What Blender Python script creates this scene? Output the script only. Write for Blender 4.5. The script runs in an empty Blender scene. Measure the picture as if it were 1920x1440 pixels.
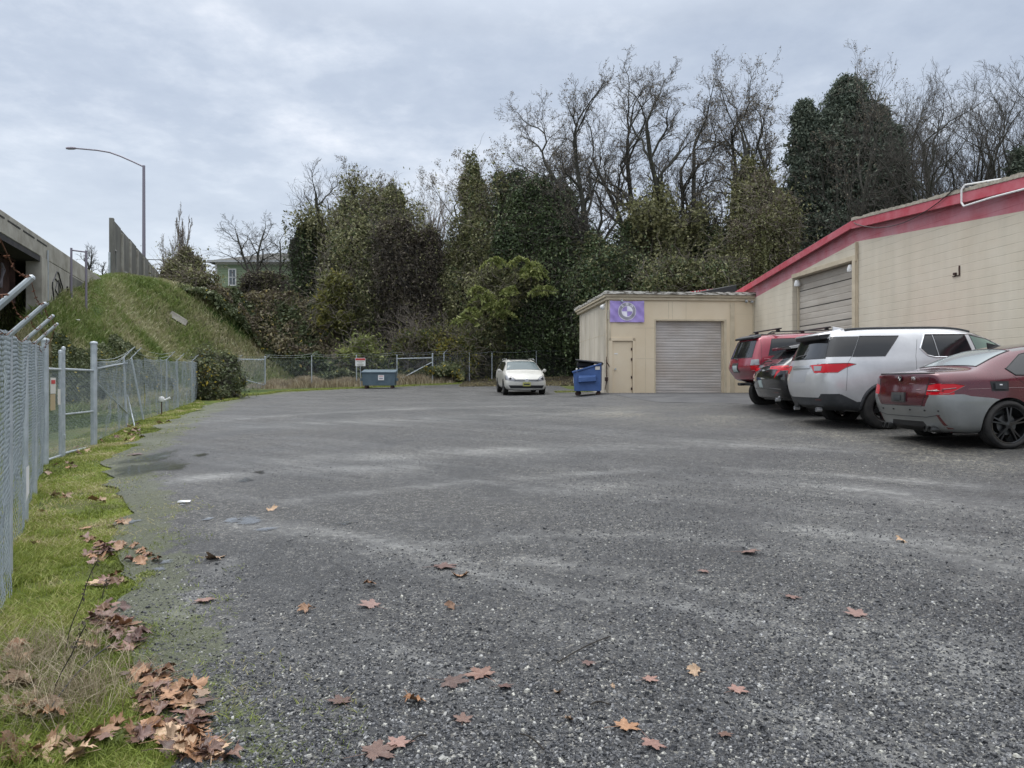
import bpy, bmesh, math, random
import numpy as np
from math import radians as R, sin, cos, pi
from mathutils import Vector, Matrix
from mathutils.bvhtree import BVHTree
random.seed(7); RNG = np.random.default_rng(11)
SC = bpy.context.scene; COL = SC.collection
# ------------------------------------------------------------------ camera, world, sun
CZ = 1.6; HOR = 717.0; F = 1442.0
cd = bpy.data.cameras.new('camera'); cam = bpy.data.objects.new('camera', cd); COL.objects.link(cam)
cam.location = (0, 0, CZ); cam.rotation_euler = (R(90 - 0.12), 0, 0)
cd.sensor_width = 36; cd.lens = F / 1920 * 36; cd.clip_end = 2000; cd.clip_start = 0.05
SC.camera = cam
SC.view_settings.view_transform = 'Standard'; SC.view_settings.look = 'None'
SC.view_settings.exposure = 0.45; SC.view_settings.gamma = 1
w = bpy.data.worlds.new('World'); SC.world = w; w.use_nodes = True
nt = w.node_tree; nt.nodes.clear()
def N(nt, t, **k):
    n = nt.nodes.new(t)
    for a, b in k.items():
        if a.startswith('i_'): n.inputs[a[2:].replace('_', ' ')].default_value = b
        else: setattr(n, a, b)
    return n
def L(nt, a, b): nt.links.new(a, b)
def math_(nt, op, a, b=None, c=None, clamp=False):
    n = nt.nodes.new('ShaderNodeMath'); n.operation = op; n.use_clamp = clamp
    for i, v in enumerate((a, b, c)):
        if v is None: continue
        if hasattr(v, 'links'): L(nt, v, n.inputs[i])
        else: n.inputs[i].default_value = v
    return n.outputs[0]
def ramp(nt, fac, stops, interp='LINEAR'):
    n = nt.nodes.new('ShaderNodeValToRGB'); n.color_ramp.interpolation = interp
    e = n.color_ramp.elements
    while len(e) < len(stops): e.new(0.5)
    for el, (p, c) in zip(e, stops):
        el.position = p; el.color = (*c, 1) if len(c) == 3 else c
    if fac is not None: L(nt, fac, n.inputs[0])
    return n.outputs[0]
def mixc(nt, fac, a, b, mode='MIX'):
    n = nt.nodes.new('ShaderNodeMix'); n.data_type = 'RGBA'; n.blend_type = mode
    for s, v in ((n.inputs[0], fac), (n.inputs[6], a), (n.inputs[7], b)):
        if hasattr(v, 'links'): L(nt, v, s)
        elif isinstance(v, (int, float)): s.default_value = v
        else: s.default_value = (*v, 1)
    return n.outputs[2]
SUN_EL, SUN_ROT = R(60), R(-35)
sky = N(nt, 'ShaderNodeTexSky', sky_type='NISHITA', sun_disc=False)
sky.sun_elevation = SUN_EL; sky.sun_rotation = SUN_ROT
tc = N(nt, 'ShaderNodeTexCoord'); sep = N(nt, 'ShaderNodeSeparateXYZ'); L(nt, tc.outputs['Generated'], sep.inputs[0])
zc = math_(nt, 'MAXIMUM', sep.outputs[2], 0.0)
den = math_(nt, 'ADD', zc, 0.16)
cx = math_(nt, 'DIVIDE', sep.outputs[0], den); cy = math_(nt, 'DIVIDE', sep.outputs[1], den)
comb = N(nt, 'ShaderNodeCombineXYZ'); L(nt, cx, comb.inputs[0]); L(nt, cy, comb.inputs[1]); comb.inputs[2].default_value = 3.7
n1 = N(nt, 'ShaderNodeTexNoise', i_Scale=1.5, i_Detail=8.0, i_Roughness=0.58); L(nt, comb.outputs[0], n1.inputs['Vector'])
n2 = N(nt, 'ShaderNodeTexNoise', i_Scale=5.0, i_Detail=6.0, i_Roughness=0.6); L(nt, comb.outputs[0], n2.inputs['Vector'])
cl = math_(nt, 'ADD', math_(nt, 'MULTIPLY', n1.outputs[0], 0.66), math_(nt, 'MULTIPLY', n2.outputs[0], 0.34))
ccol = ramp(nt, cl, [(0.36, (0.355, 0.41, 0.505)), (0.49, (0.425, 0.48, 0.57)), (0.57, (0.52, 0.57, 0.65)), (0.68, (0.72, 0.745, 0.80))])
hz = ramp(nt, zc, [(0.0, (1, 1, 1)), (0.30, (0, 0, 0))])
side = math_(nt, 'SUBTRACT', 0.58, math_(nt, 'MULTIPLY', sep.outputs[0], 0.55), clamp=True)
ccol = mixc(nt, math_(nt, 'MULTIPLY', hz, side), ccol, (0.72, 0.775, 0.82))
ccol = mixc(nt, ramp(nt, zc, [(0.40, (0, 0, 0)), (0.62, (1, 1, 1))]), ccol, (0.635, 0.655, 0.68))
up = math_(nt, 'ADD', 1.0, math_(nt, 'MULTIPLY', math_(nt, 'MAXIMUM', math_(nt, 'SUBTRACT', zc, 0.42), 0.0), 3.9))
bg1 = N(nt, 'ShaderNodeBackground', i_Strength=0.1); L(nt, sky.outputs[0], bg1.inputs[0])
bg2 = N(nt, 'ShaderNodeBackground'); L(nt, ccol, bg2.inputs[0]); L(nt, up, bg2.inputs[1])
mx = N(nt, 'ShaderNodeMixShader'); mx.inputs[0].default_value = 0.93
L(nt, bg1.outputs[0], mx.inputs[1]); L(nt, bg2.outputs[0], mx.inputs[2])
wo = N(nt, 'ShaderNodeOutputWorld'); L(nt, mx.outputs[0], wo.inputs[0])
sd = bpy.data.lights.new('sun', 'SUN'); sd.energy = 0.9; sd.angle = R(40); sd.color = (1, 0.96, 0.9)
sun = bpy.data.objects.new('sun', sd); COL.objects.link(sun)
sv = Vector((sin(SUN_ROT) * cos(SUN_EL), cos(SUN_ROT) * cos(SUN_EL), sin(SUN_EL)))
sun.rotation_euler = sv.to_track_quat('Z', 'Y').to_euler()

# ------------------------------------------------------------------ helpers
def tag(o, label=None, cat=None, group=None, kind=None):
    if label: o['label'] = label
    if cat: o['category'] = cat
    if group: o['group'] = group
    if kind: o['kind'] = kind
    return o
def thing(name, label, cat, loc=(0, 0, 0), rz=0.0, group=None):
    o = bpy.data.objects.new(name, None); COL.objects.link(o); o.location = loc; o.rotation_euler = (0, 0, rz)
    o.empty_display_size = 0.2
    return tag(o, label, cat, group)
def link(name, me, parent=None):
    o = bpy.data.objects.new(name, me); COL.objects.link(o)
    if parent is not None: o.parent = parent
    return o
def copy_tree(o, parent=None):
    c = o.copy(); COL.objects.link(c); c.parent = parent
    for ch in list(o.children): copy_tree(ch, c)
    return c
def npmesh(name, verts, faces, mat, attr=None, smooth=False, tri=None):
    """verts (n,3), faces (m,k) ndarray -> mesh"""
    me = bpy.data.meshes.new(name)
    verts = np.ascontiguousarray(verts, dtype=np.float32); faces = np.ascontiguousarray(faces, dtype=np.int32)
    m, k = faces.shape
    me.vertices.add(len(verts)); me.vertices.foreach_set('co', verts.ravel())
    me.loops.add(m * k); me.loops.foreach_set('vertex_index', faces.ravel())
    me.polygons.add(m); me.polygons.foreach_set('loop_start', np.arange(0, m * k, k, dtype=np.int32))
    me.polygons.foreach_set('loop_total', np.full(m, k, dtype=np.int32))
    me.polygons.foreach_set('use_smooth', np.full(m, smooth, dtype=bool))
    me.update(calc_edges=True)
    if attr is not None:
        a = me.attributes.new('rnd', 'FLOAT', 'FACE'); a.data.foreach_set('value', np.ascontiguousarray(attr, dtype=np.float32))
    if mat: me.materials.append(mat)
    return me
class MB:
    """collects simple solids into one mesh"""
    def __init__(s): s.v = []; s.f = []; s.m = []
    def add(s, vs, fs, mi=0):
        b = len(s.v); s.v += [tuple(v) for v in vs]; s.f += [tuple(i + b for i in f) for f in fs]; s.m += [mi] * len(fs); return s
    def box(s, x0, x1, y0, y1, z0, z1, mi=0):
        return s.add([(x0, y0, z0), (x1, y0, z0), (x1, y1, z0), (x0, y1, z0), (x0, y0, z1), (x1, y0, z1), (x1, y1, z1), (x0, y1, z1)],
                     [(0, 3, 2, 1), (4, 5, 6, 7), (0, 1, 5, 4), (1, 2, 6, 5), (2, 3, 7, 6), (3, 0, 4, 7)], mi)
    def hexa(s, p, mi=0):
        return s.add(p, [(0, 3, 2, 1), (4, 5, 6, 7), (0, 1, 5, 4), (1, 2, 6, 5), (2, 3, 7, 6), (3, 0, 4, 7)], mi)
    def tube(s, a, b, r0, r1=None, n=8, mi=0, caps=True):
        r1 = r0 if r1 is None else r1
        a = Vector(a); b = Vector(b); d = (b - a).normalized()
        u = d.orthogonal().normalized(); v = d.cross(u)
        vs = []
        for c, r in ((a, r0), (b, r1)):
            for i in range(n):
                t = 2 * pi * i / n; vs.append(c + u * (r * cos(t)) + v * (r * sin(t)))
        fs = [(i, (i + 1) % n, n + (i + 1) % n, n + i) for i in range(n)]
        if caps: fs += [tuple(range(n - 1, -1, -1)), tuple(range(n, 2 * n))]
        return s.add(vs, fs, mi)
    def path(s, pts, r, n=6, mi=0):
        for a, b in zip(pts[:-1], pts[1:]): s.tube(a, b, r, r, n, mi)
        return s
    def lathe(s, prof, n=24, axis='z', c=(0, 0, 0), mi=0):
        """prof: (r, h) list"""
        vs = []
        for r, h in prof:
            for i in range(n):
                t = 2 * pi * i / n; p = (r * cos(t), r * sin(t), h)
                if axis == 'y': p = (p[0], p[2], p[1])
                if axis == 'x': p = (p[2], p[0], p[1])
                vs.append((p[0] + c[0], p[1] + c[1], p[2] + c[2]))
        fs = []
        for j in range(len(prof) - 1):
            for i in range(n): fs.append((j * n + i, j * n + (i + 1) % n, (j + 1) * n + (i + 1) % n, (j + 1) * n + i))
        return s.add(vs, fs, mi)
    def prism(s, poly, fn, t0, t1, mi=0):
        """poly 2D list; fn(a,b,t)->3D; extruded from t0 to t1"""
        n = len(poly); vs = [fn(a, b, t0) for a, b in poly] + [fn(a, b, t1) for a, b in poly]
        fs = [tuple(range(n - 1, -1, -1)), tuple(range(n, 2 * n))] + [(i, (i + 1) % n, n + (i + 1) % n, n + i) for i in range(n)]
        return s.add(vs, fs, mi)
    def build(s, name, mats, parent=None, bevel=0, smooth=False, fix=True):
        me = bpy.data.meshes.new(name); me.from_pydata(s.v, [], s.f)
        for m in (mats if isinstance(mats, (list, tuple)) else [mats]): me.materials.append(m)
        me.polygons.foreach_set('material_index', s.m)
        bm = bmesh.new(); bm.from_mesh(me)
        if fix: bmesh.ops.recalc_face_normals(bm, faces=bm.faces)
        if bevel:
            es = [e for e in bm.edges if len(e.link_faces) == 2 and e.calc_face_angle(0) > 0.6]
            bmesh.ops.bevel(bm, geom=es, offset=bevel, segments=1, affect='EDGES', clamp_overlap=True)
        bm.to_mesh(me); bm.free()
        if smooth:
            me.polygons.foreach_set('use_smooth', [True] * len(me.polygons))
            try: me.set_sharp_from_angle(angle=R(35))
            except Exception: pass
        return link(name, me, parent)
def segs_mesh(name, P0, P1, r0, r1, sides, mat, attr=None):
    """many truncated cones at once"""
    P0 = np.asarray(P0, float); P1 = np.asarray(P1, float); n = len(P0)
    r0 = np.broadcast_to(np.asarray(r0, float), (n,)); r1 = np.broadcast_to(np.asarray(r1, float), (n,))
    d = P1 - P0; d /= np.maximum(np.linalg.norm(d, axis=1, keepdims=True), 1e-9)
    ref = np.where(np.abs(d[:, 2:3]) < 0.9, np.array([[0, 0, 1.0]]), np.array([[1.0, 0, 0]]))
    u = np.cross(d, ref); u /= np.linalg.norm(u, axis=1, keepdims=True); v = np.cross(d, u)
    t = np.arange(sides) * 2 * pi / sides
    ring = u[:, None, :] * np.cos(t)[None, :, None] + v[:, None, :] * np.sin(t)[None, :, None]
    A = P0[:, None, :] + ring * r0[:, None, None]; B = P1[:, None, :] + ring * r1[:, None, None]
    V = np.concatenate([A, B], 1).reshape(-1, 3)
    i = np.arange(sides); j = (i + 1) % sides
    q = np.stack([i, j, j + sides, i + sides], 1)
    Fc = (q[None] + (np.arange(n) * 2 * sides)[:, None, None]).reshape(-1, 4)
    at = None if attr is None else np.repeat(attr, sides)
    return npmesh(name, V, Fc, mat, at, smooth=True)
# numpy value noise
def _h(ix, iy, iz, s):
    n = np.sin(ix * 127.1 + iy * 311.7 + iz * 74.7 + s * 19.19) * 43758.5453
    return n - np.floor(n)
def vn(x, y, z=0.0, s=0.0):
    x, y, z = np.broadcast_arrays(np.asarray(x, float), np.asarray(y, float), np.asarray(z, float))
    ix, iy, iz = np.floor(x), np.floor(y), np.floor(z); fx, fy, fz = x - ix, y - iy, z - iz
    fx, fy, fz = [f * f * (3 - 2 * f) for f in (fx, fy, fz)]
    r = 0
    for a in (0, 1):
        for b in (0, 1):
            for c in (0, 1):
                r = r + _h(ix + a, iy + b, iz + c, s) * (fx if a else 1 - fx) * (fy if b else 1 - fy) * (fz if c else 1 - fz)
    return r
def fbm(x, y, z=0.0, s=0.0, o=4):
    r = 0; a = 0.5; f = 1.0
    for i in range(o): r = r + a * vn(np.asarray(x) * f, np.asarray(y) * f, np.asarray(z) * f, s + i * 7); a *= .5; f *= 2.03
    return r / (1 - 0.5 ** o)
def sstep(a, b, x):
    t = np.clip((x - a) / (b - a), 0, 1); return t * t * (3 - 2 * t)

# ------------------------------------------------------------------ terrain
_ys = [-30, 0, 5, 12, 20, 32, 44, 50, 60, 400]
_g = [-2.2, -1.6, -1.45, -1.12, -.74, -.55, -.22, .2, .5, .5]
_c = [.01, .012, .018, .026, .030, .020, .010, .03, .02, .0]
TOE = [(-11, -40), (-11, 10), (-11.8, 18), (-13.5, 24), (-14.5, 32), (-15.5, 38), (-16, 45), (-14, 49.5), (-5, 52), (2, 54.5), (12, 54), (60, 54)]
def _dist(x, y, poly):
    d = np.full(np.broadcast(x, y).shape, 1e9)
    for (ax, ay), (bx, by) in zip(poly[:-1], poly[1:]):
        vx, vy = bx - ax, by - ay
        t = np.clip(((x - ax) * vx + (y - ay) * vy) / (vx * vx + vy * vy), 0, 1)
        d = np.minimum(d, np.hypot(x - ax - t * vx, y - ay - t * vy))
    return d
def inside(x, y, poly):
    r = np.zeros(np.broadcast(x, y).shape, bool); n = len(poly)
    for i in range(n):
        (x0, y0), (x1, y1) = poly[i], poly[(i + 1) % n]
        if y0 == y1: continue
        c = ((y0 > y) != (y1 > y)) & (x < (x1 - x0) * (y - y0) / (y1 - y0) + x0)
        r ^= c
    return r
def T(x, y):
    x = np.asarray(x, float); y = np.asarray(y, float)
    g = np.interp(y, _ys, _g) + np.interp(y, _ys, _c) * np.clip(x, -16, 9)
    fl = sstep(2, 4, x) * (1 - sstep(38, 42, y)) * sstep(24, 27.5, y)
    g = g * (1 - fl) + (-.43) * fl
    g = g + 0.03 * (fbm(x * .35, y * .35, 0, 3) - .5) * 2 * (1 - fl * .9)
    ins = inside(x, y, TOE + [(60, -40)])
    d = np.where(ins, 0, _dist(x, y, TOE))
    d = np.maximum(d - .3, 0); d = np.sqrt(d * d + 0.6) - math.sqrt(0.6)
    left = 1 - sstep(-13, -4, x)
    slope = 1.08 * left + .34 * (1 - left)
    slope = slope * sstep(18, 36, y + 0 * x)
    off = (-17.9 - .336 * (y - 26)) - x   # distance left of the overpass edge: the road passes below
    slope = slope * (1 - .85 * sstep(-.4, 1.2, off) * (1 - sstep(36, 40, y)))
    cap = 6.45 + .138 * np.clip(y - 46, -60, 0) + .1 * np.clip(y - 46, 0, 40) - 1.6 * sstep(-34, -27.5, x) * sstep(48, 58, y)
    h = g + slope * d + (fbm(x * .25, y * .25, 0, 9) - .5) * np.clip(d, 0, 2.0) * .45
    k = 0.8
    hs = -k * np.log(np.exp(-np.clip(h, -5, 40) / k) + np.exp(-cap / k))
    return np.where(ins, g, np.minimum(h, hs)) + CZ
def Tf(x, y): return float(T(x, y))
def gp(px, py):
    """ground point seen at photo pixel"""
    ax = (px - 960) / F; az = (HOR - py) / F
    d = 1.0
    while d < 120:
        if CZ + az * d < Tf(ax * d, d): break
        d += .05 + d * .005
    return (ax * d, d)
def W(px, py, d): return ((px - 960) / F * d, d, CZ + (HOR - py) / F * d)

# ------------------------------------------------------------------ materials
def mat(name, col=(.5, .5, .5), rough=.6, metal=0., spec=.5, coat=0., **k):
    m = bpy.data.materials.new(name); m.use_nodes = True; b = m.node_tree.nodes['Principled BSDF']
    b.inputs['Base Color'].default_value = (*col, 1); b.inputs['Roughness'].default_value = rough
    b.inputs['Metallic'].default_value = metal; b.inputs['Specular IOR Level'].default_value = spec
    b.inputs['Coat Weight'].default_value = coat; b.inputs['Coat Roughness'].default_value = .06
    return m
def bsdf(m): return m.node_tree.nodes['Principled BSDF']
def noisy(name, c0, c1, scale=3., rough=.7, bump=0., detail=6., metal=0., stretch=(1, 1, 1), lo=.35, hi=.65, spec=.4, bscale=None):
    m = mat(name, c0, rough, metal, spec); t = m.node_tree; b = bsdf(m)
    tc = N(t, 'ShaderNodeTexCoord'); mp = N(t, 'ShaderNodeMapping'); mp.inputs['Scale'].default_value = stretch
    L(t, tc.outputs['Object'], mp.inputs[0])
    n = N(t, 'ShaderNodeTexNoise', i_Scale=scale, i_Detail=detail, i_Roughness=.6); L(t, mp.outputs[0], n.inputs[0])
    L(t, ramp(t, n.outputs[0], [(lo, c0), (hi, c1)]), b.inputs['Base Color'])
    if bump:
        n2 = N(t, 'ShaderNodeTexNoise', i_Scale=bscale or scale * 6, i_Detail=5.); L(t, mp.outputs[0], n2.inputs[0])
        bp = N(t, 'ShaderNodeBump', i_Strength=bump, i_Distance=.02); L(t, n2.outputs[0], bp.inputs['Height']); L(t, bp.outputs[0], b.inputs['Normal'])
    return m
def leafmat(name, stops, rough=.55, trans=.25):
    m = mat(name, (.1, .2, .05), rough, 0, .35); t = m.node_tree; b = bsdf(m)
    a = N(t, 'ShaderNodeAttribute', attribute_name='rnd')
    c = ramp(t, a.outputs['Fac'], stops); L(t, c, b.inputs['Base Color'])
    tr = N(t, 'ShaderNodeBsdfTranslucent'); L(t, c, tr.inputs[0])
    ms = N(t, 'ShaderNodeMixShader'); ms.inputs[0].default_value = trans
    L(t, b.outputs[0], ms.inputs[1]); L(t, tr.outputs[0], ms.inputs[2])
    L(t, ms.outputs[0], t.nodes['Material Output'].inputs[0])
    return m
M = {}
M['galv'] = noisy('galvanised', (.36, .40, .43), (.50, .54, .57), 6, .5, .05, metal=.35)
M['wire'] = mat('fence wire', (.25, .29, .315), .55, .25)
M['rust'] = noisy('rusty wire', (.10, .04, .025), (.19, .08, .04), 20, .85)
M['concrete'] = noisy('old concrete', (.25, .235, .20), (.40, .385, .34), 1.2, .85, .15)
M['concrete2'] = noisy('weathered concrete', (.095, .095, .085), (.19, .185, .165), 1.0, .9, .2, stretch=(1, 1, .35))
M['darkgap'] = mat('dark gap', (.02, .02, .02), .9)
M['girder'] = noisy('rusted girder', (.035, .02, .018), (.10, .055, .045), 2.5, .8, .1)
M['under'] = noisy('shade-dark concrete', (.03, .03, .035), (.06, .055, .055), 1.5, .95)  # concrete colour darkened to paint in the shade beneath the bridge
M['white'] = mat('white paint', (.75, .75, .75), .5)
M['black'] = mat('black plastic', (.015, .015, .017), .5)
M['rubber'] = noisy('tyre rubber', (.016, .016, .017), (.032, .03, .028), 8, .8)
M['pole'] = mat('pole grey', (.22, .20, .24), .5, .3)
# ------------------------------------------------------------------ ground sheets
def axis_pts(a, b, stops):
    """stops: list of (pos, step)"""
    out = [a]; 
    while out[-1] < b:
        p = out[-1]; st = min(((abs(p - c) * .035 + s) for c, s in stops)); out.append(p + st)
    return np.array(out)
def sheet(name, xs, ys, mat_, dz=0.0, poly=None):
    X, Y = np.meshgrid(xs, ys); Z = T(X, Y) + dz
    V = np.stack([X, Y, Z], -1).reshape(-1, 3)
    nx, ny = len(xs), len(ys); i = np.arange(nx - 1); j = np.arange(ny - 1); I, J = np.meshgrid(i, j)
    a = (J * nx + I).ravel(); Fc = np.stack([a, a + 1, a + nx + 1, a + nx], 1)
    if poly is not None:
        vi = inside(V[:, 0], V[:, 1], poly); Fc = Fc[vi[Fc].any(1)]
        used = np.unique(Fc); out = used[~vi[used]]; PP_ = [np.array(p) for p in poly] + [np.array(poly[0])]
        bd = np.full(len(out), 1e9); bx = V[out, :2].copy()
        for a_, b_ in zip(PP_[:-1], PP_[1:]):   # pull outside corners onto the outline
            d_ = b_ - a_; t_ = np.clip(((V[out, 0] - a_[0]) * d_[0] + (V[out, 1] - a_[1]) * d_[1]) / (d_ @ d_ + 1e-9), 0, 1)
            q = a_ + t_[:, None] * d_; ds = np.hypot(*(V[out, :2] - q).T); k = ds < bd; bd[k] = ds[k]; bx[k] = q[k]
        V[out, :2] = bx; V[out, 2] = T(bx[:, 0], bx[:, 1]) + dz
        u, inv = np.unique(Fc, return_inverse=True); V = V[u]; Fc = inv.reshape(Fc.shape)
    return link(name, npmesh(name, V, Fc, mat_, smooth=True))
# grassland / soil
m = mat('soil and turf', (.1, .1, .05), .95, 0, .2); t = m.node_tree; b = bsdf(m)
tc = N(t, 'ShaderNodeTexCoord')
n1 = N(t, 'ShaderNodeTexNoise', i_Scale=.35, i_Detail=8.); L(t, tc.outputs['Object'], n1.inputs[0])
n2 = N(t, 'ShaderNodeTexNoise', i_Scale=9., i_Detail=6.); L(t, tc.outputs['Object'], n2.inputs[0])
c = ramp(t, n1.outputs[0], [(.38, (.045, .075, .018)), (.5, (.085, .11, .03)), (.62, (.15, .13, .065))])
c = mixc(t, .5, c, ramp(t, n2.outputs[0], [(.3, (.25, .25, .25)), (.7, (1, 1, 1))]), 'MULTIPLY')
L(t, c, b.inputs[0])
bp = N(t, 'ShaderNodeBump', i_Strength=.6, i_Distance=.06); L(t, n2.outputs[0], bp.inputs['Height']); L(t, bp.outputs[0], b.inputs['Normal'])
M['turf'] = m
xs = axis_pts(-160, 160, [(-8, .25), (-18, .3), (0, .3)]); ys = axis_pts(-14, 260, [(2, .2), (20, .3), (40, .35)])
xx = np.unique(np.concatenate([xs])); g = sheet('ground', xx, ys, M['turf']); tag(g, 'mossy turf and grassy bank around the gravel lot', kind='structure')
# gravel lot polygon: left and far edges follow the photo
edge_px = [(330, 1436), (262, 1330), (238, 1260), (212, 1170), (196, 1090), (205, 1010), (225, 960), (215, 905), (208, 872), (245, 838), (300, 803), (352, 776), (400, 756), (450, 744), (540, 735), (650, 730), (760, 725), (880, 719), (925, 716), (965, 713)]
LE0 = [gp(*p) for p in edge_px]; LE = []
for (ax_, ay_), (bx_, by_) in zip(LE0[:-1], LE0[1:]):   # ragged natural edge
    nseg = max(1, int(math.hypot(bx_ - ax_, by_ - ay_) / .22))
    for i in range(nseg):
        x_, y_ = ax_ + (bx_ - ax_) * i / nseg, ay_ + (by_ - ay_) * i / nseg; sc_ = .28 + .012 * y_
        LE.append((x_ + (float(fbm(x_ * 1.7, y_ * 1.7, 0, 71, 4)) - .5) * 2 * sc_, y_ + (float(fbm(x_ * 1.7, y_ * 1.7, 0, 72, 4)) - .5) * 2 * sc_ * .6))
LE.append(LE0[-1])
LOT = [(1.5, -12), (-.7, -3), (-1.15, 1.0)] + LE + [(1.7, 44), (2.6, 43), (2.9, 38.2), (14, 38), (14, -12)]
# gravel material
m = mat('wet crushed gravel', (.1, .1, .1), .5); t = m.node_tree; b = bsdf(m)
tc = N(t, 'ShaderNodeTexCoord'); oc = tc.outputs['Object']
dn = N(t, 'ShaderNodeTexNoise', i_Scale=14., i_Detail=3.); L(t, oc, dn.inputs[0])
wv = N(t, 'ShaderNodeVectorMath', operation='MULTIPLY_ADD'); L(t, dn.outputs['Color'], wv.inputs[0]); wv.inputs[1].default_value = (.03, .03, .03); L(t, oc, wv.inputs[2])
v1 = N(t, 'ShaderNodeTexVoronoi', i_Scale=88.); L(t, wv.outputs[0], v1.inputs['Vector'])
v2 = N(t, 'ShaderNodeTexVoronoi', i_Scale=190.); L(t, wv.outputs[0], v2.inputs['Vector'])
sp = N(t, 'ShaderNodeSeparateColor'); L(t, v1.outputs['Color'], sp.inputs[0])
sp2 = N(t, 'ShaderNodeSeparateColor'); L(t, v2.outputs['Color'], sp2.inputs[0])
STONE = [(.0, (.011, .012, .014)), (.35, (.027, .028, .031)), (.68, (.058, .060, .065)), (.88, (.115, .116, .118)), (.955, (.27, .255, .225)), (1., (.42, .40, .35))]
c1 = ramp(t, sp.outputs[0], STONE); c2 = ramp(t, sp2.outputs[0], STONE)
# track streaks: fine, packed, lighter grit
mr = N(t, 'ShaderNodeMapping'); mr.inputs['Rotation'].default_value = (0, 0, R(-50)); L(t, oc, mr.inputs[0])
mp = N(t, 'ShaderNodeMapping'); mp.inputs['Scale'].default_value = (1.0, .14, 1); L(t, mr.outputs[0], mp.inputs[0])
ns = N(t, 'ShaderNodeTexNoise', i_Scale=1.3, i_Detail=6., i_Roughness=.62); L(t, mp.outputs[0], ns.inputs[0])
trk = ramp(t, ns.outputs[0], [(.47, (0, 0, 0)), (.68, (1, 1, 1))])
nb = N(t, 'ShaderNodeTexNoise', i_Scale=.8, i_Detail=7.); L(t, oc, nb.inputs[0])
big = ramp(t, nb.outputs[0], [(.35, (.66, .67, .70)), (.65, (1.08, 1.08, 1.08))])
cc = mixc(t, .42, c1, c2)
fine = N(t, 'ShaderNodeTexNoise', i_Scale=240., i_Detail=3.); L(t, oc, fine.inputs[0])
grit = ramp(t, fine.outputs[0], [(.35, (.040, .042, .045)), (.62, (.135, .137, .138))])
ta = N(t, 'ShaderNodeAttribute', attribute_name='track')
nt_ = N(t, 'ShaderNodeTexNoise', i_Scale=2.6, i_Detail=7., i_Roughness=.65); L(t, mp.outputs[0], nt_.inputs[0])
tw_ = math_(t, 'MULTIPLY', ta.outputs['Fac'], ramp(t, nt_.outputs[0], [(.34, (0, 0, 0)), (.60, (1, 1, 1))]))
grit2 = ramp(t, fine.outputs[0], [(.35, (.125, .127, .125)), (.62, (.28, .28, .27))])
cc = mixc(t, math_(t, 'MULTIPLY', trk, .55), cc, grit)
cc = mixc(t, math_(t, 'MULTIPLY', tw_, .80), cc, grit2)
pa = N(t, 'ShaderNodeAttribute', attribute_name='pebble'); pn = N(t, 'ShaderNodeTexVoronoi', i_Scale=38.); L(t, oc, pn.inputs['Vector'])
psc = N(t, 'ShaderNodeSeparateColor'); L(t, pn.outputs['Color'], psc.inputs[0])
pebc = ramp(t, psc.outputs[0], [(.0, (.04, .04, .04)), (.5, (.09, .088, .08)), (.8, (.22, .205, .165)), (1., (.42, .38, .29))])
cc = mixc(t, math_(t, 'MULTIPLY', pa.outputs['Fac'], .8), cc, pebc)
cc = mixc(t, 1.0, cc, big, 'MULTIPLY')
nq = N(t, 'ShaderNodeTexNoise', i_Scale=13., i_Detail=9., i_Roughness=.78); L(t, oc, nq.inputs[0])
cc = mixc(t, 1.0, cc, ramp(t, nq.outputs[0], [(.36, (.50, .495, .49)), (.50, (.97, .965, .95)), (.64, (1.75, 1.73, 1.66))]), 'MULTIPLY')
vs_ = N(t, 'ShaderNodeTexVoronoi', i_Scale=24.); L(t, oc, vs_.inputs['Vector']); vsc = N(t, 'ShaderNodeSeparateColor'); L(t, vs_.outputs['Color'], vsc.inputs[0])
spk = math_(t, 'MULTIPLY', math_(t, 'GREATER_THAN', vsc.outputs[0], .90), math_(t, 'LESS_THAN', vs_.outputs['Distance'], .26))
cc = mixc(t, math_(t, 'MULTIPLY', spk, .7), cc, (.27, .26, .225))
# green moss film along the left edge via vertex attribute
ma = N(t, 'ShaderNodeAttribute', attribute_name='moss')
nm = N(t, 'ShaderNodeTexNoise', i_Scale=5., i_Detail=8., i_Roughness=.7); L(t, oc, nm.inputs[0])
mf = math_(t, 'MULTIPLY', math_(t, 'GREATER_THAN', math_(t, 'ADD', ma.outputs['Fac'], math_(t, 'MULTIPLY', math_(t, 'SUBTRACT', nm.outputs[0], .5), 1.9)), .52), .5)
cc = mixc(t, mf, cc, (.085, .10, .03))
L(t, cc, b.inputs[0])
rr = ramp(t, nb.outputs[0], [(.4, (.42, .42, .42)), (.6, (.66, .66, .66))]); L(t, mixc(t, math_(t, 'MULTIPLY', tw_, .8), rr, (.30, .30, .30)), b.inputs['Roughness'])
hgt = math_(t, 'ADD', math_(t, 'MULTIPLY', v1.outputs['Distance'], -1.0), math_(t, 'MULTIPLY', v2.outputs['Distance'], -.35))
hgt = math_(t, 'MULTIPLY', hgt, math_(t, 'SUBTRACT', 1.0, math_(t, 'MAXIMUM', math_(t, 'MULTIPLY', trk, .5), math_(t, 'MULTIPLY', tw_, .85))))
bp = N(t, 'ShaderNodeBump', i_Strength=.9, i_Distance=.012); L(t, hgt, bp.inputs['Height']); L(t, bp.outputs[0], b.inputs['Normal'])
M['gravel'] = m
xs = axis_pts(-14.5, 14, [(-4, .05), (-8, .1)]); ys = axis_pts(-8, 46, [(4, .05), (12, .08)])
lot = sheet('gravel_lot', xs, ys, M['gravel'], .018, LOT); tag(lot, 'wet dark gravel parking lot with tyre tracks', kind='structure')
co = np.zeros(len(lot.data.vertices) * 3); lot.data.vertices.foreach_get('co', co); co = co.reshape(-1, 3)
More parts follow.
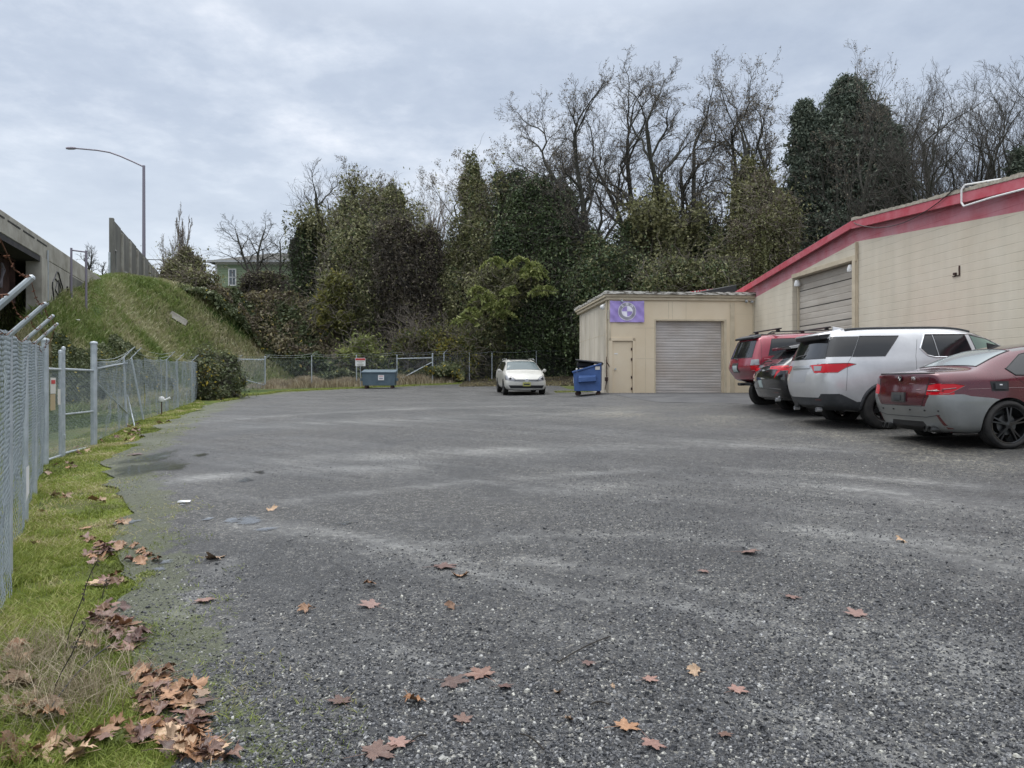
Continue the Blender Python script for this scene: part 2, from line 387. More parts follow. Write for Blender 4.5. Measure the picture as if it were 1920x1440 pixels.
dd = _dist(co[:, 0], co[:, 1], [(-1.15, 1.0)] + LE)
am = lot.data.attributes.new('moss', 'FLOAT', 'POINT'); am.data.foreach_set('value', (1.0 - sstep(0, .8 + .05 * np.clip(co[:, 1] - 5, 0, 14), dd)).astype(np.float32))
tr_ = np.zeros(len(co))
for pts_, wd_, st_ in (([(880, 1085), (1060, 1115), (1300, 1150), (1500, 1215), (1700, 1300), (1920, 1395)], .13, 1.), ([(1500, 1000), (1700, 1020), (1920, 1065)], .22, .8), ([(1000, 925), (1300, 905), (1600, 925), (1920, 975)], .35, .8),
        ([(520, 1000), (700, 1010), (900, 1090)], .16, .7), ([(700, 1200), (800, 1250), (890, 1290)], .13, 1.), ([(1230, 940), (1500, 960), (1920, 1015)], .25, .7), ([(560, 940), (900, 905), (1300, 880), (1700, 905), (1920, 930)], .16, .9), ([(700, 1040), (1000, 1010), (1300, 1010), (1700, 1070), (1920, 1130)], .12, .7), ([(300, 800), (700, 770), (1050, 760)], .4, .6), ([(980, 1060), (1200, 1090), (1500, 1150), (1750, 1230), (1920, 1310)], .10, .8), ([(480, 870), (900, 850), (1300, 835), (1700, 850)], .5, .7), ([(1400, 1330), (1600, 1400), (1700, 1440)], .14, .8),
        ([(1000, 1180), (1250, 1240), (1450, 1330), (1560, 1430)], .10, .5), ([(330, 905), (520, 885), (760, 880)], .35, .8), ([(500, 800), (900, 785), (1150, 775)], .8, .5), ([(1750, 1190), (1920, 1240)], .12, .6), ([(1820, 1360), (1920, 1400)], .16, 1.), ([(420, 1060), (380, 1110), (330, 1160)], .12, .6), ([(430, 990), (520, 1000)], .22, .9)):
    pl = [gp(*p) for p in pts_]; dq = _dist(co[:, 0], co[:, 1], pl) if len(pl) > 1 else 0
    tr_ = np.maximum(tr_, st_ * np.exp(-(dq / wd_) ** 2))
tr_ *= np.clip(.55 + 1.4 * (fbm(co[:, 0] * 1.1, co[:, 1] * 1.1, 0, 61, 4) - .2), 0, 1.2)
am = lot.data.attributes.new('track', 'FLOAT', 'POINT'); am.data.foreach_set('value', np.clip(tr_, 0, 1).astype(np.float32))
pl = [gp(*p) for p in [(1150, 772), (1400, 790), (1600, 820), (1780, 850)]]; pb_ = np.exp(-(_dist(co[:, 0], co[:, 1], pl) / 1.6) ** 2) * np.clip(fbm(co[:, 0] * .8, co[:, 1] * .8, 0, 62) * 2 - .45, 0, 1)
am = lot.data.attributes.new('pebble', 'FLOAT', 'POINT'); am.data.foreach_set('value', pb_.astype(np.float32))
# asphalt apron before the garage
m = noisy('old asphalt', (.045, .046, .05), (.085, .086, .088), 1.2, .75, .25, bscale=120)
M['asphalt'] = m
APR = [gp(1185, 748), gp(1230, 755), gp(1290, 757), gp(1350, 757), gp(1420, 763), (7.2, 22.0), (10.2, 22.0), (9.75, 30.1), (3.2, 29.4), (3.3, 28.6)]
xs = axis_pts(2.5, 12, [(5, .08)]); ys = axis_pts(19, 34, [(22, .08)])
a = sheet('asphalt_apron', xs, ys, M['asphalt'], .023, APR); tag(a, 'smooth dark asphalt apron before the garage door', kind='structure')
# puddles
m = mat('puddle water', (.05, .052, .054), .12, 0, 1.0, 1.0); t = m.node_tree; b = bsdf(m)
nn = N(t, 'ShaderNodeTexNoise', i_Scale=16.); tcc = N(t, 'ShaderNodeTexCoord'); L(t, tcc.outputs['Object'], nn.inputs[0])
bp = N(t, 'ShaderNodeBump', i_Strength=.35, i_Distance=.01); L(t, nn.outputs[0], bp.inputs['Height']); L(t, bp.outputs[0], b.inputs['Normal'])
pe = N(t, 'ShaderNodeAttribute', attribute_name='depth'); pn = N(t, 'ShaderNodeTexNoise', i_Scale=20., i_Detail=8., i_Roughness=.7); L(t, tcc.outputs['Object'], pn.inputs[0])
al = math_(t, 'ADD', math_(t, 'MULTIPLY', pe.outputs['Fac'], 1.5), math_(t, 'MULTIPLY', math_(t, 'SUBTRACT', pn.outputs[0], .62), 3.2))
al = math_(t, 'MULTIPLY', math_(t, 'MULTIPLY', al, 1.0, clamp=True), .78); L(t, al, b.inputs['Alpha'])
M['puddle'] = m
pd = [(285, 862, 48, 13), (262, 884, 55, 11), (330, 880, 26, 7), (486, 889, 20, 5), (470, 984, 36, 10), (432, 980, 18, 5), (500, 1000, 20, 4), (345, 950, 13, 3), (262, 1072, 22, 4), (300, 1062, 18, 4), (250, 985, 16, 5), (380, 855, 14, 3), (395, 978, 12, 3), (300, 1072, 16, 4), (460, 905, 14, 3), (650, 985, 16, 4)]
plab = ['largest shallow puddle beside the mossy verge', 'long puddle tapering towards the verge below the largest puddle', 'small puddle right of the largest puddle', 'narrow puddle holding a green sprig on open gravel', 'bright puddle on open gravel near the camera', 'small bright patch of water left of the bright puddle', 'thin trickle of water below the bright puddle', 'white glint of water on gravel left of the bright puddle', 'puddle among brown leaves at the moss edge', 'wet streak right of the upper leaf pile', 'dark puddle above the upper leaf pile', 'small puddle far right of the largest puddle', 'tiny glint of water on gravel', 'thin wet streak right of the leaves', 'thin puddle just below the narrow puddle on open gravel', 'small pale wet patch on the middle gravel']
for k, (px, py, rx, ry) in enumerate(pd):
    cxg, cyg = gp(px, py); e = gp(px + rx, py); f = gp(px, py - ry); RX = abs(e[0] - cxg); RY = abs(f[1] - cyg)
    n = 72; ringv = []; 
    for i in range(n):
        th = 2 * pi * i / n; q = max(.45, .1 + 1.6 * float(fbm(cos(th) * 1.2 + k * 3, sin(th) * 1.2, 0, k, 2)))
        ringv.append((cxg + RX * q * cos(th), cyg + RY * q * sin(th)))
    vs = [(cxg, cyg, Tf(cxg, cyg) + .026)]
    fs = []
    for lv in (.5, 1.25):
        for (x, y) in ringv:
            X = cxg + (x - cxg) * lv; Y = cyg + (y - cyg) * lv; vs.append((X, Y, Tf(X, Y) + .026))
    for i in range(n):
        j = (i + 1) % n; fs.append((0, 1 + i, 1 + j)); fs.append((1 + i, 1 + n + i, 1 + n + j, 1 + j))
    o = MB().add(vs, fs).build('puddle', M['puddle'], smooth=False)
    o.data.polygons.foreach_set('use_smooth', [True] * len(o.data.polygons)); am = o.data.attributes.new('depth', 'FLOAT', 'POINT'); am.data.foreach_set('value', [1.0] + [.8] * n + [0.0] * n)
    tag(o, plab[k], kind='structure', group='puddles on the gravel')

# loose stones
def stones(name, P, size, mat_, seed):
    n = len(P); r = np.random.default_rng(seed)
    base = np.array([(-1, -1, -1), (1, -1, -1), (1, 1, -1), (-1, 1, -1), (-1, -1, 1), (1, -1, 1), (1, 1, 1), (-1, 1, 1)], float) * .5
    q = np.array([(0, 3, 2, 1), (4, 5, 6, 7), (0, 1, 5, 4), (1, 2, 6, 5), (2, 3, 7, 6), (3, 0, 4, 7)])
    V = base[None] + r.uniform(-.28, .28, (n, 8, 3)); V[:, 4:, :2] *= .6
    V *= (size[:, None, None] * np.stack([r.uniform(.7, 1.3, n), r.uniform(.6, 1., n), r.uniform(.35, .7, n)], 1)[:, None, :])
    a = r.uniform(0, 2 * pi, n); ca, sa = np.cos(a)[:, None], np.sin(a)[:, None]
    X = V[..., 0] * ca - V[..., 1] * sa; Y = V[..., 0] * sa + V[..., 1] * ca; Z = V[..., 2] + V[..., 0] * r.uniform(-.4, .4, (n, 1))
    V = np.stack([X, Y, Z], -1) + P[:, None, :]
    Fc = (q[None] + (np.arange(n) * 8)[:, None, None]).reshape(-1, 4)
    return npmesh(name, V.reshape(-1, 3), Fc, mat_, np.repeat(r.uniform(0, 1, n), 6))
m = mat('gravel stones', (.1, .1, .1), .42); t = m.node_tree
at = N(t, 'ShaderNodeAttribute', attribute_name='rnd'); L(t, ramp(t, at.outputs['Fac'], [(p_, tuple(min(.4, c_ * 1.5 + .008) for c_ in q_)) for p_, q_ in STONE]), bsdf(m).inputs[0])
M['stones'] = m
n = 190000; u = RNG.uniform(0, 1, n); Y = 2.3 * (20 / 2.3) ** (u ** 1.15); X = RNG.uniform(-.72, .72, n) * (Y + .4)
dens = fbm(X * .9, Y * .35, 0, 5)
k = inside(X, Y, LOT) & (dens + RNG.uniform(-.12, .12, n) > .42 + .02 * np.clip(Y - 5, 0, 4)); X, Y = X[k], Y[k]; 
S = (RNG.gamma(3.0, .0024, len(X)) + .004) * np.clip(1.15 - Y * .05, .55, 1); S = np.clip(S, .004, .028)
o = link('loose_gravel', stones('loose_gravel', np.stack([X, Y, T(X, Y) + .018 + S * .12], 1), S, M['stones'], 4))
tag(o, 'loose dark crushed stones strewn over the lot', kind='stuff')

# ------------------------------------------------------------------ warehouse + garage (shared wall frame)
# local x runs away from the camera along the wall, local y points out into the lot, z above camera height
WO = (10.26, 22.9, CZ); WR = R(95)
def blockmat(name, c0, c1, mortar, bumpk=.5):
    m = mat(name, c0, .8, 0, .3); t = m.node_tree; b = bsdf(m)
    tc = N(t, 'ShaderNodeTexCoord'); sp = N(t, 'ShaderNodeSeparateXYZ'); L(t, tc.outputs['Object'], sp.inputs[0])
    cb = N(t, 'ShaderNodeCombineXYZ'); L(t, math_(t, 'ADD', sp.outputs[0], sp.outputs[1]), cb.inputs[0]); L(t, sp.outputs[2], cb.inputs[1])
    br = N(t, 'ShaderNodeTexBrick', i_Scale=1., i_Mortar_Size=.0045, i_Mortar_Smooth=.4, i_Brick_Width=.406, i_Row_Height=.203); L(t, cb.outputs[0], br.inputs['Vector'])
    br.inputs['Color1'].default_value = (*c0, 1); br.inputs['Color2'].default_value = (*c0, 1)
    # bed joints only: rows
    row = math_(t, 'FRACT', math_(t, 'DIVIDE', math_(t, 'ADD', sp.outputs[2], 10.), .203))
    bed = math_(t, 'SUBTRACT', 1.0, math_(t, 'MINIMUM', math_(t, 'MULTIPLY', math_(t, 'MINIMUM', row, math_(t, 'SUBTRACT', 1.0, row)), 22.), 1.0))
    n = N(t, 'ShaderNodeTexNoise', i_Scale=.9, i_Detail=8., i_Roughness=.65); L(t, tc.outputs['Object'], n.inputs[0])
    n3 = N(t, 'ShaderNodeTexNoise', i_Scale=2.2, i_Detail=6.); L(t, tc.outputs['Object'], n3.inputs[0])
    base = ramp(t, n.outputs[0], [(.35, c0), (.65, c1)])
    vj = math_(t, 'MULTIPLY', br.outputs['Fac'], .10)
    jm = math_(t, 'MULTIPLY', bed, ramp(t, n3.outputs[0], [(.35, (.08, .08, .08)), (.7, (.9, .9, .9))]))
    base = mixc(t, math_(t, 'MAXIMUM', jm, vj), base, mortar)
    mpp = N(t, 'ShaderNodeMapping'); mpp.inputs['Scale'].default_value = (1.8, 1.8, .25); L(t, tc.outputs['Object'], mpp.inputs[0])
    n5 = N(t, 'ShaderNodeTexNoise', i_Scale=1.4, i_Detail=7.); L(t, mpp.outputs[0], n5.inputs[0])
    base = mixc(t, 1.0, base, ramp(t, n5.outputs[0], [(.3, (.93, .925, .91)), (.6, (1.02, 1.01, 1.0))]), 'MULTIPLY')
    # peeling chips
    n4 = N(t, 'ShaderNodeTexNoise', i_Scale=4.5, i_Detail=9., i_Roughness=.8); L(t, tc.outputs['Object'], n4.inputs[0])
    chip = math_(t, 'GREATER_THAN', n4.outputs[0], .715)
    base = mixc(t, math_(t, 'MULTIPLY', chip, .6), base, tuple(v * .45 for v in c0))
    L(t, base, b.inputs[0])
    h = math_(t, 'SUBTRACT', math_(t, 'MULTIPLY', n4.outputs[0], .25), math_(t, 'ADD', math_(t, 'MULTIPLY', bed, .8), vj))
    bp = N(t, 'ShaderNodeBump', i_Strength=bumpk, i_Distance=.008); L(t, h, bp.inputs['Height']); L(t, bp.outputs[0], b.inputs['Normal'])
    return m
M['block'] = blockmat('beige painted block', (.62, .56, .455), (.66, .61, .51), (.31, .27, .21))
M['red'] = blockmat('faded red painted block', (.49, .13, .16), (.54, .29, .33), (.30, .04, .05))
M['redtrim'] = noisy('red fascia paint', (.47, .06, .085), (.52, .15, .18), 2.5, .55, .05)
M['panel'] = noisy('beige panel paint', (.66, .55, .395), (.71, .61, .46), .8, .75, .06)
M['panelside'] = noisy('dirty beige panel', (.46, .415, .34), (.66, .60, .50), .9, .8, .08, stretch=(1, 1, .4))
M['trim'] = noisy('weathered beige trim', (.50, .43, .315), (.61, .53, .40), 3, .8, .1)
M['roof'] = noisy('gravel roof', (.30, .27, .22), (.46, .42, .35), 12, .9, .4)
M['flash'] = noisy('worn flashing', (.10, .09, .07), (.62, .60, .55), 7, .7, .1, stretch=(.6, .6, 3), lo=.42, hi=.55)
def slat(name, c0, c1, dirt):
    m = mat(name, c0, .5, .15, .4); t = m.node_tree; b = bsdf(m)
    tc = N(t, 'ShaderNodeTexCoord'); mp = N(t, 'ShaderNodeMapping'); mp.inputs['Scale'].default_value = (.5, .5, 5); L(t, tc.outputs['Object'], mp.inputs[0])
    n = N(t, 'ShaderNodeTexNoise', i_Scale=1.6, i_Detail=7.); L(t, mp.outputs[0], n.inputs[0])
    c = ramp(t, n.outputs[0], [(.35, c0), (.65, c1)])
    n2 = N(t, 'ShaderNodeTexNoise', i_Scale=.8, i_Detail=5.); L(t, tc.outputs['Object'], n2.inputs[0])
    c = mixc(t, math_(t, 'MULTIPLY', ramp(t, n2.outputs[0], [(.45, (0, 0, 0)), (.7, (1, 1, 1))]), .5), c, dirt)
    L(t, c, b.inputs[0]); return m
M['slat1'] = slat('grey roller slats', (.42, .395, .38), (.53, .50, .48), (.38, .31, .25))
M['slat2'] = slat('brown roller slats', (.46, .42, .37), (.57, .525, .465), (.35, .30, .25))

wh = thing('warehouse', 'long beige painted block warehouse with red band under its low gable roof', 'building', WO, WR)
def rz_(s):  # roof height above camera at wall station s
    return 4.75 - .112 * s if s > 0 else 4.75 + .074 * s
def band(s): # lower edge of the red paint
    if s >= 0: return rz_(s) - .56 + (.0 if s > 3.9 else 0)
    return rz_(s) - .56 - .01 * abs(s)
S0, S1 = -17.0, 9.3
D0, D1 = .25, 4.25      # roller door opening along the wall
DT = 3.66
mb = MB()
def wq(p, mi): mb.add([(s, 0, z) for s, z in p], [tuple(range(len(p)))], mi)
zb = -1.6
wq([(S0, zb), (0, zb), (0, band(0)), (S0, band(S0))], 0)
wq([(S0, band(S0)), (0, band(0)), (0, rz_(0)), (S0, rz_(S0))], 1)
wq([(0, zb), (D0, zb), (D0, band(D0)), (0, band(0))], 0)
wq([(0, band(0)), (D0, band(D0)), (D0, rz_(D0)), (0, rz_(0))], 1)
wq([(D0, DT), (D1, DT), (D1, DT + .09), (D0, band(D0))], 0)
wq([(D0, band(D0)), (D1, DT + .09), (D1, rz_(D1)), (D0, rz_(D0))], 1)
wq([(D1, zb), (S1, zb), (S1, band(S1)), (D1, band(D1))], 0)
wq([(D1, band(D1)), (S1, band(S1)), (S1, rz_(S1)), (D1, rz_(D1))], 1)
# reveals
rv = .28
mb.add([(D1, 0, zb), (D1, 0, DT), (D1, -rv, DT), (D1, -rv, zb)], [(0, 1, 2, 3)], 0)
mb.add([(D0, 0, zb), (D0, 0, DT), (D0, -rv, DT), (D0, -rv, zb)], [(3, 2, 1, 0)], 0)
mb.add([(D0, 0, DT), (D1, 0, DT), (D1, -rv, DT), (D0, -rv, DT)], [(0, 1, 2, 3)], 0)
# end and back walls
BW = -16
mb.add([(S0, 0, zb), (S0, BW, zb), (S0, BW, rz_(S0)), (S0, 0, rz_(S0))], [(0, 1, 2, 3)], 0)
mb.add([(S1, 0, zb), (S1, BW, zb), (S1, BW, rz_(S1)), (S1, 0, rz_(S1))], [(3, 2, 1, 0)], 1)
mb.add([(S0, BW, zb), (S1, BW, zb), (S1, BW, rz_(S1)), (0, BW, rz_(0)), (S0, BW, rz_(S0))], [(0, 1, 2, 3, 4)], 0)
mb.build('wall', [M['block'], M['red']], wh, fix=False)
# roof and fascia
mb = MB(); ov = .12
for (a, b_) in ((S0 - .1, 0), (0, S1 + .35)):
    za, zb_ = rz_(a), rz_(b_)
    mb.hexa([(a, BW, za), (b_, BW, zb_), (b_, ov, zb_), (a, ov, za), (a, BW, za + .09), (b_, BW, zb_ + .09), (b_, ov - .02, zb_ + .09), (a, ov - .02, za + .09)])
mb.build('roof', M['roof'], wh)
mb = MB()
for (a, b_, h) in ((S0 - .1, 0, .24), (0, S1 + .5, .22)):
    mb.hexa([(a, ov, rz_(a) + .05 - h), (b_, ov, rz_(b_) + .05 - h), (b_, ov + .06, rz_(b_) + .05 - h), (a, ov + .06, rz_(a) + .05 - h),
             (a, ov, rz_(a) + .05), (b_, ov, rz_(b_) + .05), (b_, ov + .06, rz_(b_) + .05), (a, ov + .06, rz_(a) + .05)])
mb.build('fascia', M['redtrim'], wh, .008)
mb = MB()   # ragged gravel-coated drip edge
rr_ = random.Random(3)
s = S0
while s < -.05:
    st = rr_.uniform(.05, .16); h = rr_.uniform(.05, .10); mb.box(s, min(s + st, 0), ov - .1, ov + .075, rz_(s) + .055, rz_(s) + .055 + h); s += st
mb.build('drip_edge', M['roof'], wh)
mb = MB()   # tar paper strip on the far slope
mb.hexa([(.2, -.3, rz_(.2) + .10), (6.4, -.3, rz_(6.4) + .10), (6.4, ov + .04, rz_(6.4) + .055), (.2, ov + .04, rz_(.2) + .055), (.2, -.3, rz_(.2) + .14), (6.4, -.3, rz_(6.4) + .14), (6.4, ov + .04, rz_(6.4) + .08), (.2, ov + .04, rz_(.2) + .08)])
mb.build('tar_strip', M['black'], wh)
# roller door: corrugated slats
def roller(name, parent, a0, a1, z0, z1, fn, matn, pitch, groove=.012, hood=None):
    """slats in the (a,z) plane, fn(a, out, z)"""
    mb = MB(); z = z0; k = 0
    while z < z1 - .01:
        zt = min(z + pitch, z1)
        prof = [(0, z), (.0, z + .008), (.011, z + .02), (.013, (z + zt) / 2), (.010, zt - .012), (0, zt)]
        for (o0, q0), (o1, q1) in zip(prof[:-1], prof[1:]):
            mb.add([fn(a0, o0, q0), fn(a1, o0, q0), fn(a1, o1, q1), fn(a0, o1, q1)], [(0, 1, 2, 3)])
        z = zt; k += 1
    o = mb.build(name, matn, parent, smooth=False, fix=False)
    return o
ro = roller('roller_door', wh, D0 + .02, D1 - .02, -.5, DT - .02, lambda a, o, z: (a, -rv + .06 + o, z), M['slat2'], .205)
mb = MB()
for z in [-.5 + .205 * k for k in range(1, 20)]:
    if z % .61 < .2: mb.box(D0 + .02, D1 - .02, -rv + .04, -rv + .075, z - .012, z + .004)
mb.build('slat_gap', M['darkgap'], ro)
for a_0 in (D1 - .12, D0 + .03): MB().box(a_0, a_0 + .06, -rv + .07, -rv + .13, -.5, DT).build('door_track', M['trim'], wh)
mb = MB(); mb.box(-.06, .12, .0, .09, -1.3, 3.72); mb.build('pilaster', M['trim'], wh, .01)
mb = MB(); mb.box(-.10, -.065, .0, .10, 3.6, 4.17); mb.box(-.105, -.06, .002, .05, -1.3, 3.60); mb.build('conduit_box', M['trim'], wh, .005)
mb = MB(); mb.box(-.10, D1 + .0, .002, .035, DT + .002, DT + .14); mb.build('lintel', M['trim'], wh, .004)
for s_, nm in ((D1 - .25, 'door_lamp'), (D0 + .2, 'door_lamp')):
    MB().lathe([(0, -.10), (.10, -.10), (.11, -.02), (.07, .10), (.03, .12), (0, .12)], 14, 'z', (s_, -.06, DT - .2)).build(nm, M['white'], wh, smooth=True)
mb = MB(); mb.box(S1 - 3.6, S1 - 3.25, .002, .05, 1.45, 1.85); mb.build('meter_box', M['girder'], wh, .01)
mb = MB(); mb.box(S1 - 4.1, S1 - 3.2, .002, .03, .55, 1.3); mb.build('patch_board', M['trim'], wh, .004)
pts = [(S1 - 3.65 + .26 * cos(a), .07, .85 + .34 * sin(a)) for a in np.linspace(.2, 6.0, 16)]
MB().path(pts, .022, 6).build('hanging_hose', M['black'], wh)
pts = [(-.2, .2, 4.72)] + [(s, .21, 4.70 - .72 * (1 - ((s + 2.6) / 2.4) ** 2) * .7) for s in np.linspace(-.3, -4.8, 14)] + [(-5.0, .2, 4.5), (-5.2, .0, 4.55)]
MB().path(pts, .012, 5).build('loose_cable', M['black'], wh)
hp = [(-5.85, -.5, 4.62), (-5.85, .20, 4.60), (-5.82, .27, 4.55), (-5.82, .28, 4.12), (-5.9, .28, 4.05), (-8, .28, 3.98), (-12, .28, 3.72)]
hp = [(-6.8, -.4, 4.42), (-5.3, -.1, 4.60), (-5.05, .2, 4.58), (-5.0, .24, 4.48), (-5.0, .24, 4.18), (-5.08, .24, 4.08), (-6, .25, 4.06), (-9, .25, 3.9), (-14, .25, 3.5)]
MB().path(hp, .022, 8).build('white_pipe', M['white'], wh)
mb = MB(); mb.box(-4.62, -4.58, .002, .02, 2.55, 2.78); mb.box(-4.62, -4.35, .002, .02, 2.54, 2.56); mb.box(-4.5, -4.42, .002, .05, 2.57, 2.63); mb.build('wall_hook', M['girder'], wh)

ga = thing('garage', 'low flat roofed beige panel garage attached to the warehouse', 'building', WO, WR)
G0 = 7.63; GQ = 5.83; GD = 6.6; GT = 3.38; GB = -.9
mb = MB()
dq0, dq1, dzt = 1.22, 3.98, 2.42
pq0, pq1, pzt = 4.90, 5.70, 1.62
def fq(q0, q1, z0, z1, mi=0): mb.add([(G0, q0, z0), (G0, q1, z0), (G0, q1, z1), (G0, q0, z1)], [(0, 1, 2, 3)], mi)
fq(0.001, dq0, GB, GT); fq(dq0, dq1, dzt, GT); fq(dq1, pq0, GB, GT); fq(pq0, pq1, pzt, GT); fq(pq1, GQ, GB, GT)
for (a, b_, zt) in ((dq0, dq1, dzt), (pq0, pq1, pzt)):
    dp = .22 if a < 3 else .08
    mb.add([(G0, a, GB), (G0 + dp, a, GB), (G0 + dp, a, zt), (G0, a, zt)], [(0, 1, 2, 3)]); mb.add([(G0, b_, GB), (G0 + dp, b_, GB), (G0 + dp, b_, zt), (G0, b_, zt)], [(3, 2, 1, 0)])
    mb.add([(G0, a, zt), (G0 + dp, a, zt), (G0 + dp, b_, zt), (G0, b_, zt)], [(0, 1, 2, 3)])
mb.build('front_wall', M['panel'], ga, fix=False)
mb = MB(); mb.add([(G0, GQ, GB), (G0 + GD, GQ, GB), (G0 + GD, GQ, GT), (G0, GQ, GT)], [(0, 1, 2, 3)])
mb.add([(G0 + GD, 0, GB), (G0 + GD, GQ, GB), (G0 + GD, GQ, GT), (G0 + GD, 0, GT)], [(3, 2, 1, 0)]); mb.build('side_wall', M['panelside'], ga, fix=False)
roller('roller_door', ga, dq0 + .03, dq1 - .03, -.45, dzt, lambda a, o, z: (G0 + .16 - o, a, z), M['slat1'], .108)
mb = MB(); mb.box(G0 - .02, G0 + .0, dq0 - .10, dq0 - .0, -.5, dzt + .07); mb.box(G0 - .02, G0, dq1, dq1 + .04, -.5, dzt + .07); mb.box(G0 - .022, G0, dq0, dq1, dzt, dzt + .07)
mb.box(G0 + .09, G0 + .158, dq0, dq0 + .07, -.5, dzt); mb.build('door_frame', M['trim'], ga, .004)
dr = MB().box(G0 + .03, G0 + .07, pq0 + .01, pq1 - .01, -.44, pzt - .01).build('door', M['panel'], ga, .004)
MB().lathe([(0, 0), (.035, 0), (.035, .03), (.02, .05), (0, .05)], 12, 'x', (G0 - .03, pq1 - .12, .52)).build('door_knob', M['galv'], dr)
mb = MB()
for z in (1.3, .9, .2, -.25): MB().box(G0 + .005, G0 + .03, pq0 + .01, pq0 + .06, z - .05, z + .05).build('hinge', M['girder'], dr)
MB().box(G0 + .022, G0 + .03, pq1 - .22, pq1 - .08, 1.1, 1.14).build('door_sticker', M['white'], dr)
mb = MB(); mb.box(G0 - .03, G0, pq0 - .10, pq0, -.45, pzt + .12); mb.box(G0 - .03, G0, pq0 - .1, GQ, pzt, pzt + .12); mb.box(G0 - .031, G0, pq1, GQ + .001, -.45, pzt); mb.build('entry_frame', M['panel'], ga, .004)
mb = MB(); mb.box(G0 - .035, G0, .80, .98, -.45, GT - .22); mb.box(G0 - .04, G0, 0.002, .06, -.45, GT - .2); mb.box(G0 - .03, G0 - .0, GQ - .07, GQ + .03, -.45, GT); mb.build('corner_board', M['trim'], ga, .004)
mb = MB(); # panel joints as thin battens
for q in (2.75, 3.45, 3.3): mb.box(G0 - .004, G0, q, q + .018, dzt + .08, GT - .2)
mb.box(G0 - .004, G0, 4.0, 4.012, .9, 1.0)
mb.box(G0 - .0035, G0, dq1 + .05, pq0 - .1, 2.12, 2.135); mb.box(G0 - .0035, G0, dq1 + .05, pq0 - .1, .92, .935); mb.box(G0 - .0045, G0, 4.38, 4.392, -.4, 2.12); mb.box(G0 - .0035, G0, .06, .8, 2.7, 2.71)
for k, s_ in enumerate(np.linspace(G0 + .9, G0 + GD - .5, 6)): mb.box(s_, s_ + .02, GQ, GQ + .006, GB, GT)
mb.box(G0 + .02, G0 + GD, GQ, GQ + .005, 1.9, 1.92)
mb.build('panel_joint', M['trim'], ga)
mb = MB()
mb.box(G0 - .07, G0 + .0, -.0, GQ + .12, GT - .16, GT - .05); mb.box(G0 - .13, G0 - .02, .0, GQ + .18, GT - .045, GT + .05)
mb.box(G0 + .001, G0 + GD + .1, GQ + .001, GQ + .12, GT - .16, GT - .05); mb.box(G0 - .02 + .001, G0 + GD + .15, GQ + .01, GQ + .18, GT - .045, GT + .05)
mb.build('fascia', M['trim'], ga, .006)
mb = MB(); rr_ = random.Random(5); q = 0
while q < GQ + .2:
    st = rr_.uniform(.1, .5); mb.box(G0 - .20, G0 + .1, q, min(q + st, GQ + .2), GT + .052, GT + .16 + rr_.uniform(-.015, .015)); q += st
s_ = G0 + .1
while s_ < G0 + GD + .1:
    st = rr_.uniform(.3, .8); mb.box(s_ + .002, s_ + st, GQ - .06, GQ + .2, GT + .052, GT + .16 + rr_.uniform(-.02, .02)); s_ += st
mb.build('roof_flashing', M['flash'], ga)
MB().box(G0 + .1, G0 + GD, 0.01, GQ - .06, GT, GT + .13).build('roof', M['roof'], ga)
mb = MB(); mb.path([(G0 + .12, GQ + .07, GT - .2), (G0 + .12, GQ + .07, -.4)], .04, 8); mb.build('downpipe', M['trim'], ga)
mb = MB(); mb.path([(G0 + .0, GQ + .10, 1.0), (G0 - .02, GQ + .12, .4), (G0, GQ + .1, .1), (G0 + .03, GQ + .16, -.3)], .015, 6); mb.path([(G0 - .05, GQ + .0, .62), (G0 - .05, GQ + .14, .85)], .02, 6); mb.box(G0 - .04, G0 + .05, GQ + .05, GQ + .16, .05, .2); mb.build('pipe_fitting', M['girder'], ga)
for (s_, q, z, nm) in ((G0 - .16, 5.35, GT - .22, 'eave_lamp'), (G0 - .16, .35, GT - .18, 'eave_lamp'), (G0 - .16, .12, GT - .2, 'eave_lamp')):
    mb = MB(); mb.lathe([(0, 0), (.03, 0), (.05, .05), (.055, .12), (0, .12)], 12, 'x', (s_ - .03, q, z)); mb.tube((s_, q, z), (G0 - .02, q, z + .12), .012); mb.build(nm, M['galv'], ga)
mb = MB(); mb.lathe([(0, 0), (.09, 0), (.11, .06), (.06, .14), (0, .16)], 14, 'y', (G0 + .3, GQ + .14, GT - .42)); mb.tube((G0 + .3, GQ, GT - .25), (G0 + .3, GQ + .2, GT - .35), .02); mb.box(G0 + .1, G0 + .25, GQ + .0, GQ + .06, GT - .9, GT - .55); mb.build('flood_lamp', M['white'], ga)
# rusted stretch of roof beyond the garage
rb = thing('rear_roof', 'peeling red and white roof edge with dark metal panel behind the garage', 'roof', WO, WR)
mb = MB()
mb.hexa([(12.8, -.2, 3.9), (12.8, 3.4, 3.62), (16, 3.4, 3.62), (16, -.2, 3.9), (12.8, -.2, 4.35), (12.8, 3.4, 3.86), (16, 3.4, 3.86), (16, -.2, 4.35)])
mb.build('fascia', noisy('peeling red', (.55, .08, .1), (.75, .70, .66), 3, .7, .05, stretch=(3, 3, .5), lo=.48, hi=.56), rb)
mb = MB(); mb.hexa([(11, -.6, 3.9), (11, .9, 3.75), (12.4, .9, 3.75), (12.4, -.6, 3.9), (11, -.6, 4.30), (11, .9, 4.0), (12.4, .9, 4.1), (12.4, -.6, 4.4)]); mb.build('metal_panel', M['black'], rb, .01)
MB().box(11, 16, -.6, 3.2, 3.35, 3.6).build('roof_deck', M['roof'], rb)
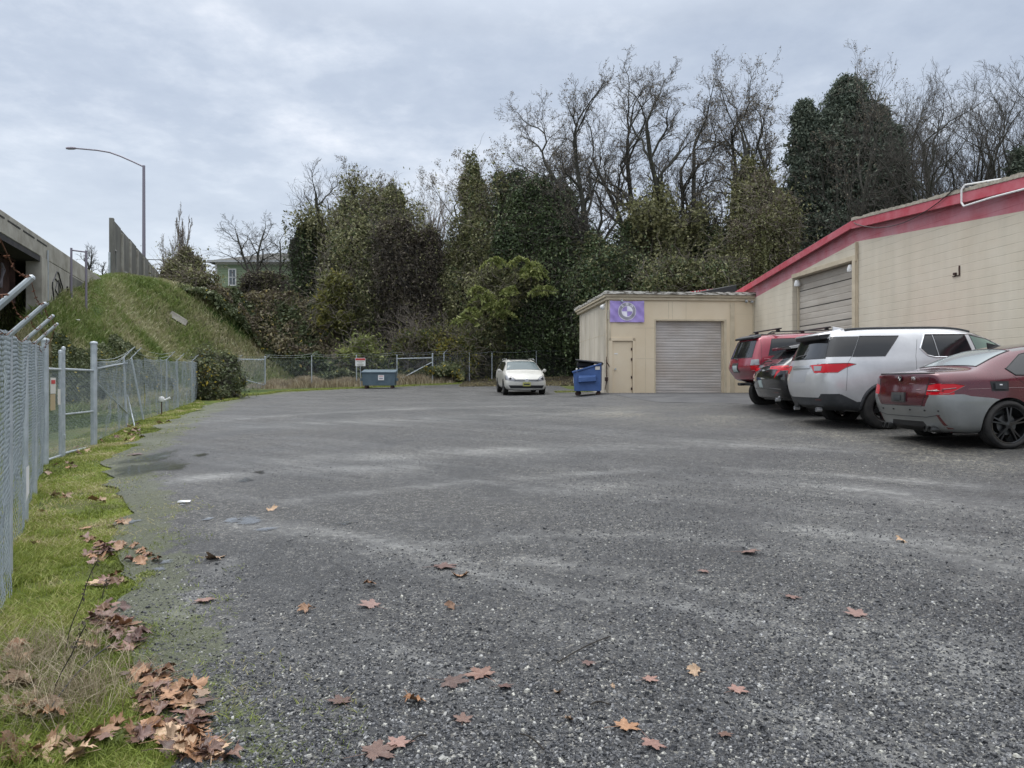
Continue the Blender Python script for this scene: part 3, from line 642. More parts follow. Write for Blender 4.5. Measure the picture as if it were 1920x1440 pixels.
# banner
M['banner'] = noisy('purple banner cloth', (.33, .25, .58), (.43, .34, .70), 2.5, .8)
M['bgrey'] = mat('banner grey', (.32, .31, .36), .8); M['bwhite'] = mat('banner white', (.78, .76, .84), .8)
bn = thing('banner', 'purple cloth banner with grey white roundel above the garage entry door', 'banner', WO, WR)
bq, bz, hw, hh = 5.13, 2.77, .68, .42
def ban(q, z, o=0.):   # q to the viewer's right is smaller
    sag = .012 * sin(9 * (q + z * .8)) + .01 * sin(14 * (q - z * 1.1)) + .03 * max(0, -(z - bz) - .25)
    return (G0 - .05 - sag - o, q, z)
mb = MB(); nx_, nz_ = 36, 24
vs = [ban(bq - hw + 2 * hw * i / nx_, bz - hh + 2 * hh * j / nz_ - .025 * (1 - (2 * i / nx_ - 1) ** 2) * (j == nz_)) for j in range(nz_ + 1) for i in range(nx_ + 1)]
fs = [(j * (nx_ + 1) + i, j * (nx_ + 1) + i + 1, (j + 1) * (nx_ + 1) + i + 1, (j + 1) * (nx_ + 1) + i) for j in range(nz_) for i in range(nx_)]
o = mb.add(vs, fs).build('cloth', M['banner'], bn, smooth=True)
def disc(r0, r1, a0, a1, off, n=40):
    mb = MB(); vs = []; fs = []
    for i in range(n + 1):
        a = a0 + (a1 - a0) * i / n
        for k in range(4):
            r = r0 + (r1 - r0) * k / 3; vs.append(ban(bq + r * sin(a), bz + r * cos(a), off))
    for i in range(n):
        for k in range(3): fs.append((i * 4 + k, i * 4 + k + 1, (i + 1) * 4 + k + 1, (i + 1) * 4 + k))
    return mb.add(vs, fs)
disc(.335, .355, 0, 2 * pi, .006).build('roundel_rim', M['bwhite'], bn)
disc(.22, .335, 0, 2 * pi, .006).build('roundel_ring', M['bgrey'], bn)
disc(.20, .22, 0, 2 * pi, .006).build('roundel_inner_rim', M['bwhite'], bn)
mb1 = disc(0.0, .20, 3 * pi / 2, 2 * pi, .006, 12); 
disc(0, .20, 3 * pi / 2, 2 * pi, .006, 12).build('roundel_quarter', M['bwhite'], bn)
disc(0, .20, pi / 2, pi, .006, 12).build('roundel_quarter', M['bwhite'], bn)
def text_mesh(s, size, ext=.002, bold=0.0):
    cu = bpy.data.curves.new('txt', 'FONT'); cu.body = s; cu.size = size; cu.extrude = ext; cu.offset = bold; cu.align_x = 'CENTER'; cu.align_y = 'CENTER'; cu.resolution_u = 3
    o = bpy.data.objects.new('txt', cu); COL.objects.link(o); dg = bpy.context.evaluated_depsgraph_get(); me = bpy.data.meshes.new_from_object(o.evaluated_get(dg))
    bpy.data.objects.remove(o); return me
def text(s, name, size, mt, parent, Mx, ext=.002, bold=0.0):
    me = text_mesh(s, size, ext, bold); me.materials.clear(); me.materials.append(mt); me.transform(Mx); return link(name, me, parent)
def frame(o, ex, ey):  # matrix mapping text plane to axes
    ex = Vector(ex).normalized(); ey = Vector(ey).normalized(); ez = ex.cross(ey)
    m_ = Matrix((ex, ey, ez)).transposed().to_4x4(); m_.translation = Vector(o); return m_
for ch, a in (('B', -.72), ('M', 0), ('W', .72)):
    o = ban(bq - .278 * sin(a), bz + .278 * cos(a), .014)
    text(ch, 'letter', .135, M['bwhite'], bn, frame(o, (0, -cos(a), -sin(a)), (0, -sin(a), cos(a))), .002, .004)
# moss attribute on the ground sheet
gco = np.zeros(len(g.data.vertices) * 3); g.data.vertices.foreach_get('co', gco); gco = gco.reshape(-1, 3)
gd = _dist(gco[:, 0], gco[:, 1], [(-1.15, -3)] + LE)
am = g.data.attributes.new('moss', 'FLOAT', 'POINT'); am.data.foreach_set('value', (1.0 - sstep(.6, 2.2, gd)).astype(np.float32))
t = M['turf'].node_tree; b = bsdf(M['turf']); old = b.inputs[0].links[0].from_socket
ma = N(t, 'ShaderNodeAttribute', attribute_name='moss'); tcx = N(t, 'ShaderNodeTexCoord')
nm = N(t, 'ShaderNodeTexNoise', i_Scale=2.2, i_Detail=7.); L(t, tcx.outputs['Object'], nm.inputs[0])
f = math_(t, 'MULTIPLY', ma.outputs['Fac'], ramp(t, nm.outputs[0], [(.35, (.1, .1, .1)), (.6, (1, 1, 1))]))
mossc = ramp(t, nm.outputs[0], [(.35, (.055, .06, .025)), (.5, (.10, .13, .025)), (.68, (.16, .19, .03))])
L(t, mixc(t, f, old, mossc), b.inputs[0])

# ------------------------------------------------------------------ chain link fences
def along(poly):
    P = [np.array(p, float) for p in poly]; ln = [np.hypot(*(b - a)) for a, b in zip(P[:-1], P[1:])]; cs = np.concatenate([[0], np.cumsum(ln)])
    def at(s):
        s = np.asarray(s, float); x = np.interp(s, cs, [p[0] for p in P]); y = np.interp(s, cs, [p[1] for p in P]); return x, y
    return at, cs
def link_mesh(name, poly, h, p, r, parent, o, bulge=.05, sides=3, z0=.03, seed=1, zt=None):
    at, cs = along(poly); n = int(cs[-1] / p); k = int(h / p)
    s0 = np.arange(n) * p; kk = np.arange(k + 1)
    S = s0[:, None] + ((kk[None] + np.arange(n)[:, None]) % 2) * p
    x, y = at(S); x2, y2 = at(S + .05); dx, dy = x2 - x, y2 - y; q = np.hypot(dx, dy) + 1e-9; nx, ny = dy / q, -dx / q
    Zr = z0 + kk[None] * (h - z0) / k
    bu = (fbm(S * .9, Zr * 1.3 + 0 * S, 0, seed) - .5) * 2 * bulge * np.where(Zr < .7, 1.6, 1.)
    wv = np.where((kk[None] % 2) == 0, r * .9, -r * .9)
    X = x + nx * (bu + wv); Y = y + ny * (bu + wv); Z = T(x, y) + Zr + (fbm(S * .7, 0 * S, 0, seed + 3) - .5) * .10 * (Zr / h)
    P = np.stack([X, Y, Z], -1) - np.array(o)
    return link(name, segs_mesh(name, P[:, :-1].reshape(-1, 3), P[:, 1:].reshape(-1, 3), r, r, sides, M['wire']), parent)
def post(parent, x, y, h, o, r=.03, lean=(0, 0), arm=None, cap=True, name='post', armr=.018):
    z = Tf(x, y); mb = MB(); b0 = Vector((x - o[0], y - o[1], z - .1 - o[2])); b1 = Vector((x + lean[0] - o[0], y + lean[1] - o[1], z + h - o[2]))
    mb.tube(b0, b1, r, r, 10)
    if cap: mb.lathe([(r * 1.15, -.03), (r * 1.2, 0), (r * .95, .022), (0, .035)], 10, 'z', b1)
    pb = mb.build(name, M['galv'], parent, smooth=True)
    if arm is not None:
        a = MB(); e = b1 + Vector((arm[0], arm[1], arm[2])); a.tube(b1 + Vector((0, 0, .0)), e, armr, armr * .8, 8); a.tube(e, e + (e - b1).normalized() * .01, armr * .9, armr * .5, 8)
        a.build('barb_arm', M['galv'], pb, smooth=True)
        return b1, e
    return b1, None
def barbed(parent, strands, name='barbed_wire', r=.004, mt=None, barb=True):
    """strands: list of point lists"""
    P0, P1 = [], []; rr = random.Random(9)
    for pts in strands:
        for a, b_ in zip(pts[:-1], pts[1:]):
            a = Vector(a); b_ = Vector(b_); ln = (b_ - a).length; n = max(2, int(ln / .5)); prev = a
            for i in range(1, n + 1):
                q = a.lerp(b_, i / n); q = q + Vector((rr.uniform(-.006, .006), 0, -.10 * min(1, ln / 3) * (1 - (2 * i / n - 1) ** 2) + rr.uniform(-.01, .01))) if i < n else b_
                P0.append(prev); P1.append(q); prev = q
            if barb:
                for i in range(int(ln / .26) if ln < 30 else 0):
                    c = a.lerp(b_, (i + .5) / max(1, int(ln / .26))); c.z -= .10 * min(1, ln / 3) * (1 - (2 * (i + .5) / max(1, int(ln / .26)) - 1) ** 2)
                    for k in range(2):
                        v = Vector((rr.uniform(-1, 1), rr.uniform(-1, 1), rr.uniform(-1, 1))).normalized() * .010; P0.append(c - v); P1.append(c + v)
    return link(name, segs_mesh(name, [tuple(v) for v in P0], [tuple(v) for v in P1], r, r, 3, mt or M['rust']), parent)
def rail(parent, a, b_, o, r=.02, name='rail'):
    return MB().tube(Vector(a) - Vector(o), Vector(b_) - Vector(o), r, r, 8).build(name, M['galv'], parent, smooth=True)
# near fence
FA = lambda y: (-.515 - .566 * y, y)
near = [FA(1.6), FA(4.06), FA(5.8), FA(7.7), FA(9.4), (-7.38, 12.15)]
o = (*near[1], Tf(*near[1])); fn_ = thing('chain_link_fence', 'nearest chain link fence with angled arms and rusty barbed wire along the left edge', 'fence', o)
link_mesh('chain_link', near, 1.86, .035, .0019, fn_, o, .045, 4)
arms = []
for (x, y) in near[:-1]: arms.append(post(fn_, x, y, 1.84, o, .028, arm=(.25, .05, .25), cap=False, armr=.021))
ep, _ = post(fn_, -7.38, 12.15, 1.98, o, .055)
for fr in (.45, .97):
    pass
st = []
for fr in (.12, .55, .95): st.append([a.lerp(e, fr) + Vector((0, 0, .02)) for a, e in arms] + [ep - Vector((0, 0, .05 + .1 * (1 - fr)))])
barbed(fn_, st, r=.0028)
MB().add([( -3.98 - o[0], 6.3 - o[1], 0.78 + Tf(-4.0, 6.3) - o[2]), (-4.05 - o[0], 6.45 - o[1], 0.78 + Tf(-4, 6.3) - o[2]), (-4.05 - o[0], 6.45 - o[1], .55 + Tf(-4, 6.3) - o[2]), (-3.98 - o[0], 6.3 - o[1], .5 + Tf(-4, 6.3) - o[2])], [(0, 1, 2, 3)]).build('plastic_tag', M['white'], fn_)
# gate run: two leaves between heavy posts
GA, GBp, GC, GD_ = (-7.42, 12.25), (-7.66, 13.05), (-7.72, 13.25), (-8.02, 14.75)
def gate(name, label, A, B, top, bot, mid, grp=None):
    o = (*A, Tf(*A)); t_ = thing(name, label, 'gate', o); za = o[2]; zb_ = Tf(*B)
    fr = MB(); a = Vector((0, 0, 0)); b_ = Vector((B[0] - A[0], B[1] - A[1], 0))
    for (p, q) in (((a.x, a.y, bot), (b_.x, b_.y, bot)), ((a.x, a.y, top), (b_.x, b_.y, top)), ((a.x, a.y, bot), (a.x, a.y, top + .0)), ((b_.x, b_.y, bot), (b_.x, b_.y, top))): fr.tube(p, q, .021, .021, 8)
    if mid: fr.tube((a.x, a.y, mid), (b_.x, b_.y, mid), .018, .018, 8)
    fr.build('gate_frame', M['galv'], t_, smooth=True)
    at, cs = along([A, B]); p = .035; n = int(cs[-1] / p); k = int((top - bot) / p)
    S = (np.arange(n) * p)[:, None] + ((np.arange(k + 1)[None] + np.arange(n)[:, None]) % 2) * p; x, y = at(S); Z = bot + np.arange(k + 1)[None] * p + 0 * S
    P = np.stack([x - A[0], y - A[1], Z], -1)
    link('chain_link', segs_mesh('gm', P[:, :-1].reshape(-1, 3), P[:, 1:].reshape(-1, 3), .0022, .0022, 3, M['wire']), t_)
    return t_, o
g1, o1 = gate('gate_leaf', 'narrow wire gate leaf with paper signs left of the padlocked gate', GA, GBp, 1.52, .06, None)
def small_sign(parent, c, ex, w_, h_, mt, name, off=(0, -.01, 0)):
    ex = Vector(ex).normalized() * w_ / 2; c = Vector(c); up = Vector((0, 0, h_ / 2)); nrm = ex.normalized().cross(Vector((0, 0, 1))) * .004
    p = [c - ex - up, c + ex - up, c + ex - up + nrm, c - ex - up + nrm, c - ex + up, c + ex + up, c + ex + up + nrm, c - ex + up + nrm]
    return MB().hexa(p).build(name, mt, parent)
ge = Vector((GBp[0] - GA[0], GBp[1] - GA[1], 0))
M['paper'] = mat('faded paper sign', (.62, .60, .55), .8); M['cardboard'] = mat('tan cardboard', (.42, .33, .2), .8); M['redink'] = mat('red ink', (.5, .06, .06), .7)
s1 = small_sign(g1, ge * .38 + Vector((.03, -.02, 1.25)), ge, .30, .26, M['paper'], 'sign')
small_sign(g1, ge * .38 + Vector((.037, -.025, 1.31)), ge, .22, .06, M['redink'], 'sign_print')
small_sign(g1, ge * .36 + Vector((.03, -.02, .98)), ge, .28, .26, M['cardboard'], 'cardboard_sign')
small_sign(g1, ge * .80 + Vector((.03, -.02, 1.06)), ge, .16, .26, M['paper'], 'notice')
g2, o2 = gate('chain_link_gate', 'padlocked chain link walk gate with middle rail hung between heavy posts', GC, GD_, 1.50, .05, .72)
mb = MB()
for i in range(7): mb.lathe([(.018, 0), (.024, .006), (.018, .012)], 8, 'x' if i % 2 else 'y', (-.02 + .02 * sin(i), -.03, .62 - .035 * i))
mb.build('chain', M['girder'], g2, smooth=True)
MB().box(.0, .05, -.06, -.02, .30, .38).build('padlock', M['galv'], g2, .006)
gp_ = thing('gate_post', 'pair of slim steel gate posts between the narrow leaf and the walk gate', 'post', (*GBp, Tf(*GBp)))
for (x, y) in ((GBp[0] - .02, GBp[1] + .03), (GC[0] + .01, GC[1] - .03)): post(gp_, x, y, 1.80 if x > -7.69 else 1.86, gp_.location, .03)
# verge fence beyond the gate
far1 = [(-8.1, 15.0), (-9.26, 18.5), (-9.85, 20.6), (-11.05, 24.6), (-11.85, 27.3), (-12.9, 31.0), (-13.9, 34.2), (-14.1, 39.5), (-14.35, 44.7)]
o = (*far1[0], Tf(*far1[0])); f1 = thing('chain_link_fence', 'sagging chain link fence with angled arms between the gate and the leafy bush', 'fence', o)
post(f1, -8.02, 14.75, 1.98, o, .06); post(f1, -8.22, 15.15, 1.88, o, .045)
link_mesh('chain_link', far1[:3], 1.62, .037, .0024, f1, o, .06, 3, seed=4)
link_mesh('chain_link', far1[2:7], 1.66, .05, .003, f1, o, .06, 3, seed=5)
link_mesh('chain_link', far1[6:], 1.75, .07, .004, f1, o, .04, 3, seed=6)
arms = []
leans = [(-.08, 0), (-.30, -.1), (0, 0), (-.05, 0), (0, 0), (0, 0), (0, 0), (0, 0)]
for (x, y), ln in zip(far1[1:], leans): arms.append(post(f1, x, y, 1.68, o, .026, lean=ln, arm=(.24, .05, .26), cap=False, armr=.013))
mb = MB(); mb.tube((far1[1][0] - o[0], far1[1][1] - o[1], Tf(*far1[1]) + .35 - o[2]), (-.1, .1, 1.25), .018, .018, 6); mb.build('brace', M['galv'], f1)
rail(f1, (-8.15, 15.1, Tf(-8.1, 15) + 1.48), (far1[1][0], far1[1][1], Tf(*far1[1]) + 1.55), o)
st = []
for fr in (.1, .5, .95): st.append([(Vector((-8.1, 15.0, Tf(-8.1, 15) + 1.55 + .12 * fr)) - Vector(o))] + [a.lerp(e, fr) for a, e in arms])
barbed(f1, st, r=.004, mt=M['galv'], barb=False)
mb = MB(); mb.path([(-9.7 - o[0] + .15, 19.1 - o[1], .9), (-9.5 - o[0] + .1, 19.0 - o[1], .45), (-9.1 - o[0], 18.6 - o[1], .02)], .018, 6); mb.build('bent_rail', M['galv'], f1)
# far back fence
M['fsign'] = M['white']
back = [(-14.35, 44.7), (-11.8, 45.3), (-9.3, 46.0), (-7.0, 46.8), (-4.9, 47.4), (-4.25, 48.0), (-2.7, 48.7)]
o = (*back[0], Tf(*back[0])); f2 = thing('chain_link_fence', 'far chain link fence with top rail behind the grey dumpster', 'fence', o)
link_mesh('chain_link', back, 1.70, .055, .0026, f2, o, .02, 3, seed=8)
for i, (x, y) in enumerate(back): post(f2, x, y, 1.86 if i not in (3,) else 1.8, o, .045 if i in (0, 4) else .032, arm=(.22, -.1, .22) if i in (1, 5) else None)
for i, j in ((3, 4),): rail(f2, (*back[i], Tf(*back[i]) + 1.6), (*back[j], Tf(*back[j]) + 1.6), o, .028)
rail(f2, (-17.2, 43.2, Tf(*back[0]) + 1.68), (*back[0], Tf(*back[0]) + 1.68), o, .028)
rail(f2, (-16.9, 43.5, Tf(*back[0]) + 1.0), (*back[0], Tf(*back[0]) + .2), o, .025, 'brace')
rail(f2, (-6.8, 46.8, Tf(*back[3]) + .35), (*back[4], Tf(*back[4]) + 1.35), o, .028, 'brace')
st = [[Vector((x, y, Tf(x, y) + 1.86 + .12 * k)) - Vector(o) for x, y in back] for k in range(2)]
barbed(f2, st, r=.005, mt=M['galv'], barb=False)
sg = thing('warning_sign', 'small white sign with red heading left of the grey dumpster', 'sign', (-8.95, 45.4, Tf(-8.95, 45.4)))
MB().tube((0, .02, 0), (0, .02, 1.6), .02, .02, 8).build('sign_post', M['galv'], sg)
MB().box(-.30, .30, -.01, .01, 1.22, 1.70).build('sign_board', M['white'], sg, .004)
MB().box(-.28, .28, -.016, -.012, 1.56, 1.68).build('sign_heading', M['redink'], sg)
for z_, w_ in ((1.49, .22), (1.41, .12), (1.33, .20), (1.27, .16)): MB().box(-w_, w_, -.014, -.0105, z_ - .014, z_ + .014).build('print_line', M['concrete'], sg)
dk = [(-2.7, 48.7), (-1.3, 49.8), (1.6, 50.6), (4.8, 50.9), (9, 51)]
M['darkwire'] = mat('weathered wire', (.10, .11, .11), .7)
o = (*dk[0], Tf(*dk[0])); f3 = thing('chain_link_fence', 'weathered fence under hanging ivy behind the white wagon', 'fence', o)
link_mesh('chain_link', dk, 1.6, .07, .003, f3, o, .02, 3, seed=12)
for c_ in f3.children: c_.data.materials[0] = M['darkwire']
for (x, y) in dk[1:]: post(f3, x, y, 1.75, o, .035)
barbed(f3, [[Vector((x, y, Tf(x, y) + 1.85)) - Vector(o) for x, y in dk]], r=.008, mt=M['galv'])

# ------------------------------------------------------------------ overpass, noise wall, lamp, frame, house
BO = (-17.5, 26.0, CZ); BR = math.atan2(.948, -.3185)   # local x runs away along the bridge, local y to the left (over the road)
br = thing('overpass', 'concrete overpass with slotted parapet, rusted girders and graffiti on its abutment', 'bridge', BO, BR)
e0 = (31.7 - 26) / .948; e1 = (46.8 - 26) / .948
mb = MB()
mb.box(-24, e1, 0, .30, 5.2, 6.0); mb.build('parapet', M['concrete'], br, .02)
mb = MB(); s_ = -24.
while s_ < e0 - .6:
    mb.box(s_ + .15, s_ + 1.72, -.012, .002, 5.74, 5.80); s_ += 1.95
mb.build('drain_slot', M['darkgap'], br)
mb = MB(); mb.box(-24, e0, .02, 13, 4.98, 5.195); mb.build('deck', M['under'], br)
for y_ in (1.1, 4.2, 7.3, 10.4):
    mb = MB(); mb.box(-24, e0 - .2, y_ - .03, y_ + .03, 3.3, 4.97); mb.box(-24, e0 - .2, y_ - .25, y_ + .25, 3.2, 3.28); mb.box(-24, e0 - .2, y_ - .25, y_ + .25, 4.90, 4.975)
    s_ = -22
    while s_ < e0: mb.box(s_, s_ + .05, y_ - .2, y_ + .2, 3.285, 4.895); s_ += 3.1
    mb.build('girder', M['girder'], br)
mb = MB(); mb.box(e0, e0 + .9, -.05, .55, -1.5, 5.19); mb.build('abutment', M['concrete'], br, .02)
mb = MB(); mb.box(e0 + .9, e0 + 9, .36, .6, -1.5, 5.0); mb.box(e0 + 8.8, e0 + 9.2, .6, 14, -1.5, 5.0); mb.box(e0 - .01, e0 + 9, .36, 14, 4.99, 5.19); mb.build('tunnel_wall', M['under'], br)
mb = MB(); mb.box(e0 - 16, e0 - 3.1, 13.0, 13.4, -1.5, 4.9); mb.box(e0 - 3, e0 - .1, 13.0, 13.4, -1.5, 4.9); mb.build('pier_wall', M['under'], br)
mb = MB(); mb.box(e0 + .9, e1, .0, .35, .5, 5.19); mb.build('wing_wall', M['concrete'], br, .02)
mb = MB(); mb.box(e0 + .92, e0 + .99, -.07, -.02, 2.2, 5.6); mb.build('drain_pipe', M['galv'], br)
# darker recess panel and graffiti strokes on the wing wall
mb = MB(); mb.box(e0 + 5.2, e0 + 12, -.03, -.002, 4.35, 5.1); mb.build('wall_recess', M['concrete2'], br)
rg = random.Random(21); mb = MB()
def stroke(pts, r=.035):
    for a, b_ in zip(pts[:-1], pts[1:]): mb.tube((a[0], -.012, a[1]), (b_[0], -.012, b_[1]), r, r, 5)
cx0 = e0 + 1.9
stroke([(cx0 + .9 * cos(a) * (1 + .12 * sin(5 * a)) + .9, 4.05 + .8 * sin(a) * (1 + .1 * cos(4 * a))) for a in np.linspace(0, 2 * pi, 26)])
stroke([(cx0 + .35, 4.6), (cx0 + .9, 4.5), (cx0 + .45, 4.1), (cx0 + 1.0, 3.9), (cx0 + .5, 3.55)], .03); stroke([(cx0 + 1.1, 4.6), (cx0 + 1.15, 3.6)], .03); stroke([(cx0 + 1.2, 4.5), (cx0 + 1.6, 4.2), (cx0 + 1.2, 4.0), (cx0 + 1.65, 3.6)], .03)
stroke([(e0 + 4.6, 4.5), (e0 + 5.0, 3.9), (e0 + 5.3, 4.6), (e0 + 5.7, 4.0), (e0 + 6.3, 4.6)], .05)
mb.build('graffiti', M['black'], br)
mb = MB(); rg = random.Random(4)
for k in range(9):
    sx = e0 - 9 + k * .95; pts = [(sx + rg.uniform(-.2, .5), rg.uniform(3.45, 4.75)) for _ in range(5)]
    for a, b_ in zip(pts[:-1], pts[1:]): mb.tube((a[0], 1.05, a[1]), (b_[0], 1.05, b_[1]), .05, .05, 5)
mb.build('graffiti', mat('faded spray paint', (.22, .20, .22), .8), br)
# noise wall
NO = (-17.5 - .336 * 21.2 + .12, 47.2, CZ)
nw = thing('noise_wall', 'dark panelled concrete noise wall receding along the road above the bank', 'wall', NO, BR)
mb = MB(); mp_ = MB(); rg = random.Random(2)
for k in range(9):
    s_ = k * 3.5; top = 10.1 - .05 * (k % 2)
    
    o = MB().box(s_, s_ + .32, -.06, .20, 3.5, top - (0 if k == 0 else .25)).build('pillar', M['concrete'] if k else M['concrete2'], nw, .02)
    MB().box(s_ + .322, s_ + 3.498, .052, .20, 3.5, top).build('wall_panel', M['concrete2'], nw, .01)
MB().tube((-.5, .1, 3.5), (-.5, .1, 7.9), .06, .06, 8).build('steel_post', M['galv'], nw)
mb = MB()
for a, b_ in (((1.2, 8.1), (1.35, 7.2)), ((1.35, 7.2), (1.25, 6.6)), ((1.2, 8.3), (1.5, 7.8)), ((4.4, 7.3), (5.6, 7.5)), ((4.5, 7.3), (4.7, 6.2)), ((5.6, 7.5), (5.9, 6.2))): mb.tube((a[0], .04, a[1]), (b_[0], .04, b_[1]), .10, .07, 5)
mb.build('graffiti', mat('pale spray paint', (.22, .22, .21), .8), nw)
# steel frame on the crest
fx = thing('steel_frame', 'small galvanised steel goalpost frame on the bank crest by the overpass', 'barrier', (-20.0, 35.4, Tf(-20.0, 35.4)))
p0 = W(134, 465, 35.4); p1 = W(155, 468, 35.4)
mb = MB(); fl = fx.location
mb.tube((p0[0] - fl[0], 0, -.5), (p0[0] - fl[0], 0, p0[2] - fl[2]), .05, .05, 8); mb.tube((p1[0] - fl[0], .3, -.5), (p1[0] - fl[0], .3, p1[2] - fl[2] + .0), .055, .055, 8); mb.tube((p0[0] - fl[0], 0, p0[2] - fl[2] - .1), (p1[0] - fl[0], .3, p0[2] - fl[2] - .14), .035, .035, 8)
mb.build('frame', M['pole'], fx, smooth=True)
# street lamp
LX, LY = (270 - 960) / F * 63, 63.0
lz = 6.5 + CZ; lp = thing('street_lamp', 'tall slender street lamp with long curved arm behind the noise wall', 'street lamp', (LX, LY, lz))
topz = CZ + 17.75 - lz
MB().tube((0, 0, 0), (0, 0, topz), .15, .11, 12).build('pole', M['pole'], lp, smooth=True)
arm = [(0, 0, topz - .1), (-.9, 0, topz + .32), (-1.9, 0, topz + .76), (-2.8, 0, topz + 1.08), (-3.8, 0, topz + 1.25), (-5.0, 0, topz + 1.36), (-5.7, 0, topz + 1.42)]
MB().path(arm, .06, 8).build('arm', M['pole'], lp, smooth=True)
MB().lathe([(0, -.42), (.08, -.4), (.12, -.2), (.12, .2), (.08, .38), (0, .4)], 12, 'x', (-5.95, 0, topz + 1.42)).build('lamp_head', M['pole'], lp, smooth=True)
# green house
M['siding'] = mat('green siding', (.21, .27, .17), .8); t = M['siding'].node_tree; b = bsdf(M['siding'])
tc = N(t, 'ShaderNodeTexCoord'); sp = N(t, 'ShaderNodeSeparateXYZ'); L(t, tc.outputs['Object'], sp.inputs[0])
fr_ = math_(t, 'FRACT', math_(t, 'MULTIPLY', sp.outputs[2], 4.2)); L(t, ramp(t, fr_, [(0, (.10, .13, .08)), (.15, (.23, .29, .18)), (1, (.26, .32, .21))]), b.inputs[0])
M['shingle'] = noisy('grey shingles', (.07, .07, .065), (.13, .125, .115), 9, .95)
HZ = 75.; hx0 = (405 - 960) / F * HZ; HW = 9.6; HD = 8.5
hs = thing('green_house', 'pale green clapboard house with grey hip roof on the hill behind brambles', 'house', (hx0, HZ, CZ + 6))
wt_ = 5.75
mb = MB(); mb.box(0, HW, 0, HD, -2, wt_); mb.build('wall', M['siding'], hs)
mb = MB(); mb.box(-.06, .12, -.03, .0, -2, wt_ - .01); mb.box(0.02, HW, -.04, -.002, wt_ - .25, wt_); mb.build('corner_trim', M['white'], hs)
mb = MB(); ov = .55; rt = wt_ + 1.55
vs = [(-ov, -ov, wt_ + .05), (HW + ov, -ov, wt_ + .05), (HW + ov, HD + ov, wt_ + .05), (-ov, HD + ov, wt_ + .05), (HW * .42, HD / 2, rt), (HW * .62, HD / 2, rt)]
mb.add(vs, [(0, 1, 5, 4), (1, 2, 5), (2, 3, 4, 5), (3, 0, 4), (3, 2, 1, 0)]); rf = mb.build('roof', M['shingle'], hs)
MB().box(HW * .74, HW * .80, HD * .5, HD * .58, wt_ + .5, rt + .35).build('chimney', M['girder'], rf)
mb = MB(); mb.box(-ov - .02, HW + ov, -ov - .05, -ov, wt_ - .12, wt_ + .1); mb.box(-ov - .05, -ov, -ov, HD + ov, wt_ - .12, wt_ + .1); mb.build('gutter', mat('grey trim', (.4, .41, .42), .6), hs)
wn = MB().box(1.30, 1.92, -.03, -.005, 3.5, 5.0).build('window', mat('window glass', (.12, .14, .16), .1), hs)
mb = MB()
for a in ((1.22, 1.32, 3.42, 5.08), (1.90, 2.0, 3.42, 5.08), (1.33, 1.89, 4.98, 5.08), (1.33, 1.89, 3.42, 3.51), (1.33, 1.89, 4.22, 4.28), (1.59, 1.63, 3.52, 4.21), (1.59, 1.63, 4.29, 4.97)): mb.box(a[0], a[1], -.06, -.031, a[2], a[3])
mb.build('window_frame', M['white'], wn)
ul = [(hx0 - 8.5, HZ - 1, CZ + 11.9), (hx0 - 4, HZ - 1, CZ + 11.75), (hx0, HZ, CZ + 11.65)]
o = MB().path([Vector(p) - Vector(ul[0]) for p in ul], .04, 5).build('power_line', M['black']); o.location = ul[0]; tag(o, 'short dark service wire running to the house eave', 'cable')
# ------------------------------------------------------------------ vegetation
M['bark'] = noisy('grey bark', (.036, .036, .030), (.075, .074, .060), 5, .9)
M['twig'] = mat('twigs', (.075, .068, .060), .9); M['palebark'] = mat('pale twigs', (.21, .18, .155), .9); M['stem_and_core'] = mat('dark stems and cores', (.03, .025, .02), .95)
M['ivy'] = leafmat('ivy leaves', [(0, (.028, .042, .020)), (.4, (.060, .088, .036)), (.75, (.11, .15, .062)), (1, (.24, .27, .14))], .45, .12)
M['olive'] = leafmat('olive vine leaves', [(0, (.08, .08, .04)), (.4, (.16, .165, .075)), (.75, (.25, .25, .115)), (1, (.40, .38, .22))])
M['brown'] = leafmat('dead vine leaves', [(0, (.038, .031, .024)), (.5, (.080, .066, .050)), (.85, (.14, .118, .088)), (1, (.26, .24, .14))], .8, .1)
M['grey'] = leafmat('dry seed heads', [(0, (0.091, 0.075, 0.058)), (.5, (0.169, 0.143, 0.104)), (1, (0.312, 0.273, 0.208))], .8)
M['light'] = leafmat('light green leaves', [(0, (.12, .15, .04)), (.5, (.24, .28, .09)), (1, (.42, .44, .17))], .5, .35)
M['yellowg'] = leafmat('yellowing leaves', [(0, (.08, .085, .03)), (.5, (.17, .175, .06)), (.85, (.27, .25, .05)), (1, (.45, .34, .05))], .5, .35)
M['bramble'] = leafmat('bramble leaves', [(0, (.05, .065, .032)), (.4, (.11, .135, .062)), (.72, (.175, .20, .10)), (.93, (.27, .26, .16)), (.955, (.60, .46, .09)), (1, (.68, .52, .08))], .45, .2)
M['bramble2'] = leafmat('rusty bramble leaves', [(0, (.07, .055, .04)), (.4, (.13, .105, .075)), (.7, (.20, .185, .10)), (.9, (.29, .25, .15)), (1, (.42, .33, .12))], .6, .2)
M['conifer'] = leafmat('dark needles', [(0, (.045, .060, .045)), (.5, (.092, .118, .088)), (1, (.19, .215, .16))], .7, .05)
M['grass'] = leafmat('meadow grass', [(0, (.08, .125, .028)), (.3, (.16, .22, .055)), (.55, (.26, .275, .12)), (.8, (.37, .345, .21)), (1, (.52, .47, .33))], .6, .3)
M['verge'] = leafmat('moss green grass', [(0, (.09, .105, .03)), (.3, (.15, .19, .035)), (.65, (.27, .33, .06)), (.85, (.38, .36, .14)), (1, (.50, .44, .26))], .6, .35)
M['dry'] = leafmat('dry grass', [(0, (.20, .16, .10)), (.5, (.34, .28, .19)), (1, (.56, .49, .36))], .7, .3)

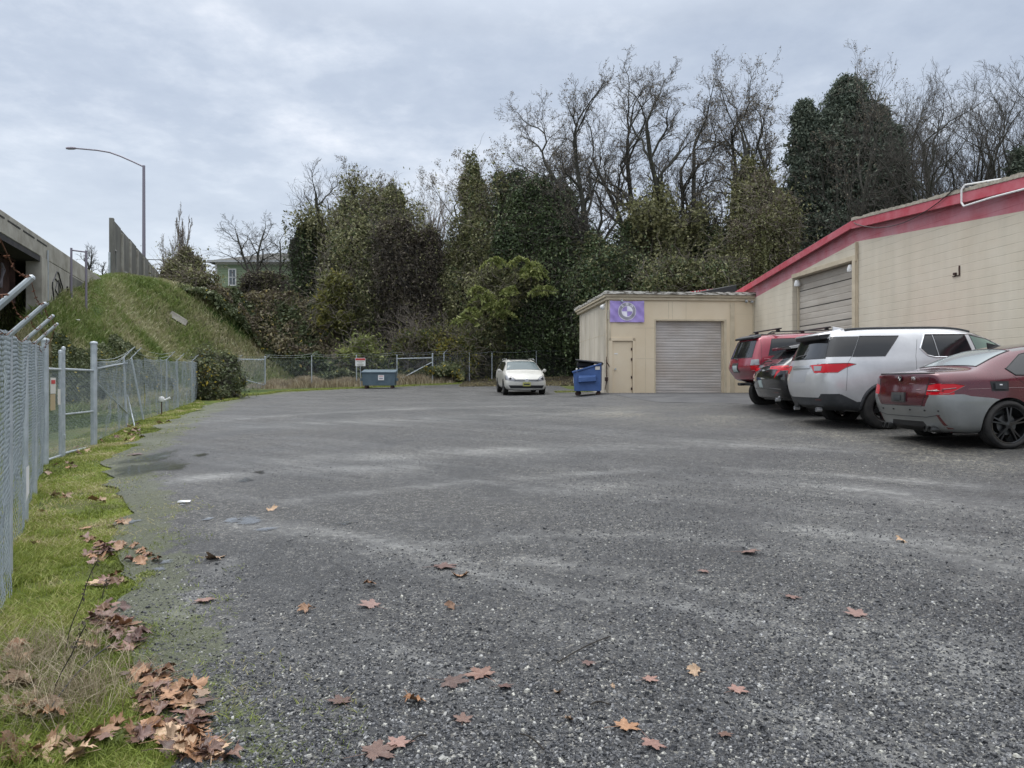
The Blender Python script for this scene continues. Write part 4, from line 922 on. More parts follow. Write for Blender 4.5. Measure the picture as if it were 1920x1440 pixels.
def leaves(name, P, size, mt, seed, parent=None, elong=1.6, attr=None, up=.0, nrm=None):
    r = np.random.default_rng(seed); n = len(P); P = np.asarray(P, float)
    d = r.normal(size=(n, 3)); d[:, 2] -= up
    if nrm is not None: d = d + nrm * 1.2
    d /= np.linalg.norm(d, axis=1, keepdims=True) + 1e-9
    a = np.cross(d, r.normal(size=(n, 3))); a /= np.linalg.norm(a, axis=1, keepdims=True) + 1e-9; b_ = np.cross(d, a)
    s = np.broadcast_to(np.asarray(size, float), (n,)) * r.uniform(.6, 1.35, n); s = s[:, None]
    V = np.stack([P - a * s * .5 * elong, P + b_ * s * .42 + d * s * .10, P + a * s * .5 * elong, P - b_ * s * .42 + d * s * .10], 1).reshape(-1, 3)
    Fc = np.arange(n * 4).reshape(n, 4)
    if attr is None: attr = r.uniform(0, 1, n)
    return link(name, npmesh(name, V, Fc, mt, attr), parent)
def blob(ells, n, seed, lump=.28, gap=.33, thick=.35, lf=2.2, subn=16):
    """points in the outer shell of lumpy ellipsoids; returns points, outward normals"""
    r = np.random.default_rng(seed); out, nr = [], []
    E = np.array(ells, float); sub = []
    for e in E:
        for i in range(subn):
            dd = r.normal(size=3); dd /= np.linalg.norm(dd); q = r.uniform(.24, .46); vz = r.uniform(.8, 1.5)
            sub.append((*(e[:3] + dd * e[3:] * r.uniform(.55, 1.02)), e[3] * q, e[4] * q, max(e[5] * q * .8, e[3] * q) * vz))
    if subn: E = np.concatenate([E * [1, 1, 1, .86, .86, .9], np.array(sub)])
    vol = (E[:, 3] * E[:, 5]) + (E[:, 3] * E[:, 4]) + (E[:, 4] * E[:, 5]); cnt = (vol / vol.sum() * n).astype(int)
    for e, c in zip(E, cnt):
        d = r.normal(size=(c, 3)); d /= np.linalg.norm(d, axis=1, keepdims=True)
        k = fbm(d[:, 0] * lf + e[0], d[:, 1] * lf + e[1], d[:, 2] * lf * 1.4 + e[2], seed, 4)
        rad = (1 + (k - .5) * 2 * lump) * (1 - r.power(2.2, c)[::-1] * 0 - np.abs(r.normal(0, thick * .5, c)))
        keep = fbm(d[:, 0] * 5 + seed, d[:, 1] * 5, d[:, 2] * 5, seed + 5, 3) + r.uniform(-.15, .15, c) > gap
        p = e[:3] + d * e[3:] * rad[:, None]; nn = d / e[3:]; nn /= np.linalg.norm(nn, axis=1, keepdims=True)
        out.append(p[keep]); nr.append(nn[keep])
    return np.concatenate(out), np.concatenate(nr)
def strands(P, n, length, seed, step=.16, jit=.06):
    r = np.random.default_rng(seed); i = r.integers(0, len(P), n); m_ = int(length / step); k = np.arange(m_)
    Ln = r.uniform(.2, 1, n)
    Q = P[i][:, None, :] + np.stack([r.normal(0, jit, (n, m_)).cumsum(1) * .5, r.normal(0, jit, (n, m_)), -(k[None] * step) + 0 * r.normal(size=(n, m_))], -1)
    keep = k[None] < Ln[:, None] * m_
    return Q[keep]
def core(name, ells, seed, parent, f=.80, zmin=None):  # dark opaque lumps added inside foliage so no sky shows through
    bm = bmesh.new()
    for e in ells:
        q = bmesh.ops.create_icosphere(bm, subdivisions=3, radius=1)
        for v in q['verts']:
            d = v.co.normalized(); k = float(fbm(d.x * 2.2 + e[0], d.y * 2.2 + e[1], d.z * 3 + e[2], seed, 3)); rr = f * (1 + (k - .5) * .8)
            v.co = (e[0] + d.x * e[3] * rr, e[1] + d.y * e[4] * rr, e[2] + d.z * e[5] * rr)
    me = bpy.data.meshes.new(name); bm.to_mesh(me); bm.free(); me.materials.append(M['stem_and_core']); return link(name, me, parent)
def tree_segs(H, seed, spread=.5, levels=4, trunkr=.22, wig=.22, start=.35, kids=(5, 6, 5, 4), lr=(.55, .55, .5, .45), stems=1, up=.35):
    rr = random.Random(seed); S = []
    def go(p, d, ln, r, lv):
        n = (9, 7, 5, 4, 3)[lv]; st = ln / n; pts = [p]
        nk = kids[lv] if lv < levels else 0; kk = 0
        for i in range(n):
            w_ = wig * (1.0 if lv else .30)
            d = (d + Vector((rr.gauss(0, w_), rr.gauss(0, w_), rr.gauss(0, w_ * .6) + up * .12 * (1 if lv else .3)))).normalized()
            q = p + d * st; r1 = r * (1 - .75 * (i + 1) / n) if lv else r * (1 - .6 * (i + 1) / n)
            r0 = r * (1 - .75 * i / n) if lv else r * (1 - .6 * i / n)
            S.append((tuple(p), tuple(q), r0, max(r1, .006), lv)); p = q
            f = (i + 1) / n
            if lv < levels and f > (start if lv == 0 else .15):
                c = max(1, round(nk / (n * (1 - (start if lv == 0 else .15))) + rr.uniform(-.5, .5)))
                for _ in range(c):
                    a = rr.uniform(0, 2 * pi); sp_ = rr.uniform(.45, 1.0) * (spread if lv == 0 else .8)
                    o_ = d.orthogonal().normalized(); o2 = d.cross(o_); nd = (d + (o_ * cos(a) + o2 * sin(a)) * sp_ * 1.5 + Vector((0, 0, up * .5))).normalized()
                    go(p, nd, ln * lr[lv] * rr.uniform(.6, 1.15) * (1.15 - .45 * f), max(r1 * .62, .008), lv + 1)
        return
    for k in range(stems):
        a = rr.uniform(0, 2 * pi); go(Vector((0, 0, 0)), Vector((cos(a) * .18 * (stems > 1), sin(a) * .18 * (stems > 1), 1)).normalized(), H * .85, trunkr, 0)
    P0 = np.array([s[0] for s in S]); P1 = np.array([s[1] for s in S]); r0 = np.array([s[2] for s in S]); r1 = np.array([s[3] for s in S]); lv = np.array([s[4] for s in S])
    k = H / np.percentile(P1[:, 2], 99.4); P0 = P0 * k; P1 = P1 * k
    m_ = P1[lv >= 2]; c_ = m_.mean(0)      # straighten the lean of the whole crown
    for q in (P0, P1): z_ = q[:, 2].copy(); q[:, 0] -= .5 * c_[0] / c_[2] * z_; q[:, 1] -= .5 * c_[1] / c_[2] * z_
    return P0, P1, r0, r1, lv
def bare_tree(name, label, cat, px, top, d, seed, ivy=None, ivyn=0, ivyh=.5, ivys=.17, tw='twig', wscale=1.0, group=None, leafn=0, leafm='grey', rminpx=.0, **kw):
    x = (px - 960) / F * d; z0 = Tf(x, d); H = (HOR - top) / F * d + CZ - z0
    t_ = thing(name, label, cat, (x, d, z0), 0, group)
    P0, P1, r0, r1, lv = tree_segs(H, seed, **kw)
    P0 = P0 * [wscale, wscale, 1]; P1 = P1 * [wscale, wscale, 1]
    a = lv <= 1
    link('trunk', segs_mesh('trunk', P0[a], P1[a], r0[a], r1[a], 6, M['bark'] if tw != 'palebark' else M['palebark']), t_)
    a = ~a; link('crown', segs_mesh('crown', P0[a], P1[a], r0[a], r1[a], 3, M[tw]), t_)
    if ivyn:
        r = np.random.default_rng(seed); w_ = np.where((lv <= 1) & (P0[:, 2] < H * ivyh), np.linalg.norm(P1 - P0, axis=1) * (1.5 - P0[:, 2] / (H * ivyh)), 0) + np.where((lv == 2) & (P0[:, 2] < H * ivyh * .9), .12 * np.linalg.norm(P1 - P0, axis=1), 0)
        i = r.choice(len(P0), ivyn, p=w_ / w_.sum()); f = r.uniform(0, 1, (ivyn, 1)); P = P0[i] * (1 - f) + P1[i] * f + r.normal(0, .28, (ivyn, 3)) * (1 + .9 * fbm(P0[i, 2] * .5, P0[i, 0] * .5, 0, seed))[:, None]
        Q = strands(P, ivyn // 25, 2.5, seed + 1)
        leaves('ivy', np.concatenate([P, Q]), ivys, M[ivy], seed, t_)
    if leafn:
        r = np.random.default_rng(seed + 2); idx = np.where(lv >= 3)[0]; i = r.choice(idx, leafn); leaves('clinging_leaves', P1[i] + r.normal(0, .08, (leafn, 3)), .07, M[leafm], seed + 2, t_)
    return t_
def ell(px, py, rx, ry, d, rd=None):
    c = W(px, py, d); s = d / F
    return (c[0], c[1], c[2], rx * s, (rd if rd else rx * s * .8), ry * s)
def mass(name, label, cat, ells, n, size, mt, seed, d0=None, subn=16, strand=0, strandlen=3., group=None, gap=.33, coref=.60, lump=.28, trunks=True, mt2=None, n2=0, part='crown', thick=.35, elong=1.6):
    E = [ell(*e) for e in ells]; cx_ = np.mean([e[0] for e in E]); cy_ = np.mean([e[1] for e in E]); z0 = Tf(cx_, cy_)
    o = np.array((cx_, cy_, z0)); E = [tuple(np.array(e[:3]) - o) + e[3:] for e in E]
    t_ = thing(name, label, cat, tuple(o), 0, group)
    n = int(n * 1.3); size = size * .84; P, nn = blob(E, n, seed, lump=lump, gap=gap, thick=thick, subn=subn)
    ko = RNG.uniform(0, 1, len(P)) < .16; P[ko] += nn[ko] * RNG.exponential(.42, (ko.sum(), 1)) * min(1, np.hypot(*o[:2]) / 50) ** 2
    if strand:
        Q = strands(P, strand, strandlen, seed + 3); P = np.concatenate([P, Q]); nn = np.concatenate([nn, np.zeros((len(Q), 3))])
    k = T(P[:, 0] + o[0], P[:, 1] + o[1]) < P[:, 2] + o[2]; P, nn = P[k], nn[k]
    kk = fbm(P[:, 0] * .8, P[:, 1] * .8, P[:, 2] * .8, seed + 9, 3); att = np.clip(RNG.uniform(0, 1, len(P)) * .6 + (kk - .35) * 1.2, 0, 1)
    leaves(part, P, size, M[mt], seed, t_, attr=att, nrm=nn, elong=elong)
    if n2:
        P2, _ = blob(E, n2, seed, lump=lump + .1, gap=.45, thick=.2, subn=subn); k = T(P2[:, 0] + o[0], P2[:, 1] + o[1]) < P2[:, 2] + o[2]; leaves('vine_leaves', P2[k] * 1.02, size, M[mt2], seed + 4, t_)
    nst = max(200, n // 28); rs = np.random.default_rng(seed + 50); i = rs.integers(0, len(P), nst); dv = rs.normal(size=(nst, 3)) + nn[i] * 1.1 + [0, 0, .35]; dv /= np.linalg.norm(dv, axis=1, keepdims=True); A0, A1, RA, RB = [], [], [], []
    fsc = min(1, max(.35, np.hypot(*o[:2]) / 52)) ** 2; pcur = P[i] - nn[i] * .2 * fsc; ln = rs.uniform(.12, .5, nst)[:, None] * fsc
    for sg_ in range(4):
        pn = pcur + dv * ln; A0.append(pcur); A1.append(pn); RA.append(np.full(nst, .020 - .004 * sg_) * fsc); RB.append(np.full(nst, .016 - .004 * sg_) * fsc); pcur = pn; dv = dv + rs.normal(0, .28, (nst, 3)) + [0, 0, -.10]; dv /= np.linalg.norm(dv, axis=1, keepdims=True)
    link('bare_stems', segs_mesh('bare_stems', np.concatenate(A0), np.concatenate(A1), np.concatenate(RA), np.concatenate(RB), 3, M['palebark' if mt in ('olive', 'light', 'yellowg') else 'twig']), t_)
    if coref: core('sky_block_core', E, seed, t_, coref)  # added sky-blocking filler, not a modelled plant part
    if trunks:
        mb = MB(); rr = random.Random(seed)
        for e in E[:3]: mb.tube((e[0] * .6, e[1] * .6, -.3), (e[0], e[1], max(.6, e[2])), .28, .15, 7)
        mb.build('trunk', M['bark'], t_, smooth=True)
    return t_

# bare and ivy clad trees, left to right
bare_tree('bare_bush', 'small leafless shrub on the crest between overpass and noise wall', 'shrub', 166, 462, 44, 31, H_=0, tw='palebark', levels=3, stems=3, trunkr=.06, kids=(4, 4, 3, 3), spread=.9) if 0 else None
def bt(*a, **k): return bare_tree(*a, **k)
bt('bare_sapling', 'small leafless sapling on the crest right of the overpass end', 'tree', 165, 458, 50, 31, tw='twig', levels=3, stems=2, trunkr=.07, kids=(4, 4, 3, 3), spread=.8, start=.2)
bt('bare_sapling', 'smallest leafless sapling just left of the noise wall', 'tree', 193, 490, 50, 32, tw='twig', levels=3, stems=1, trunkr=.05, kids=(4, 3, 3, 3), spread=.7, start=.2)
bt('poplar', 'pale narrow leafless poplar above the vine thicket right of the noise wall', 'tree', 343, 392, 62, 33, tw='palebark', levels=4, stems=4, trunkr=.08, kids=(8, 6, 5, 3), spread=.45, start=.15, up=.9, wscale=.34, leafn=300, lr=(.4, .5, .5, .45))
bt('poplar', 'shorter bushy leafless tree left of the pale poplar', 'tree', 322, 440, 61, 34, tw='palebark', levels=3, stems=3, trunkr=.08, kids=(7, 5, 4, 3), spread=.6, start=.15, up=.8, wscale=.6, leafn=300)
mass('vine_thicket', 'vine smothered thicket at the foot of the pale poplar', 'thicket', [(345, 520, 42, 48, 58), (370, 545, 40, 35, 56), (330, 545, 35, 25, 56), (348, 490, 14, 26, 58)], 26000, .16, 'olive', 41, mt2='grey', n2=12000, coref=.6, gap=.38)
bt('bare_tree', 'leafless spreading tree in front of the green house roof', 'tree', 482, 398, 66, 35, tw='twig', levels=4, stems=2, trunkr=.16, kids=(6, 6, 5, 4), spread=1.0, start=.30, up=.15, wscale=1.25)
bt('bare_tree', 'second leafless tree rising right of the green house', 'tree', 520, 412, 67, 36, tw='twig', levels=4, stems=1, trunkr=.13, kids=(6, 5, 5, 3), spread=1.0, start=.3, up=.2)
mass('domed_bush', 'rounded tangled brown bush hiding the front of the green house', 'bush', [(500, 548, 46, 34, 62), (474, 540, 24, 24, 62)], 20000, .14, 'brown', 42, mt2='olive', n2=9000, gap=.3, coref=.7)
mass('ivy_column', 'tall narrow dark ivy clad snag right of the green house', 'tree', [(568, 505, 22, 55, 58), (575, 455, 14, 32, 58), (572, 540, 20, 30, 58)], 22000, .14, 'ivy', 43, strand=250, mt2='brown', n2=9000)
bt('bare_tree', 'wide leafless tree left of the olive vine mass', 'tree', 622, 312, 60, 37, tw='twig', levels=4, stems=2, trunkr=.22, kids=(6, 6, 5, 4), spread=.9, start=.28, up=.35, ivy='olive', ivyn=9000, ivyh=.6, wscale=1.15)
bt('bare_tree', 'twiggy leafless tree behind the olive vine mass', 'tree', 705, 308, 59, 38, tw='twig', levels=4, stems=3, trunkr=.2, kids=(6, 6, 5, 4), spread=.7, start=.3, up=.4, ivy='olive', ivyn=16000, ivyh=.85, leafn=4000)
mass('vine_covered_tree', 'olive green vine smothered tree left of the dark brown mass', 'tree', [(660, 500, 55, 75, 55), (640, 560, 50, 60, 54), (690, 560, 45, 80, 54), (655, 425, 22, 62, 56), (735, 400, 24, 55, 57), (690, 440, 35, 50, 57)], 75000, .15, 'olive', 44, strand=700, mt2='ivy', n2=22000)
mass('dead_vine_tree', 'dark brown dead vine mass hanging over a broken tree', 'tree', [(768, 550, 44, 95, 53), (748, 445, 36, 28, 53), (800, 480, 28, 48, 53.5), (726, 480, 18, 55, 53), (790, 600, 46, 70, 53)], 70000, .14, 'brown', 45, strand=1900, strandlen=4, mt2='olive', n2=20000, gap=.40, subn=30, lump=.4)
bt('bare_tree', 'pale fan shaped leafless tree far behind the brown vine mass', 'tree', 812, 345, 80, 39, tw='palebark', levels=4, stems=4, trunkr=.14, kids=(6, 5, 5, 4), spread=.5, start=.2, up=.8, lr=(.5, .5, .5, .45))
bt('bare_tree', 'grey twiggy tree topping the central vine mass', 'tree', 955, 262, 58, 40, tw='twig', levels=4, stems=3, trunkr=.2, kids=(6, 6, 5, 4), spread=.75, start=.35, up=.4, leafn=9000, ivy='olive', ivyn=9000, ivyh=.8, leafm='grey')
bt('bare_tree', 'loose twiggy tree leaning over the left ivy column', 'tree', 885, 285, 58, 47, tw='twig', levels=4, stems=2, trunkr=.16, kids=(6, 6, 5, 3), spread=.75, start=.4, up=.3, leafn=6000, leafm='grey')
mass('vine_covered_tree', 'central olive tree smothered in vines with a tall ivy spire', 'tree', [(905, 480, 55, 95, 55), (885, 365, 22, 68, 56), (935, 540, 60, 110, 54), (862, 590, 42, 90, 53.5), (900, 640, 70, 60, 53), (845, 520, 34, 85, 55)], 90000, .15, 'olive', 46, strand=1200, strandlen=3.5, mt2='ivy', n2=26000)
mass('ivy_dome', 'great dark dome of ivy right of the central olive tree', 'tree', [(1015, 425, 78, 92, 53), (1040, 530, 62, 150, 52), (985, 560, 52, 140, 52.5), (965, 375, 36, 58, 54), (1065, 600, 45, 110, 51.5)], 120000, .145, 'ivy', 48, strand=2200, strandlen=4.5, mt2='brown', n2=22000, lump=.22, gap=.28)
mass('pinnate_tree', 'tree with pale green drooping leaflets before the central vines', 'tree', [(905, 545, 34, 36, 51), (960, 545, 44, 34, 50.5), (1000, 520, 24, 24, 50.5), (935, 510, 30, 24, 51)], 4000, .16, 'olive', 49, gap=.42, coref=0, trunks=False)
# right hand locusts behind the garage
SP = dict(leafn=3500, tw='twig', levels=4, wig=.34, up=.45, spread=.55, wscale=.95, lr=(.42, .5, .5, .45))
bt('locust_tree', 'first tall leafless tree behind the garage with crooked spreading limbs', 'tree', 1128, 168, 52, 51, stems=2, trunkr=.30, kids=(8, 8, 7, 5), start=.36, ivy='olive', ivyn=14000, ivyh=.42, **SP)
bt('locust_tree', 'leaning crooked leafless tree right of the first behind the garage', 'tree', 1192, 190, 54, 52, stems=2, trunkr=.26, kids=(8, 8, 6, 5), start=.38, ivy='ivy', ivyn=12000, ivyh=.5, **SP)
bt('locust_tree', 'tallest central leafless tree above the garage roof', 'tree', 1268, 116, 53, 53, stems=2, trunkr=.32, kids=(9, 8, 7, 5), start=.34, ivy='olive', ivyn=20000, ivyh=.5, **SP)
bt('locust_tree', 'dark limbed leafless tree right of the tallest', 'tree', 1335, 142, 54, 54, stems=2, trunkr=.30, kids=(8, 8, 7, 5), start=.36, ivy='ivy', ivyn=14000, ivyh=.45, **SP)
bt('locust_tree', 'slim straight leafless tree above the warehouse end', 'tree', 1425, 122, 52, 55, stems=1, trunkr=.30, kids=(9, 8, 7, 5), start=.35, ivy='olive', ivyn=22000, ivyh=.62, **SP)
bt('locust_tree', 'leafless tree half hidden by the drooping ivy', 'tree', 1478, 170, 55, 56, stems=2, trunkr=.24, kids=(6, 6, 5, 4), start=.35, ivy='olive', ivyn=12000, ivyh=.6, **SP)
bt('locust_tree', 'slender leafless tree between the ivy dome and the first locust', 'tree', 1085, 205, 56, 101, stems=2, trunkr=.20, kids=(8, 7, 6, 4), start=.40, ivy='ivy', ivyn=7000, ivyh=.5, **SP)
bt('locust_tree', 'slender leafless tree just left of the slim straight one', 'tree', 1385, 150, 56, 102, stems=1, trunkr=.24, kids=(9, 8, 6, 4), start=.38, ivy='olive', ivyn=7000, ivyh=.5, **SP)
SP2 = dict(tw='twig', levels=4, wig=.25, up=.5, spread=.65, wscale=.9)
bt('bare_tree', 'leafless tree crowning the dark conifer mass', 'tree', 1595, 100, 49, 57, stems=2, trunkr=.22, kids=(6, 6, 6, 4), start=.3, leafn=3000, **SP2)
bt('bare_tree', 'tallest leafless tree over the warehouse ridge', 'tree', 1690, 90, 57, 58, stems=3, trunkr=.28, kids=(8, 7, 7, 5), start=.25, leafn=3000, **SP2)
bt('bare_tree', 'leafless tree right of the tallest over the warehouse roof', 'tree', 1760, 140, 47, 59, stems=2, trunkr=.24, kids=(7, 7, 6, 5), start=.2, **SP2)
bt('bare_tree', 'fan of upright leafless branches above the white roof pipe', 'tree', 1832, 142, 45, 60, stems=5, trunkr=.18, kids=(8, 7, 6, 5), start=.15, **SP2)
bt('bare_tree', 'leafless tree cut by the right edge of the view', 'tree', 1900, 175, 46, 61, stems=4, trunkr=.18, kids=(8, 7, 6, 5), start=.15, **SP2)
bt('bare_tree', 'brushy leafless tree low behind the warehouse ridge', 'tree', 1730, 235, 58, 62, stems=5, trunkr=.14, kids=(8, 7, 6, 5), start=.1, **SP2)
mass('ivy_hedge', 'low ivy and shrub mass directly behind the garage left half', 'hedge', [(1140, 525, 60, 55, 49), (1110, 570, 40, 75, 48), (1205, 535, 45, 45, 49), (1175, 470, 16, 50, 50), (1110, 480, 22, 40, 50)], 60000, .15, 'ivy', 63, mt2='olive', n2=22000, strand=500)
mass('ivy_hedge', 'olive shrub mass behind the garage right half', 'hedge', [(1262, 500, 24, 62, 50), (1345, 505, 26, 60, 49), (1310, 535, 80, 32, 47), (1240, 540, 60, 28, 47), (1395, 515, 30, 40, 49)], 60000, .15, 'olive', 64, mt2='ivy', n2=20000, strand=500)
mass('weeping_ivy_tree', 'tree hung with drooping olive vines above the warehouse end', 'tree', [(1440, 450, 42, 75, 47), (1400, 480, 34, 60, 47.5), (1470, 420, 28, 60, 48), (1425, 380, 26, 45, 48)], 45000, .13, 'olive', 65, mt2='grey', n2=20000, strand=1500, strandlen=4, coref=.55, gap=.4)
def conifer(label, cx_, top, base, w_, d, seed, n):
    x = (cx_ - 960) / F * d; z0 = Tf(x, d); H = CZ + (HOR - top) / F * d - z0; zb_ = CZ + (HOR - base) / F * d - z0
    t_ = thing('conifer', label, 'tree', (x, d, z0)); r = np.random.default_rng(seed); hw_ = w_ / F * d
    MB().tube((0, 0, -.3), (0, 0, H * .97), .35, .05, 8).build('trunk', M['bark'], t_, smooth=True)
    nb = int(n / 120); P = []
    for i in range(nb):
        f = r.uniform(0, 1) ** .8; z = zb_ * .4 + (H - zb_ * .4) * f; a = r.uniform(0, 2 * pi); R_ = hw_ * (1 - f) ** .6 * (.35 + 1.25 * float(fbm(cos(a) * 1.3 + seed, sin(a) * 1.3, z * .45, seed, 3))) * r.uniform(.35, 1.38) + .25; k = 120
        u = r.uniform(0.1, 1, k) ** .7; wd = .18 + .4 * (1 - abs(u - .5)) * R_ * .25
        px_ = cos(a) * R_ * u + r.normal(0, 1, k) * wd; py_ = sin(a) * R_ * u + r.normal(0, 1, k) * wd; pz = z + R_ * .12 * u - .28 * R_ * u * u + r.normal(0, .16, k)
        P.append(np.stack([px_, py_, pz], 1))
    leaves('crown', np.concatenate(P), .12, M['conifer'], seed, t_, elong=2.2)
    return t_
conifer('broad dark evergreen looming behind the warehouse ridge', 1590, 150, 520, 135, 53, 71, 120000)
conifer('slim evergreen peak at the left of the evergreen group', 1508, 195, 520, 42, 52, 75, 40000)
conifer('evergreen shoulder between the broad one and the leafless crowns', 1648, 205, 500, 50, 52.5, 76, 50000)
conifer('lower dark evergreen left of the broad one', 1535, 225, 520, 75, 53, 72, 80000)
conifer('dark evergreen filling behind the warehouse roof', 1668, 240, 480, 75, 52, 74, 70000)
conifer('small dark evergreen at the right edge behind the roof', 1910, 285, 400, 26, 43, 73, 14000)
# shrubs behind the far fence
mass('light_shrub', 'yellow green feathery shrub behind the warning sign', 'shrub', [(682, 650, 26, 18, 50), (658, 664, 20, 12, 49.5), (702, 668, 15, 12, 49.5)], 6500, .14, 'light', 81, coref=0, gap=.42, elong=2.4, trunks=False)
mass('light_shrub', 'feathery pale green shrub beside the olive tree', 'shrub', [(632, 545, 22, 34, 52), (612, 585, 20, 30, 52), (640, 600, 20, 20, 52)], 7000, .14, 'yellowg', 82, coref=0, gap=.45, elong=2.4, trunks=False)
mass('fence_shrub', 'yellowing shrub draped over the fence end left of the wagon', 'shrub', [(845, 665, 34, 40, 49.5), (815, 640, 34, 26, 50), (770, 650, 40, 26, 50.5), (875, 670, 16, 40, 49.0)], 26000, .13, 'yellowg', 83, gap=.36, coref=.6, mt2='ivy', n2=8000)
mass('corner_bush', 'leafy bush with yellow leaves swallowing the fence corner', 'bush', [(396, 705, 30, 32, 33.5), (384, 672, 16, 14, 34), (422, 690, 24, 24, 35), (436, 722, 22, 18, 34), (375, 738, 12, 12, 33.5), (410, 738, 22, 12, 33.5)], 26000, .10, 'bramble', 84, gap=.42, coref=.45, mt2='yellowg', n2=5000)

# compound leaves of the pinnate tree + pale twigs of the foreground snag
r = np.random.default_rng(5); PP = []
for (px, py) in [(885, 585), (905, 560), (925, 575), (948, 590), (960, 545), (985, 510), (1000, 500), (1015, 545), (1025, 545), (895, 545), (930, 490), (975, 490), (1005, 515), (870, 600), (945, 570)]:
    c = np.array(W(px, py, 48.8))
    for k in range(6):
        a = r.uniform(0, 2 * pi); ln = r.uniform(.6, 1.1); u = np.linspace(.1, 1, 12)
        for s_ in (-1, 1):
            PP.append(c + np.stack([cos(a) * ln * u + s_ * .09 * -sin(a), .3 * sin(a) * ln * u, -.55 * ln * u * u + s_ * .05 + .2], 1) + r.normal(0, .02, (12, 3)))
pt = [o_ for o_ in bpy.data.objects if o_.name.startswith('pinnate_tree')][0]
leaves('leaflets', np.concatenate(PP) - np.array(pt.location), .15, M['light'], 6, pt, elong=2.4, up=.5)
bt('dead_snag', 'pale leafless branching shrub before the dark vine mass', 'shrub', 760, 575, 50, 91, tw='palebark', levels=3, stems=4, trunkr=.06, kids=(5, 4, 4, 3), spread=.9, start=.15, up=.2)

# brambles and ground cover
def cover(name, label, n, region, mt, size, seed, hfun, kind='stuff', cat='brambles', mt2=None):
    """region(x,y,px,py)->mask ; hfun(x,y)->mound height"""
    r = np.random.default_rng(seed); x = r.uniform(region[0], region[1], n * 3); y = r.uniform(region[2], region[3], n * 3); k = region[4](x, y); x, y = x[k][:n], y[k][:n]
    h = hfun(x, y); z = T(x, y) + h * (1 - np.abs(r.normal(0, .22, len(x)))); z = np.maximum(z, T(x, y) + .03)
    att = np.clip(r.uniform(0, 1, len(x)) * .75 + (fbm(x * .5, y * .5, 0, seed, 3) - .4) * .8, 0, 1); rare = r.uniform(0, 1, len(x)) > .985; att[rare] = 1
    o = leaves(name, np.stack([x, y, z], 1), size, M[mt], seed, None, attr=att); tag(o, label, cat, kind=kind); return o
def proj(x, y, z): return 960 + F * x / y, HOR - F * (z - CZ) / y
def mnd(lo, hi, f, s): return lambda x, y: (1 - .92 * sstep(6.2, 7.7, T(x, y)) * sstep(-10, -18, x)) * (lo + (hi - lo) * np.clip((fbm(x * f, y * f, 0, s, 4) - .28) * 2.2, 0, 1))
def split_line(x, y):
    px, py = proj(x, y, T(x, y)); return px > 322 + (py - 530) * 1.25
hill = lambda x, y: ~inside(x, y, TOE + [(60, -40)])
cover('brambles', 'green and yellow brambles climbing the slope between the bank and the woods', 150000, (-36, -3, 42, 74, lambda x, y: hill(x, y) & split_line(x, y)), 'bramble', .16, 91, mnd(.3, 2.0, .45, 4))
cover('brambles', 'rusty brown brambles mixed among the green on the slope', 50000, (-34, -8, 42, 70, lambda x, y: hill(x, y) & split_line(x, y) & (fbm(x * .3, y * .3, 0, 77) > .5)), 'bramble2', .15, 92, mnd(.4, 2.1, .5, 5))
cover('brambles', 'dark green brambles under the woods edge', 60000, (-14, 3, 49.5, 58, lambda x, y: hill(x, y)), 'ivy', .16, 93, mnd(.3, 2.2, .5, 6))
def band_(x, y):
    px, py = proj(x, y, T(x, y)); return hill(x, y) & (px < 420) & (px > 100) & (py > 664 + 8 * np.sin(px * .05)) & (y > 21) & (y < 37 + .0 * x) & (_dist(x, y, TOE) < 6.6 + 2.5 * (fbm(x * .4, y * .4, 0, 8) - .5)) & (_dist(x, y, TOE) > .8)
cover('brambles', 'low bramble belt with yellow leaves behind the gate at the foot of the bank', 150000, (-23, -11, 18, 38, band_), 'bramble', .10, 94, mnd(.1, .75, .8, 7))
cover('brambles', 'brambles spilling behind the far fence', 40000, (-18, -3, 45.8, 51, lambda x, y: (y > 47.2 + .0 * x) & (x > -12.5)), 'bramble', .13, 95, mnd(.2, 1.5, .5, 8))
cover('leaf_litter', 'dead leaf litter under the ivy behind the wagon', 30000, (-3, 4.4, 42, 51, lambda x, y: (y > 43.6 - .0 * x)), 'bramble2', .10, 96, lambda x, y: .03 + 0 * x, cat='litter')

def blades(name, x, y, h, w_, mt, seed, att=None, lean=.5, dz=0):
    r = np.random.default_rng(seed); n = len(x); a = r.uniform(0, 2 * pi, n); b_ = r.uniform(0, 2 * pi, n); h = h * r.uniform(.5, 1.25, n); z = T(x, y) + dz - .01
    lx, ly = np.cos(b_) * h * lean * r.uniform(.1, 1, n), np.sin(b_) * h * lean * r.uniform(.1, 1, n); wx, wy = np.cos(a) * w_ / 2, np.sin(a) * w_ / 2
    def pt(f, wf): return [np.stack([x + lx * f * f + s * wx * wf, y + ly * f * f + s * wy * wf, z + h * f * (1 - .25 * lean * f)], 1) for s in (-1, 1)]
    A = pt(0, 1); B = pt(.55, .8); C = pt(1, .12)
    V = np.stack([A[0], A[1], B[1], B[0], C[1], C[0]], 1).reshape(-1, 3); q = np.array([(0, 1, 2, 3), (3, 2, 4, 5)])
    Fc = (q[None] + (np.arange(n) * 6)[:, None, None]).reshape(-1, 4)
    if att is None: att = r.uniform(0, 1, n)
    return link(name, npmesh(name, V, Fc, mt, np.repeat(att, 2)))
